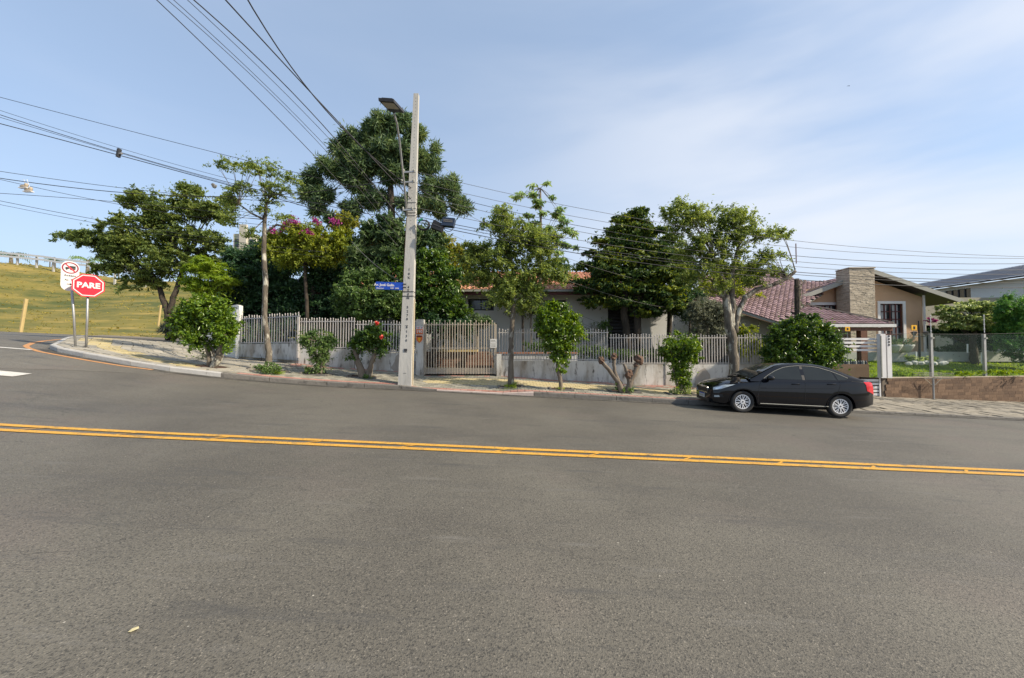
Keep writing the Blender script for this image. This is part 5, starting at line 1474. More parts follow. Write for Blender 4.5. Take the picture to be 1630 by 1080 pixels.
# stones edging the flower bed
for k, px in enumerate((1446, 1456, 1466, 1476, 1487, 1498, 1503)):
    c = P(px, 578 + rnd.uniform(-1, 1.5), 18.1); mb = MB(); mb.ell(c, (.17, .13, .10), 7, 5, jit=.35)
    tag(mb.build('bed_stone', M['kerb_pale'], origin=c), 'pale rough stone ' + ['at the left end', 'second from the left', 'third from the left', 'in the middle', 'fifth from the left', 'next to last on the right', 'at the right end'][k] + ' of the flower-bed edging', 'stone', 'stones edging the flower bed')
# sloping brick planter under the carport, edged with small bottles
bp = thing('brick_planter', P(1352, 590, 17.3), 'low brown brick planter seen through the slatted gate, edged with upturned bottles', 'planter')
a, b = P(1325, 600, 17.3), P(1384, 600, 17.3)
mb = MB(); mb.box(a.x, b.x, 17.3, 17.7, a.z - .3, P(0, 580, 17.3).z); mb.build('planter_box', M['brick'], bp)
for i in range(14):
    x = a.x + .1 + i * (b.x - a.x - .2) / 13; z = P(0, 580, 17.3).z
    mb = MB(); mb.tube([(x, 17.35, z), (x, 17.35, z + .10), (x, 17.35, z + .16)], [.045, .045, .02], 7); mb.build('bottle', M['blue_black'] if i % 3 else M['kerb_pale'], bp)

# ------------------------------------------------------------------ hill furniture
gr_ = thing('guard_rail', (-80, 60, 15), 'pale metal guard rail along the crest of the grassy hill', 'guard rail')
gp = [P(-60, 400, 62), P(0, 405, 61), P(35, 408, 60.5), P(70, 411.5, 60), P(98, 416, 59.5), P(135, 420, 59), P(175, 426, 58.5), P(230, 433, 58)]
mb = MB()
for a, b in zip(gp[:-1], gp[1:]):
    mb.beam(a + Vector((0, 0, .25)), b + Vector((0, 0, .25)), .10, .28); mb.beam(a - Vector((0, 0, .25)), b - Vector((0, 0, .25)), .10, .28)
mb.build('rail', M['sign_white'], gr_)
for i in range(9):
    t = i / 8 * (len(gp) - 1); k = min(int(t), len(gp) - 2); p = gp[k].lerp(gp[k + 1], t - k)
    mb = MB(); mb.box(p.x - .12, p.x + .12, p.y + .05, p.y + .25, hill_z(p.x, p.y) - .3, p.z + .3); mb.build('post', M['kerb_pale'], gr_)
for k, (a, b, Y) in enumerate((((33, 529), (42, 476), 38), ((252, 520), (256, 486), 39))):
    A, B = P(*a, Y), P(*b, Y); mb = MB(); mb.tube([A, B], .14 if k == 0 else .09, 7)
    tag(mb.build('wooden_stake', M['wood_stake'], origin=A), ['leaning yellowish wooden stake on the hill left of the stop sign', 'thin leaning wooden stake on the hill left of the broad tree trunk'][k], 'stake')
c = P(80, 409, 90); mb = MB(); mb.tube([c - Vector((0, 0, 6)), c], .12, 5); mb.box(c.x - 1.2, c.x + 1.2, 89.9, 90, c.z - .3, c.z - .1)
tag(mb.build('distant_pole', M['cable_grey'], origin=c - Vector((0, 0, 6))), 'small distant utility pole above the guard rail', 'pole')
c = P(192, 345, 70); mb = MB(); mb.tube([c - Vector((0, 0, 14)), c], .10, 5); tag(mb.build('distant_mast', M['cable_grey'], origin=c - Vector((0, 0, 14))), 'thin distant mast rising behind the broad left tree', 'mast')
# broken mast and bare post near the end of the long branch
c0, c1 = P(1270, 520, 15.2), P(1268, 444, 15.2)
wp = thing('old_wooden_post', Vector((c0.x, 15.2, 0)), 'dark weathered post wrapped in epiphytes behind the big dark bush', 'post')
mb = MB(); mb.tube([Vector((c0.x, 15.2, -.1)), c0, c1], [.12, .11, .08], 8, wob=.2); mb.build('shaft', M['bark_dark'], wp)
mb = MB(); mb.box(c1.x - .015, c1.x + .015, 15.19, 15.21, P(0, 420, 15.2).z, P(0, 388, 15.2).z); mb.build('spike', M['dark_red'], wp)
C = [P(1271 + rnd.uniform(-3, 6), y, 15.2) for y in range(450, 520, 6)]
V, T = leaf_arrays(C, [(.13, .13, .1)] * len(C), [26] * len(C), .10, .03); leaf_object('epiphytes', V, T, M['leaf_grey'], wp)

# ------------------------------------------------------------------ the parked car
car_paint = mat('black_car_paint', (0.003, 0.0035, 0.006), (0.003, 0.0035, 0.006), 4, .05, spec=.5)
car_glass = mat('tinted_car_glass', (0.016, 0.020, 0.022), (0.026, 0.032, 0.034), .8, .04, spec=.35)
tyre_m = mat('tyre_rubber', (.022, .022, .023), (.035, .034, .032), 8, .8)
rim_m = mat('silver_wheel_trim', (.80, .80, .80), (.72, .72, .73), 6, .4, metal=.15)
chrome = mat('chrome_trim', (.75, .75, .76), None, 6, .15, metal=1.0)
lamp_clear = mat('clear_headlamp', (.50, .56, .58), (.30, .34, .36), 9, .08, spec=.8)
lamp_red = mat('red_tail_lamp', (.60, .01, .02), (.5, .01, .02), 6, .12, spec=.7)
CS = .985
ca = R(-7.0); fw = Vector((6.43, 10.90, 0)); fw.z = G(6.43, 10.9)
rw = Vector((fw.x + 2.53 * math.cos(ca), fw.y + 2.53 * math.sin(ca), 0)); rw.z = G(rw.x, rw.y) + .03
ex = (rw - fw).normalized(); ey = Vector((0, 0, 1)).cross(ex).normalized(); ez = ex.cross(ey)
def CT(p):  # local: x to the rear from the nose, y away from the camera (0 centre), z up
    x, y, z = p
    return fw + (ex * (x - .80) + ey * (y + .84) + ez * z) * CS
car = thing('parked_car', CT((2.1, 0, 0)), 'black four-door sedan with silver wheel trims parked nose-left at the kerb', 'car')
def cb(mb, name, m_, parent=car, smooth=False):
    mb.v = [tuple(CT(v)) for v in mb.v]; return mb.build(name, m_, parent, smooth=smooth)
def sm(xs, ys, w=.05):
    X = np.linspace(-.2, 4.5, 941); Yv = np.interp(X, xs, ys); k = max(1, int(w / .005)); ker = np.hanning(2 * k + 3)[1:-1]; ker /= ker.sum()
    Yp_ = np.convolve(np.pad(Yv, k, mode='edge'), ker, 'valid')
    Ye = Yv.copy(); m_ = (X > xs[0] + .02) & (X < xs[-1] - .02); Ye[m_] = Yp_[:len(X)][m_]
    return lambda x: float(np.interp(x, X, Ye))
wf = sm([0, .05, .15, .35, .7, 1.1, 3.4, 3.8, 4.05, 4.2, 4.28], [.56, .66, .745, .81, .85, .86, .86, .845, .80, .73, .64], .06)
zb = sm([0, .2, .5, 1.2, 3.0, 3.7, 4.0, 4.28], [.24, .20, .18, .19, .19, .22, .27, .36], .08)
zsh = sm([0, .08, .3, .7, 1.2, 2.0, 3.0, 3.7, 4.1, 4.22, 4.28], [.60, .67, .755, .83, .885, .915, .955, .99, 1.0, .97, .86], .08)
zt = sm([0, .06, .2, .5, .9, 1.15, 1.6, 3.2, 3.6, 4.05, 4.2, 4.28], [.66, .725, .80, .885, .95, .975, .98, 1.0, 1.045, 1.075, 1.05, .90], .06)
def ring(x):
    w, b, s, t = wf(x), zb(x), zsh(x), zt(x)
    return [(0, b), (w * .8, b), (w - .03, b + .05), (w - .012, .38), (w - .006, .47), (w - .009, .60), (w - .014, s - .085), (w - .040, s), (w - .10, s + .022), (w * .62, t - .008), (0, t + .012)]
def arch_ring(x):
    rg_ = ring(x)
    for xc in (.80, 3.33):
        d = abs(x - xc)
        if d <= .3601:
            za = .31 + math.sqrt(max(0, .36 ** 2 - d * d)); w = wf(x); out = [(0, max(rg_[0][1], .30)), (w - .26, max(za, .30))]
            for y, z in rg_[2:]:
                out.append((y, z) if z > za + .004 else (float(np.interp(za, [q[1] for q in rg_[2:8]], [q[0] for q in rg_[2:8]])), za + .0005 * len(out)))
            return out
    return rg_
def body_pt(x, f, side_=-1, off=0.0):
    rg_ = ring(x); i = min(int(f), len(rg_) - 2); q = f - i
    y = rg_[i][0] * (1 - q) + rg_[i + 1][0] * q; z = rg_[i][1] * (1 - q) + rg_[i + 1][1] * q
    dy, dz = rg_[i + 1][0] - rg_[i][0], rg_[i + 1][1] - rg_[i][1]; l = math.hypot(dy, dz) or 1
    return Vector((x, side_ * (y + dz / l * off), z - dy / l * off))
mb = MB(); xs_ = sorted(set([0, .015, .05, .1, .18, .27, .36] + [round(.44 + i * .03, 3) for i in range(25)] + [round(1.22 + i * .1, 3) for i in range(18)] + [round(2.97 + i * .03, 3) for i in range(25)] + [3.75, 3.85, 3.95, 4.05, 4.14, 4.2, 4.25, 4.28]))
NR = 11; vs = []
for x in xs_:
    rg_ = arch_ring(x); full = [(-y, z) for y, z in rg_] + [(y, z) for y, z in rg_[1:-1]][::-1]
    vs += [(x, y, z) for y, z in full]
M_ = 2 * NR - 2
fs = [(i * M_ + k, (i + 1) * M_ + k, (i + 1) * M_ + (k + 1) % M_, i * M_ + (k + 1) % M_) for i in range(len(xs_) - 1) for k in range(M_)]
fs += [tuple(range(M_)), tuple((len(xs_) - 1) * M_ + k for k in range(M_))[::-1]]
mb.add(vs, fs); body = cb(mb, 'body', car_paint)
WX = (.80, 3.33)
import bmesh
bm = bmesh.new(); bm.from_mesh(body.data); bmesh.ops.recalc_face_normals(bm, faces=bm.faces); bm.to_mesh(body.data); bm.free(); me = body.data
try:
    me.set_sharp_from_angle(angle=R(38)); me.polygons.foreach_set('use_smooth', [True] * len(me.polygons))
except Exception: pass
# greenhouse
zr = sm([1.0, 1.12, 1.45, 1.78, 2.0, 2.35, 2.75, 3.05, 3.4, 3.72, 3.95], [.965, 1.03, 1.215, 1.375, 1.425, 1.455, 1.445, 1.40, 1.275, 1.14, 1.07], .09)
ysd = lambda z: .80 - .40 * (z - .93) - .12 * max(0, z - 1.2) ** 1.3
def gring(x):
    t = zr(x); b = .90; e = max(b + .02, t - .055)
    pts = [(ysd(b + (e - b) * i / 4), b + (e - b) * i / 4) for i in range(5)]
    ye = pts[-1][0]
    return pts + [(ye - .035, t - .022), (ye - .11, t - .004), (ye * .5, t + .012), (0, t + .018)]
mb = MB(); gx = [1.0 + i * .06 for i in range(50)]; vs = []
for x in gx:
    g = gring(x); vs += [(x, -y, z) for y, z in g] + [(x, y, z) for y, z in g[:-1]][::-1]
M_ = 17
fs = [(i * M_ + k, (i + 1) * M_ + k, (i + 1) * M_ + k + 1, i * M_ + k + 1) for i in range(len(gx) - 1) for k in range(M_ - 1)]
mb.add(vs, fs); cb(mb, 'roof', car_paint, smooth=True)
def side_panel(poly, name, m_, s=-1, off=.006, th=.004):
    vs = [(x, s * (ysd(z) + off), z) for x, z in poly]; n_ = len(vs)
    vs2 = [(x, s * (ysd(z) + off - .012), z) for x, z in poly]
    mb = MB(); mb.add(vs + vs2, [tuple(range(n_)), tuple(range(n_, 2 * n_))[::-1]] + [(i, (i + 1) % n_, n_ + (i + 1) % n_, n_ + i) for i in range(n_)]); return cb(mb, name, m_)
win = {'front': [(1.36, .985), (1.50, 1.09), (1.70, 1.21), (1.92, 1.305), (2.10, 1.345), (2.34, 1.365), (2.37, .995), (1.9, .985)],
       'rear': [(2.46, .998), (2.44, 1.366), (2.66, 1.362), (2.88, 1.33), (3.08, 1.272), (3.16, 1.245), (3.25, 1.02), (2.9, 1.005)],
       'quarter': [(3.29, 1.022), (3.21, 1.222), (3.38, 1.155), (3.53, 1.075), (3.52, 1.035)]}
for s in (-1, 1):
    for k, p in win.items(): side_panel(p, 'side_window', car_glass, s)
    side_panel([(2.375, .99), (2.365, 1.365), (2.435, 1.366), (2.445, .99)], 'door_pillar', M['black'], s, .004)
def top_patch(x0, x1, frac0, frac1, name, m_, off=.008, n1=10, n2=8):
    rows = []
    for i in range(n1 + 1):
        x = x0 + (x1 - x0) * i / n1; g = gring(x); hw = g[5][0] * (frac0 + (frac1 - frac0) * i / n1); row = []
        gy = [q[0] for q in g[4:]][::-1]; gz = [q[1] for q in g[4:]][::-1]
        for j in range(n2 + 1):
            y = -hw + 2 * hw * j / n2; row.append((x - off * .5, y, float(np.interp(abs(y), gy, gz)) + off))
        rows.append(row)
    mb = MB(); mb.grid(rows); return cb(mb, name, m_, smooth=True)
top_patch(1.06, 1.74, .95, .92, 'windscreen', car_glass)
top_patch(3.12, 3.74, .90, .90, 'rear_window', car_glass)
# body details
def bpatch(quad, name, m_, s=-1, off=.006, n=6):
    """quad of four (x, ring parameter) corners on the body side"""
    rows = []
    for i in range(n + 1):
        row = []
        for j in range(n + 1):
            u, v = i / n, j / n
            a = [quad[0][k] * (1 - u) + quad[1][k] * u for k in (0, 1)]; b_ = [quad[3][k] * (1 - u) + quad[2][k] * u for k in (0, 1)]
            row.append(body_pt(a[0] * (1 - v) + b_[0] * v, a[1] * (1 - v) + b_[1] * v, s, off))
        rows.append(row)
    mb = MB(); mb.grid(rows); return cb(mb, name, m_, smooth=True)
for s in (-1, 1):
    h = bpatch([(.03, 5.4), (.60, 6.75), (.30, 7.05), (.07, 7.0)], 'headlight', lamp_clear, s, .007)
    bpatch([(.10, 5.9), (.30, 6.45), (.24, 6.75), (.11, 6.75)], 'reflector', chrome, s, .012)
    bpatch([(.05, 3.0), (.30, 3.4), (.26, 4.2), (.04, 3.9)], 'fog_lamp_bezel', M['black'], s, .008)
    bpatch([(.08, 3.2), (.20, 3.35), (.18, 3.9), (.08, 3.8)], 'fog_lamp', lamp_clear, s, .013)
    bpatch([(4.0, 5.5), (4.27, 5.2), (4.272, 7.0), (3.92, 7.0)], 'tail_light', lamp_red, s, .007)
for s in (-1, 1):
    for path in ([(1.20, 2.4), (1.18, 4), (1.22, 6), (1.30, 7.4)], [(2.40, 2.2), (2.41, 4), (2.41, 7.6)], [(2.98, 2.4), (3.0, 3.4), (3.22, 5), (3.30, 6), (3.30, 7.6)], [(3.62, 7.6), (3.98, 6.6)]):
        pts = []
        for a, b_ in zip(path[:-1], path[1:]):
            for i in range(5): t = i / 5; pts.append(body_pt(a[0] + (b_[0] - a[0]) * t, a[1] + (b_[1] - a[1]) * t, s, .0015))
        pts.append(body_pt(*path[-1], s, .0015)); mb = MB(); mb.tube(pts, .0045, 4); cb(mb, 'panel_seam', M['black'])
    wt = []
    for x, z in [(1.36, .985), (1.50, 1.09), (1.70, 1.21), (1.92, 1.305), (2.10, 1.345), (2.34, 1.372), (2.66, 1.368), (2.88, 1.336), (3.16, 1.252), (3.38, 1.16), (3.55, 1.078)]:
        wt.append((x, s * (ysd(z + .008) + .006), z + .008))
    mb = MB(); mb.tube(wt, .0065, 5); cb(mb, 'window_trim', M['fascia'])
    for x in (2.17, 3.08):
        p = body_pt(x, 6.25, s, .03); mb = MB(); mb.tube([p + Vector((-.10, -s * .022, 0)), p + Vector((-.085, 0, .006)), p + Vector((.085, 0, .012)), p + Vector((.10, -s * .022, 0))], [.012, .015, .015, .012], 6); cb(mb, 'door_handle', car_paint if s > 0 else car_paint, smooth=True)
    pts = [body_pt(1.25 + i * .16, 2.35, s, .008) for i in range(12)]; mb = MB(); mb.tube(pts, .011, 5); cb(mb, 'sill_trim', M['fascia'])
    pts = [body_pt(1.25 + i * .19, 5.6 + .12 * i / 12, s, .002) for i in range(11)]; mb = MB(); mb.tube(pts, .006, 5); cb(mb, 'body_crease', car_paint)
    mb = MB(); m0 = Vector((1.46, s * .95, 1.02)); mb.ell(m0, (.10, .11, .072), 12, 8); cb(mb, 'door_mirror', car_paint, smooth=True)
    mb = MB(); mb.beam((1.50, s * .80, .985), (1.50, s * .90, 1.0), .06, .03); cb(mb, 'mirror_stalk', M['black'])
    # wheel-arch lips
    for x in WX:
        pts = []
        for i in range(17):
            a = math.pi * i / 16; pts.append((x + .362 * math.cos(a), s * (wf(x + .362 * math.cos(a)) - .004), .31 + .362 * math.sin(a)))
        mb = MB(); mb.tube(pts, .014, 5); cb(mb, 'arch_lip', car_paint)
# nose: grille, badge bar, plate
mb = MB(); mb.prism([(-.012, y, z) for y, z in ((-.48, .60), (-.40, .50), (.40, .50), (.48, .60), (.45, .645), (-.45, .645))], (.02, 0, 0)); gr0 = cb(mb, 'grille', M['black'])
mb = MB(); mb.tube([(-.018, y, z) for y, z in ((-.45, .648), (-.49, .60), (-.41, .495), (.41, .495), (.49, .60), (.45, .648), (-.45, .648))], .010, 5); cb(mb, 'grille_surround', chrome)
mb = MB(); mb.tube([(-.020, -.44, .665), (-.022, 0, .675), (-.020, .44, .665)], .012, 5); cb(mb, 'chrome_bar', chrome)
mb = MB(); mb.prism([(-.034, y, z) for y, z in ((-.09, .652), (-.03, .652), (-.03, .635), (.03, .635), (.03, .652), (.09, .652), (.09, .682), (.03, .682), (.03, .698), (-.03, .698), (-.03, .682), (-.09, .682))], (.014, 0, 0)); cb(mb, 'badge', chrome)
mb = MB(); mb.box(-.030, -.012, -.20, .20, .335, .465); np_ = cb(mb, 'number_plate', M['sign_white'])
mb = MB(); mb.box(-.034, -.0305, -.20, .20, .432, .465); cb(mb, 'plate_band', M['sign_blue'], np_)
mb = MB(); [mb.box(-.034, -.0305, -.17 + i * .05, -.17 + i * .05 + .03, .355, .415) for i in range(7)]; o = cb(mb, 'plate_characters', M['fascia'], np_)
mb = MB(); mb.box(-.010, -.001, -.5, .5, .25, .32); cb(mb, 'lower_intake', M['black'])
mb = MB(); mb.box(4.281, 4.287, -.22, .22, .74, .86); cb(mb, 'rear_plate', M['sign_white'])
mb = MB(); p = Vector((3.0, 0, 1.42)); mb.tube([p, p + Vector((.15, 0, .10))], .006, 5); cb(mb, 'aerial', M['black'])
mb = MB(); mb.box(.5, 3.8, -.6, .6, .17, .24); cb(mb, 'underbody', M['black'])
# wheels
def wheel(x, s):
    cy = s * .745; c = Vector((x, cy, .308)); W2 = .095
    prof = [(.205, W2 * .75), (.25, W2), (.29, W2 * .98), (.308, W2 * .70), (.309, 0), (.308, -W2 * .70), (.29, -W2 * .98), (.25, -W2), (.205, -W2 * .75)]
    n_ = 32; vs = []
    for i in range(n_):
        a = 2 * math.pi * i / n_; vs += [(c.x + r * math.cos(a), c.y + y, c.z + r * math.sin(a)) for r, y in prof]
    mb = MB(); m_ = len(prof); mb.add(vs, [(i * m_ + k, i * m_ + k + 1, ((i + 1) % n_) * m_ + k + 1, ((i + 1) % n_) * m_ + k) for i in range(n_) for k in range(m_ - 1)])
    wh = cb(mb, 'wheel', tyre_m, smooth=True)
    yo = cy + s * W2 * .55
    mb = MB(); mb.prism([(c.x + .205 * math.cos(2 * math.pi * i / 24), yo - s * .03, c.z + .205 * math.sin(2 * math.pi * i / 24)) for i in range(24)], (0, -s * .05, 0)); cb(mb, 'wheel_well', M['black'], wh)
    mb = MB()
    def rr(r0, r1, a0, a1, b0, b1, y0, d_):
        mb.prism([(c.x + r * math.cos(a), y0, c.z + r * math.sin(a)) for r, a in ((r0, a0), (r1, b0), (r1, b1), (r0, a1))], (0, d_, 0))
    for i in range(28):
        a, b_ = 2 * math.pi * i / 28, 2 * math.pi * (i + 1) / 28
        mb.prism([(c.x + r * math.cos(t), yo, c.z + r * math.sin(t)) for r, t in ((.182, a), (.209, a), (.209, b_), (.182, b_))], (0, s * .018, 0))
    for i in range(9):
        a = 2 * math.pi * i / 9
        rr(.05, .115, a - .20, a + .20, a - .17, a + .17, yo - s * .004, s * .016)
        rr(.115, .186, a - .17, a - .03, a - .24, a - .10, yo - s * .004, s * .016)
        rr(.115, .186, a + .03, a + .17, a + .10, a + .24, yo - s * .004, s * .016)
    mb.prism([(c.x + .062 * math.cos(2 * math.pi * i / 14), yo, c.z + .062 * math.sin(2 * math.pi * i / 14)) for i in range(14)], (0, s * .022, 0))
    cb(mb, 'wheel_trim', rim_m, wh)
    mb = MB(); mb.prism([(c.x + .022 * math.cos(2 * math.pi * i / 8), yo + s * .0225, c.z + .022 * math.sin(2 * math.pi * i / 8)) for i in range(8)], (0, s * .004, 0)); cb(mb, 'hub_badge', M['steel_dark'], wh)
for x in WX:
    for s in (-1, 1): wheel(x, s)

# ------------------------------------------------------------------ kerbside trees and shrubs
def bs(px, py): return hit(px, py, side)
b = bs(337, 585); Yk = b.y
plant('forked_shrub_tree', 'glossy bright-green round shrub tree on two thick forking trunks, leftmost on the kerb', 'tree', Yk,
      [[(349, 586, 7.5), (348, 572, 7.5), (351, 556, 6), (358, 536, 4)], [(333, 585, 4.5), (332, 565, 4.2), (329, 545, 4.5), (322, 532, 3)], [(347, 573, 5), (338, 556, 3.5), (331, 545, 3)]],
      [(326, 516, 44, 44), (300, 512, 24, 30), (356, 505, 24, 32), (356, 545, 17, 16), (325, 485, 26, 16), (305, 530, 20, 16)], M['leaf_gloss'], M['bark'], csize=.24, L=.105, W=.045, per=95, base=b, dens=1.25, group='kerbside trees')
b = bs(428, 591); Yk = b.y
plant('tall_street_tree', 'tall thin kerbside tree with bare blotchy trunk and sparse crown, near the highest fence section', 'tree', Yk,
      [[(431, 592, 7), (428, 560, 6), (424, 530, 5.2), (421, 500, 5), (423, 450, 5), (420, 400, 4.4), (421, 350, 3.8), (424, 325, 2.5)], [(421, 372, 2.5), (440, 358, 2), (462, 362, 1.2)], [(421, 350, 2.5), (400, 340, 1.8), (380, 325, 1.2)]],
      [(400, 263, 42, 15), (440, 298, 34, 20), (385, 305, 28, 16), (358, 266, 24, 9), (455, 288, 24, 10), (415, 330, 30, 13), (372, 348, 24, 16), (448, 345, 22, 9), (425, 270, 26, 14), (366, 322, 22, 14), (395, 372, 18, 12)],
      M['leaf_street'], M['bark'], csize=.27, L=.09, W=.036, per=50, base=b, dens=1.0, twigs=6, nbr=60, group='kerbside trees', flat=.55)
b = bs(505, 597); Yk = b.y
plant('twiggy_bush', 'small twiggy kerbside bush leafy to the ground, between tall tree and red-flowered shrub', 'bush', Yk,
      [[(506, 598, 3), (505, 575, 2.5), (500, 555, 2)], [(511, 598, 3.5), (513, 575, 2.5), (518, 555, 2)], [(508, 598, 2), (507, 570, 2), (508, 545, 1.5)]],
      [(507, 546, 28, 26), (488, 545, 14, 16), (524, 548, 13, 17), (508, 573, 17, 14), (508, 592, 23, 9)], M['leaf_shrub'], M['bark_pale'], csize=.17, L=.065, W=.030, per=60, base=b, dens=.9, group='kerbside trees', nbr=34)
b = bs(580, 602); Yk = b.y
r_ = plant('flowering_shrub', 'dark green V-trunked shrub with a few red hibiscus-like flowers, just left of the concrete pole', 'shrub', Yk,
      [[(577, 603, 9), (574, 588, 7.5), (568, 570, 5), (563, 553, 3.5)], [(585, 603, 8), (590, 583, 5), (596, 565, 4), (600, 552, 3)]],
      [(592, 543, 29, 27), (573, 545, 14, 20), (606, 550, 12, 18), (563, 569, 6, 7)], M['leaf_gloss_d'], M['bark_pale'], csize=.19, L=.085, W=.042, per=95, base=b, dens=1.2, group='kerbside trees')
for px, py in ((601, 515), (607, 537)):
    c = P(px, py, Yk - .62); V, T = leaf_arrays([c], [(.06, .06, .06)], [26], .09, .06); leaf_object('flower', V, T, M['flower_red'], r_)
b = bs(814, 616); Yk = b.y
plant('street_tree', 'olive-green street tree with a straight trunk rising in front of the gate\'s right end', 'tree', Yk,
      [[(814, 617, 7), (813, 590, 5.8), (813, 560, 5.4), (815, 520, 5), (818, 480, 4.6), (820, 450, 4), (812, 405, 2.8)], [(818, 482, 3), (835, 462, 2.5), (853, 452, 2), (858, 435, 1.5)], [(819, 460, 2.6), (795, 440, 2), (775, 425, 1.2)]],
      [(805, 362, 38, 26), (838, 392, 45, 32), (790, 420, 42, 34), (855, 432, 42, 26), (766, 400, 30, 26), (820, 460, 50, 24), (868, 385, 24, 26), (765, 440, 26, 20), (800, 345, 20, 12), (840, 484, 30, 14), (885, 440, 24, 18), (745, 415, 14, 16), (795, 478, 24, 12)],
      M['leaf_street'], M['bark'], csize=.29, L=.10, W=.042, per=80, base=b, dens=1.5, fill=.15, depth=.8, twigs=7, nbr=70, group='kerbside trees')
b = bs(893, 622); Yk = b.y
plant('round_tree', 'bright green egg-shaped kerbside tree on a thin bent trunk, right of the gate', 'tree', Yk,
      [[(896, 623, 4.5), (893, 608, 4), (889, 592, 4.5), (888, 575, 4.5), (889, 555, 3)]],
      [(889, 528, 37, 42), (875, 515, 22, 28), (905, 530, 22, 32), (892, 570, 15, 13), (885, 492, 20, 12), (895, 590, 7, 5)], M['leaf_gloss'], M['bark_pale'], csize=.22, L=.095, W=.045, per=105, base=b, dens=1.35, group='kerbside trees')
b = bs(992, 626); Yk = b.y
pr_ = r_ = plant('pruned_tree', 'heavily pruned leafless kerbside tree with stubby cut limbs and knobby heads', 'tree', Yk,
      [[(991, 627, 9), (984, 608, 7), (972, 592, 5.5), (958, 576, 5)], [(984, 609, 6), (978, 590, 4.5), (977, 572, 4.5)], [(998, 628, 9), (1003, 610, 7.5), (1011, 592, 6), (1017, 576, 6)], [(1002, 614, 6), (1001, 598, 6), (993, 580, 3)]],
      [(993, 622, 17, 7), (985, 612, 6, 5)], M['leaf_shrub'], M['bark_pale'], csize=.10, L=.07, W=.035, per=26, base=b, dens=.8, nbr=0, crown_name='base_shoots', group='kerbside trees', fill=0, tscale=.6)
for ch_ in pr_.children:
    if ch_.name.startswith('base_shoots'): ch_['kind'] = 'stuff'
for px, py, rr in ((957, 574, .11), (977, 568, .11), (1017, 573, .15), (1001, 596, .14), (1013, 582, .09)):
    mb = MB(); mb.ell(P(px, py, Yk), (rr, rr, rr * 1.15), 9, 7, jit=.5); mb.build('pollard_head', M['cut_wood'], r_)
b = bs(1084, 629); Yk = b.y
plant('cone_bush', 'yellow-green cone-shaped kerbside bush just in front of the black car\'s nose', 'bush', Yk,
      [[(1086, 630, 3), (1085, 610, 3), (1084, 590, 2.5)], [(1080, 630, 2.2), (1076, 605, 2), (1070, 580, 1.5)]],
      [(1083, 552, 32, 25), (1070, 560, 18, 22), (1098, 562, 16, 24), (1086, 590, 19, 18), (1088, 609, 12, 12)], M['leaf_gloss'], M['bark_pale'], csize=.17, L=.08, W=.038, per=72, base=b, dens=1.1, group='kerbside trees')
for (px, py, w, h, m_, lab) in ((428, 588, 22, 12, 'leaf_shrub', 'low leafy weeds and grass at the foot of the tall thin tree'), (813, 614, 15, 6, 'grass_blade', 'clump of grass at the foot of the tree by the gate'),
                                (1084, 622, 20, 11, 'leaf_cream', 'pale leafy shoots at the foot of the cone-shaped bush'), (322, 569, 13, 6, 'leaf_grey', 'sparse dry weed growing in the pavement left of the forked shrub tree'),
                                (582, 600, 17, 4, 'leaf_shrub', 'dark mulch-side sprigs under the red-flowered shrub'), (440, 594, 18, 3, 'grass_blade', 'thin strip of grass right of the tall tree foot'), (888, 620, 12, 3, 'grass_blade', 'few grass blades round the round tree\'s pit'),
                                (368, 548, 5, 18, 'leaf_shrub', 'creeper climbing the corner pier at the left end of the fence')):
    b = bs(px, py + h * .6) if px != 368 else P(370, 565, 16.9); y_ = b.y
    C, Rr = ell_clumps([(px, py, w, h)], y_, .11, .9, .8, 1.0)
    V, T = leaf_arrays(C, Rr, [40 if w > 14 else 22] * len(C), .08 if m_ != 'grass_blade' else .13, .032 if m_ != 'grass_blade' else .012, up=.2 if m_ != 'grass_blade' else -.3)
    tag(leaf_object('weeds', V, T, M[m_], origin=b), lab, 'weeds')
b = Vector((P(1168, 600, 13.5).x, 13.5, side(P(1168, 600, 13.5).x, 13.5))); Yk = 13.5
plant('spreading_street_tree', 'large spreading street tree with forked trunk and a long branch reaching right, behind the car', 'tree', Yk,
      [[(1170, 640, 9), (1168, 590, 8), (1167, 550, 8), (1160, 510, 7.5), (1156, 475, 6.5), (1150, 445, 4.5), (1135, 410, 3)], [(1163, 525, 6), (1166, 490, 6), (1164, 460, 5), (1166, 430, 4), (1175, 395, 2.5)],
       [(1170, 530, 5), (1174, 500, 4.6), (1186, 474, 4.6), (1205, 461, 4.2), (1230, 454, 3.6), (1252, 444, 3.2), (1266, 432, 2.6)], [(1157, 480, 3), (1142, 465, 2.5), (1132, 445, 1.5)]],
      [(1088, 342, 42, 22), (1130, 352, 45, 28), (1178, 350, 34, 22), (1208, 372, 40, 16), (1243, 372, 20, 9), (1150, 392, 58, 26), (1100, 395, 32, 24), (1218, 408, 26, 18), (1178, 430, 40, 20), (1128, 428, 30, 22), (1236, 432, 26, 10), (1095, 440, 22, 18), (1200, 448, 28, 12), (1145, 455, 22, 14), (1080, 365, 24, 20)],
      M['leaf_street'], M['bark'], csize=.26, L=.095, W=.04, per=60, base=b, dens=1.25, nbr=85, tscale=.9, fill=.1, twigs=7, group='kerbside trees')
b = Vector((10.8, 14.5, side(10.8, 14.5)))
plant('big_dark_bush', 'big round dense dark-green bush behind the black car\'s roof', 'bush', 14.5,
      [[(1278, 620, 7), (1278, 590, 6), (1276, 560, 4)]], [(1278, 547, 54, 42), (1244, 558, 26, 36), (1312, 548, 24, 34), (1278, 520, 34, 20), (1280, 585, 52, 24), (1305, 525, 20, 16), (1325, 560, 12, 26)],
      M['leaf_gloss_d'], M['bark'], csize=.26, L=.10, W=.052, per=105, base=b, dens=1.35)

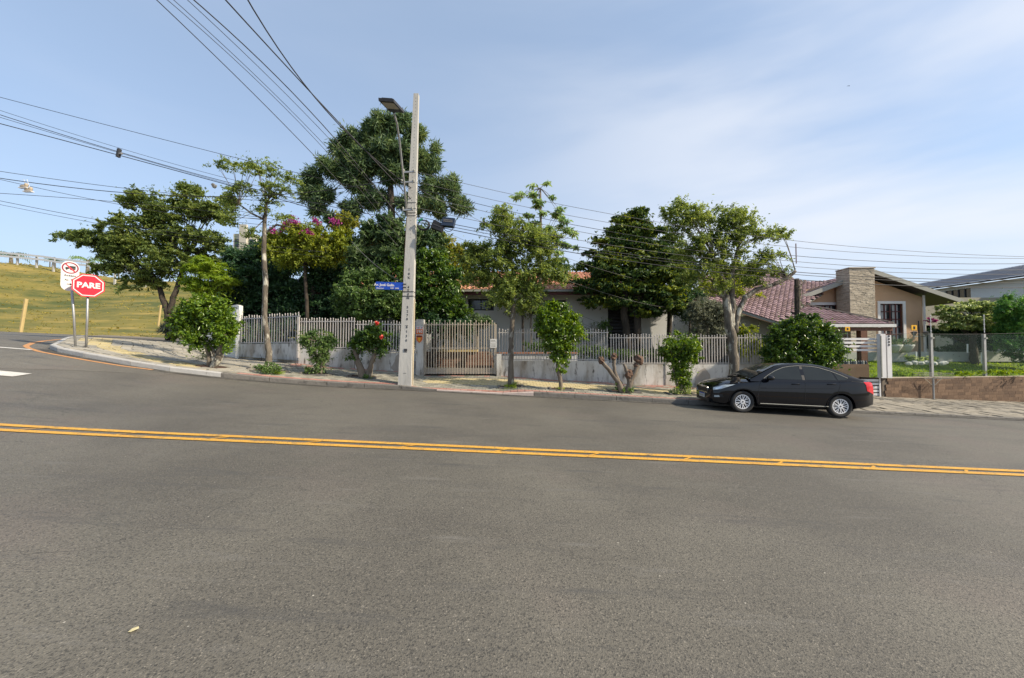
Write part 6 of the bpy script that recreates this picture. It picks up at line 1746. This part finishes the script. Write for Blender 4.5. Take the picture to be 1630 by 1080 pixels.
# ------------------------------------------------------------------ garden trees behind the fences
def gplant(name, label, cat, Y, px, trunks, ells, lm, bm, **k):
    x = P(px, 560, Y).x; z = (garden(x, Y) if x > -12 - (Y - 17) * .85 else side(x, Y)) if Y < 34 else hill_z(x, Y)
    return plant(name, label, cat, Y, trunks, ells, lm, bm, base=Vector((x, Y, z)), **k)
gplant('broad_tree', 'broad spreading olive-brown tree at the corner of the side street, behind the stop sign', 'tree', 21.5, 270,
       [[(270, 536, 7.5), (269, 512, 6.5), (266, 495, 6), (259, 474, 5), (250, 450, 4)], [(268, 500, 5.5), (276, 475, 5), (284, 450, 4), (292, 420, 3)]],
       [(240, 372, 75, 34), (178, 378, 42, 18), (120, 376, 34, 9), (292, 330, 55, 30), (226, 322, 36, 22), (340, 340, 42, 22), (335, 388, 48, 24), (262, 415, 78, 28), (188, 425, 42, 18), (320, 425, 38, 18), (225, 452, 42, 14), (200, 396, 46, 18), (300, 303, 30, 10), (362, 325, 24, 14), (170, 405, 22, 12), (150, 385, 30, 12), (250, 345, 30, 22)],
       M['leaf_left'], M['bark_dark'], csize=.42, L=.16, W=.07, per=80, dens=1.2, nbr=90, flat=.7, fill=.12, twigs=7, limb=.06)
gplant('strap_leaf_clump', 'clump of grey-green strap leaves round the foot of the broad corner tree', 'plant', 21.0, 268, [], [(268, 526, 14, 9)], M['leaf_grey'], M['bark'], csize=.22, L=.5, W=.05, per=16, radial=.6, up=0, crown_name='leaves')
gplant('feathery_tree', 'bright yellow-green feathery tree above the leftmost kerb shrub', 'tree', 18.2, 335, [[(335, 560, 4), (335, 470, 3)]], [(330, 432, 34, 14), (352, 448, 28, 14), (312, 450, 26, 14), (338, 462, 34, 12), (322, 418, 18, 10)], M['leaf_fern'], M['bark_dark'], csize=.32, L=.24, W=.04, per=110, flat=.45, dens=1.3)
gplant('background_tree', 'large dim tree far back in the left garden, filling the gap left of the bougainvillea', 'tree', 25.5, 410, [[(410, 560, 8), (410, 440, 5)]], [(400, 430, 36, 34), (380, 480, 30, 40), (430, 480, 40, 44), (420, 400, 26, 14), (400, 520, 40, 26)], M['leaf_dark'], M['bark_dark'], csize=.6, L=.26, W=.12, per=110, dens=1.3)
gplant('background_tree', 'large dim tree far back in the garden behind the loquat tree', 'tree', 26, 560, [[(560, 560, 8), (560, 440, 5)]], [(540, 430, 50, 40), (600, 440, 46, 44), (500, 480, 44, 44), (570, 500, 60, 36), (650, 460, 40, 50), (620, 400, 40, 24)], M['leaf_dark'], M['bark_dark'], csize=.6, L=.26, W=.12, per=110, dens=1.2)
gplant('dark_cypress_hedge', 'dark blue-green tree mass behind the highest fence section', 'tree', 19.5, 420, [[(420, 560, 7), (418, 500, 6), (420, 440, 4)]],
       [(400, 430, 42, 40), (390, 470, 32, 36), (430, 470, 40, 44), (380, 410, 26, 18), (455, 430, 34, 40), (440, 400, 40, 20), (395, 510, 26, 24), (430, 515, 30, 20)], M['leaf_dark'], M['bark_dark'], csize=.42, L=.17, W=.07, per=120, flat=.7, dens=1.1)
gplant('dark_garden_tree', 'dark layered tree in the middle of the left garden behind the second fence section', 'tree', 19.0, 500, [[(500, 560, 7), (498, 500, 5), (500, 450, 4)]],
       [(490, 450, 40, 26), (520, 440, 40, 26), (470, 485, 38, 30), (520, 485, 42, 28), (500, 510, 50, 18), (545, 460, 30, 34), (455, 510, 30, 20), (560, 500, 36, 24)], M['leaf_dark'], M['bark_dark'], csize=.42, L=.17, W=.075, per=120, flat=.55, dens=1.1)
r_ = gplant('bougainvillea', 'yellow-green bougainvillea with magenta flower sprays over the left garden', 'shrub', 17.9, 490, [[(490, 560, 4), (488, 480, 3.5), (485, 420, 3)]],
       [(450, 392, 36, 26), (495, 390, 46, 30), (535, 390, 34, 28), (478, 366, 42, 12), (470, 415, 46, 14), (520, 412, 34, 14), (430, 385, 18, 20)], M['leaf_olive'], M['bark_dark'], csize=.30, L=.11, W=.052, per=110, dens=1.15)
for ex, ey_, a, b_ in ((466, 354, 12, 7), (505, 352, 9, 6), (438, 368, 9, 6), (488, 372, 13, 7), (535, 353, 8, 6), (452, 360, 7, 5), (515, 378, 7, 4)):
    C, Rr = ell_clumps([(ex, ey_, a, b_)], 17.3, .16, .8)
    V, T = leaf_arrays(C, Rr, [36] * len(C), .085, .06); leaf_object('flowers', V, T, M['flower_pink'], r_, kind='stuff')
gplant('golden_shrub', 'golden-yellow leafed shrub crown between the bougainvillea and the araucaria trunk', 'shrub', 18.0, 556, [[(556, 560, 3), (556, 370, 2)]], [(556, 352, 24, 12), (545, 366, 20, 9)], M['leaf_yel'], M['bark_dark'], csize=.26, L=.12, W=.07, per=70)
gplant('loquat_tree', 'grey-green long-leafed tree behind the concrete pole, under the araucaria', 'tree', 18.0, 615, [[(615, 560, 6), (612, 480, 5), (615, 420, 4)]],
       [(598, 378, 40, 30), (640, 385, 38, 38), (572, 400, 30, 34), (688, 385, 30, 24), (620, 362, 36, 16), (610, 420, 46, 24), (665, 375, 30, 20), (600, 440, 40, 20)], M['leaf_mid'], M['bark_dark'], csize=.36, L=.25, W=.065, per=80, dens=1.1, radial=.35)
gplant('arching_shrub', 'arching long-twigged shrub leaning over the fence behind the street-name plate', 'shrub', 16.7, 590, [[(592, 560, 4), (590, 520, 3), (585, 490, 2.5)]],
       [(560, 445, 14, 24), (575, 470, 34, 22), (600, 485, 44, 22), (540, 480, 14, 24), (625, 475, 28, 30), (578, 500, 40, 12), (585, 440, 14, 18), (610, 440, 14, 16)], M['leaf_shrub'], M['bark_dark'], csize=.26, L=.12, W=.05, per=90, dens=1.1, radial=.2)
gplant('dark_round_tree', 'dense dark-green rounded tree right of the pole, above the gate', 'tree', 17.4, 690, [[(690, 560, 6), (690, 500, 5), (690, 450, 4)]],
       [(690, 440, 46, 42), (662, 470, 34, 36), (715, 470, 28, 34), (672, 412, 34, 20), (700, 492, 38, 18), (655, 500, 26, 16), (735, 500, 16, 12), (645, 440, 22, 40)], M['leaf_gloss_d'], M['bark_dark'], csize=.33, L=.17, W=.06, per=110, dens=1.2, radial=.15)
gplant('yellow_shrub', 'yellow-green shrub crown between the dark round tree and the gate tree', 'shrub', 18.6, 718, [[(718, 560, 3), (718, 440, 2)]], [(712, 395, 28, 14), (728, 415, 22, 24), (742, 440, 14, 20), (700, 380, 22, 10)], M['leaf_yel'], M['bark_dark'], csize=.28, L=.13, W=.06, per=80)
# araucaria: needle tufts at the ends of up-curved boughs
gplant('araucaria_tree', 'tall dark araucaria pine with tufted rounded crown rising behind the pole', 'tree', 30, 624,
       [[(626, 560, 9), (626, 420, 8), (624, 345, 7), (622, 300, 6), (618, 240, 4), (616, 200, 2)]],
       [(612, 203, 36, 18), (655, 212, 26, 18), (566, 226, 28, 20), (604, 245, 46, 26), (533, 268, 30, 22), (572, 285, 36, 22), (646, 250, 36, 26), (680, 262, 18, 20), (690, 300, 22, 18), (498, 285, 15, 15), (487, 305, 14, 16), (516, 312, 20, 12), (693, 237, 8, 8), (716, 290, 12, 10), (724, 308, 15, 12), (735, 328, 16, 14), (700, 330, 24, 14), (560, 335, 28, 12), (535, 350, 20, 10), (600, 322, 32, 16), (655, 325, 26, 18), (545, 240, 22, 16), (505, 330, 18, 14), (585, 262, 36, 22), (630, 280, 30, 20), (590, 210, 20, 14), (640, 190, 14, 8)],
       M['leaf_arauc'], M['bark_dark'], csize=.52, L=.46, W=.085, per=105, radial=.8, up=.1, dens=1.5, fill=.0, twigs=0, nbr=110, shell=.25, clump_tint=.6)
gplant('umbrella_tree', 'tall umbrella-leafed tree with drooping whorls rising behind the gate tree', 'tree', 19, 862, [[(862, 560, 4), (860, 470, 4), (862, 400, 3), (860, 300, 1.8)]],
       [(843, 297, 12, 5), (866, 294, 12, 5), (828, 313, 16, 5), (852, 308, 18, 6), (880, 318, 9, 5), (855, 326, 26, 7), (893, 332, 9, 7), (872, 342, 26, 8), (895, 355, 14, 9), (862, 360, 30, 9), (905, 372, 14, 9), (880, 385, 30, 12), (845, 345, 18, 8), (908, 395, 12, 8), (790, 338, 12, 5), (878, 410, 28, 14), (900, 425, 16, 12), (850, 385, 20, 14)],
       M['leaf_umbrella'], M['bark_pale'], csize=.26, L=.30, W=.10, per=16, droop=.6, up=.8, flat=.45, dens=.8, nbr=70, radial=.6, twigs=0, fill=0, shell=.2)
gplant('conifer_tree', 'dark layered conifer with yellow-green tips in front of the slatted door of the white house', 'tree', 18.3, 1004,
       [[(994, 548, 8), (994, 500, 7.5), (998, 430, 6), (1005, 345, 2)], [(1015, 548, 8), (1014, 500, 7), (1012, 430, 5)]],
       [(1012, 345, 26, 12), (990, 352, 18, 10), (1000, 368, 44, 14), (985, 385, 46, 12), (1010, 392, 52, 12), (970, 405, 40, 9), (1000, 415, 62, 12), (955, 428, 38, 8), (990, 436, 66, 12), (945, 450, 34, 8), (985, 460, 64, 12), (1040, 440, 46, 20), (1055, 470, 44, 16), (970, 478, 46, 9), (1020, 485, 52, 12), (1045, 405, 36, 16), (1075, 490, 26, 12), (1035, 370, 22, 16), (1030, 500, 34, 8), (1075, 430, 26, 18), (928, 425, 12, 6), (925, 462, 14, 6)],
       M['leaf_conifer'], M['bark_dark'], csize=.34, L=.17, W=.06, per=125, flat=.42, dens=1.7, nbr=90, clump_tint=.75, radial=.25)
gplant('dark_filler_tree', 'deep green tree in the shade between the layered conifer and the beige house', 'tree', 19.6, 1065, [[(1065, 560, 6), (1065, 480, 4)]], [(1062, 420, 40, 34), (1075, 455, 40, 30), (1050, 470, 30, 24), (1090, 430, 26, 30), (1058, 390, 26, 18)], M['leaf_conifer'], M['bark_dark'], csize=.36, L=.16, W=.055, per=95, dens=1.2, flat=.6)
gplant('wall_side_shrub', 'airy green shrub against the white house wall between gate tree and round tree', 'shrub', 18.9, 845, [[(845, 560, 3), (845, 490, 2)]], [(832, 455, 22, 16), (858, 462, 20, 14), (848, 492, 24, 18), (800, 470, 18, 18), (925, 535, 22, 14), (960, 520, 14, 16)], M['leaf_shrub'], M['twig'], csize=.25, L=.11, W=.045, per=45)
gplant('grey_shrub', 'tangled grey-green shrub behind the lowest fence between the conifer and the spreading tree', 'shrub', 16.9, 1128, [[(1128, 560, 3), (1126, 510, 2)], [(1140, 560, 2.5), (1146, 510, 2)]],
       [(1122, 495, 26, 24), (1148, 500, 26, 20), (1130, 520, 36, 22), (1165, 525, 22, 16), (1105, 505, 16, 20), (1150, 540, 34, 14), (1110, 540, 24, 14)], M['leaf_grey'], M['twig'], csize=.24, L=.11, W=.035, per=62, dens=1.0, radial=.3, nbr=50)
gplant('olive_shrub', 'small yellow-olive shrub poking through the right end of the lowest fence', 'shrub', 16.2, 1193, [[(1193, 570, 2), (1192, 530, 1.5)]], [(1190, 535, 20, 16), (1185, 558, 24, 14), (1208, 550, 12, 12)], M['leaf_olive'], M['twig'], csize=.2, L=.09, W=.04, per=60)
gplant('slate_shrub', 'dark smoky shrub in the shade right of the conifer', 'shrub', 18.8, 1098, [[(1098, 560, 3), (1098, 500, 2)]], [(1098, 482, 26, 18), (1085, 500, 24, 16), (1110, 470, 18, 10)], M['leaf_dark'], M['bark_dark'], csize=.26, L=.10, W=.03, per=90)
gplant('olive_background_tree', 'yellow-olive tree filling the gap behind the spreading street tree', 'tree', 20.5, 1150, [[(1150, 560, 4), (1148, 480, 3)]], [(1150, 465, 42, 32), (1120, 470, 26, 24), (1190, 442, 26, 16), (1140, 495, 30, 18), (1165, 435, 36, 20), (1195, 470, 18, 12)], M['leaf_olive'], M['bark_dark'], csize=.34, L=.13, W=.055, per=62, dens=.8)
gplant('low_dark_shrubs', 'low dark shrub line just behind the fence right of the gate', 'shrub', 17.5, 930, [], [(940, 560, 50, 9), (1010, 563, 50, 8), (1070, 562, 40, 10), (860, 552, 30, 8)], M['leaf_shrub'], M['twig'], csize=.2, L=.09, W=.04, per=50, crown_name='foliage')
for lab, ells_ in (('dark leafy shrubs in the shade behind the gate', [(700, 522, 30, 22), (735, 524, 26, 18)]),
                   ('dark leafy shrubs just behind the highest fence section', [(400, 536, 34, 20), (450, 533, 34, 22)]),
                   ('dark leafy shrubs just behind the second fence section', [(500, 538, 30, 18), (545, 538, 30, 18)]),
                   ('dark leafy shrubs just behind the third fence section by the pole', [(590, 540, 32, 20), (645, 540, 28, 22)])):
    gplant('understorey_shrubs', lab, 'shrubs', 17.9 if 'highest' in lab else 17.0, ells_[0][0], [], ells_, M['leaf_dark'], M['twig'], csize=.28, L=.13, W=.06, per=70, crown_name='foliage')
gplant('drooping_plant', 'wispy drooping plant against the white house wall behind the gate tree', 'plant', 18.6, 832, [[(832, 560, 3), (832, 490, 2)]], [(832, 478, 18, 16), (820, 490, 14, 12), (845, 492, 12, 10)], M['leaf_grey'], M['bark_dark'], csize=.22, L=.26, W=.03, per=40, droop=.9, radial=.5)
gplant('gate_side_shrub', 'small-leafed shrub just behind the right half of the gate bars', 'shrub', 18.4, 760, [[(760, 570, 2), (760, 520, 1.5)]], [(758, 508, 22, 10), (775, 515, 18, 10), (740, 515, 16, 10)], M['leaf_mid'], M['twig'], csize=.2, L=.10, W=.05, per=42)
# spiky phormium
b0 = P(1052, 548, 17.4); b0.z = garden(b0.x, 17.4)
ph = thing('spiky_plant', b0, 'spiky clump of long dark sword leaves behind the lowest fence', 'plant')
mb = MB()
for i in range(46):
    a = rnd.uniform(0, 2 * math.pi); l_ = rnd.uniform(1.0, 2.0); o_ = rnd.uniform(.2, .75)
    p0 = b0 + Vector((rnd.uniform(-.2, .2), rnd.uniform(-.15, .15), 0)); d = Vector((math.cos(a) * o_, math.sin(a) * o_ * .7, 1)).normalized(); s_ = d.cross(Vector((0, 1, .2))).normalized() * .035
    p1 = p0 + d * l_ * .6; p2 = p0 + d * l_ + Vector((d.x, d.y, -.1)) * l_ * .12
    mb.add([p0 - s_, p0 + s_, p1 + s_, p1 - s_, p2], [(0, 1, 2, 3), (3, 2, 4)], 0, rnd.uniform(.2, .9))
mb.build('leaves', M['leaf_grey'], ph)
# leafless shrub against the white wall
b0 = P(932, 560, 18.7); b0.z = garden(b0.x, 18.7)
bsb = thing('bare_shrub', b0, 'leafless twiggy shrub against the white house wall right of the round tree', 'shrub')
mb = MB()
def twigs(p, d, l_, r, dep):
    q = p + d * l_; mb.tube([p, p.lerp(q, .5) + Vector((rnd.uniform(-.03, .03), 0, rnd.uniform(-.02, .04))), q], [r, r * .8, r * .6], 4, caps=False)
    if dep == 0: return
    for k in range(3):
        dd = (d + Vector((rnd.uniform(-.9, .9), rnd.uniform(-.5, .5), rnd.uniform(-.1, .6)))).normalized(); twigs(q, dd, l_ * rnd.uniform(.6, .85), r * .62, dep - 1)
for k in range(4): twigs(b0, Vector((rnd.uniform(-.45, .45), rnd.uniform(-.2, .2), 1)).normalized(), .75, .022, 4)
mb.build('branches', M['twig'], bsb)
# right-hand garden
gplant('layered_tree', 'low layered garden tree with pale variegated leaf pads on the right lawn', 'tree', 20.5, 1550, [[(1550, 582, 7), (1551, 560, 6), (1548, 540, 5), (1552, 515, 3)]],
       [(1523, 492, 30, 7), (1556, 488, 36, 9), (1538, 508, 40, 8), (1585, 506, 36, 9), (1600, 524, 26, 8), (1508, 500, 18, 6), (1565, 520, 36, 7), (1520, 520, 26, 6), (1600, 492, 24, 10)], M['leaf_cream'], M['bark_dark'], csize=.22, L=.12, W=.055, per=75, flat=.5, dens=1.5, nbr=50)
gplant('dark_underlayer_bush', 'dark green spreading bush in the shade beneath the layered garden tree', 'bush', 21.3, 1545, [[(1545, 582, 4), (1545, 550, 3)]], [(1540, 530, 56, 9), (1510, 528, 28, 8), (1570, 545, 50, 14), (1530, 556, 40, 8)], M['leaf_dark'], M['bark_dark'], csize=.26, L=.13, W=.05, per=90, flat=.6, dens=1.2)
gplant('emerald_tree', 'soft feathery emerald-green tree cut by the right edge of the picture', 'tree', 18.9, 1640, [[(1640, 590, 6), (1640, 540, 4)]], [(1612, 492, 24, 26), (1640, 500, 40, 36), (1618, 530, 26, 26), (1650, 550, 50, 30), (1600, 548, 14, 12)], M['leaf_emerald'], M['bark_dark'], csize=.28, L=.12, W=.035, per=120, dens=1.25)
gplant('flower_bed_plants', 'low reddish and green plants in the stone-edged flower bed by the lamp post', 'plant', 18.5, 1466, [], [(1455, 571, 12, 4), (1480, 572, 14, 4)], M['leaf_cream'], M['twig'], csize=.12, L=.10, W=.035, per=36, crown_name='foliage')
gplant('lawn_edge_plants', 'low bright green ground cover along the top of the brown stone wall', 'plant', 17.25, 1500, [], [(1440, 596, 30, 3), (1520, 594, 40, 3), (1600, 592, 40, 3)], M['leaf_fern'], M['twig'], csize=.10, L=.08, W=.035, per=18, crown_name='foliage')
b0 = P(1482, 512, 19.5)
plant('hanging_flower_basket', 'dark purple hanging plant near the corner of the beige house', 'plant', 19.5, [], [(1483, 510, 6, 6)], leafmat('purple_leaf', (.05, .012, .03), (.10, .02, .05), (.16, .04, .08)), M['twig'], csize=.13, L=.09, W=.05, per=40, base=b0, crown_name='foliage')
# lawn blades
xs = rng.uniform(14, 33, 16000); ys = rng.uniform(16.5, 23, 16000); C = [(x, y, garden(x, y) + .03) for x, y in zip(xs, ys) if y > yf(x) + .15]
V, T = leaf_arrays(C, [(.06, .06, .02)] * len(C), [2] * len(C), .10, .03, up=-.3, clump_tint=.5)
leaf_object('lawn_grass_blades', V, T, M['grass_blade'], origin=(20, 19, .8), kind='stuff')
# palms and shrubs on the hilltop
for k, (px, py, w, lab) in enumerate(((18, 406, 24, 'low palm crown at the left end of the hill crest'), (86, 413, 12, 'small palm crown in the middle of the hill crest behind the guard rail'), (140, 414, 24, 'fresh green palm crown on the hill crest nearest the broad tree'))):
    c = P(px, py, 68); t = thing('palm', Vector((c.x, 68, hill_z(c.x, 68))), lab, 'palm', 'palms on the hill crest')
    mb = MB(); mb.tube([(c.x, 68, hill_z(c.x, 68) - .2), (c.x, 68, c.z)], [.3, .2], 7); mb.build('trunk', M['bark'], t)
    mb = MB(); Lf = w * 68 / F
    for i in range(18):
        a = i * 2.4; el = rnd.uniform(.2, .9); prev = Vector((c.x, 68, c.z)); d = Vector((math.cos(a), math.sin(a), el)).normalized()
        for s in range(8):
            nx = prev + d * Lf / 8; d = (d + Vector((0, 0, -.16))).normalized(); sd = d.cross(Vector((0, 0, 1))).normalized() * Lf * .16 * math.sin((s + .7) / 8.5 * math.pi)
            mb.add([prev, prev + sd * .3 - Vector((0, 0, .2)), nx + sd - Vector((0, 0, .5))], [(0, 1, 2)]); mb.add([prev, prev - sd * .3 - Vector((0, 0, .2)), nx - sd - Vector((0, 0, .5))], [(0, 1, 2)]); prev = nx
    mb.build('fronds', M['leaf_mid'] if k < 2 else M['leaf_umbrella'], t)
# a fallen leaf and bits of litter on the road, a distant bird
c = hit(213, 1005); mb = MB(); mb.add([(c.x - .02, c.y - .012, c.z + .004), (c.x, c.y - .018, c.z + .008), (c.x + .02, c.y + .006, c.z + .010), (c.x + .005, c.y + .020, c.z + .011), (c.x - .018, c.y + .010, c.z + .007)], [(0, 1, 2, 3, 4)])
tag(mb.build('fallen_leaf', M['yellow_paint'] if False else mat('dry_leaf', (.62, .55, .32), (.5, .42, .22), 20, .8), origin=c), 'small pale yellow dry leaf lying on the asphalt at lower left', 'leaf')
c = P(1350, 137, 60); mb = MB(); mb.add([c, c + Vector((.15, 0, .07)), c + Vector((.3, 0, .03)), c + Vector((.22, .1, -.02)), c + Vector((-.15, 0, .02)), c + Vector((-.05, .12, .0))], [(0, 1, 3), (1, 2, 3), (0, 4, 5)])
tag(mb.build('bird', M['black'], origin=c), 'tiny dark bird high in the sky on the right', 'bird')

print('LEAVES', LEAVES[0])
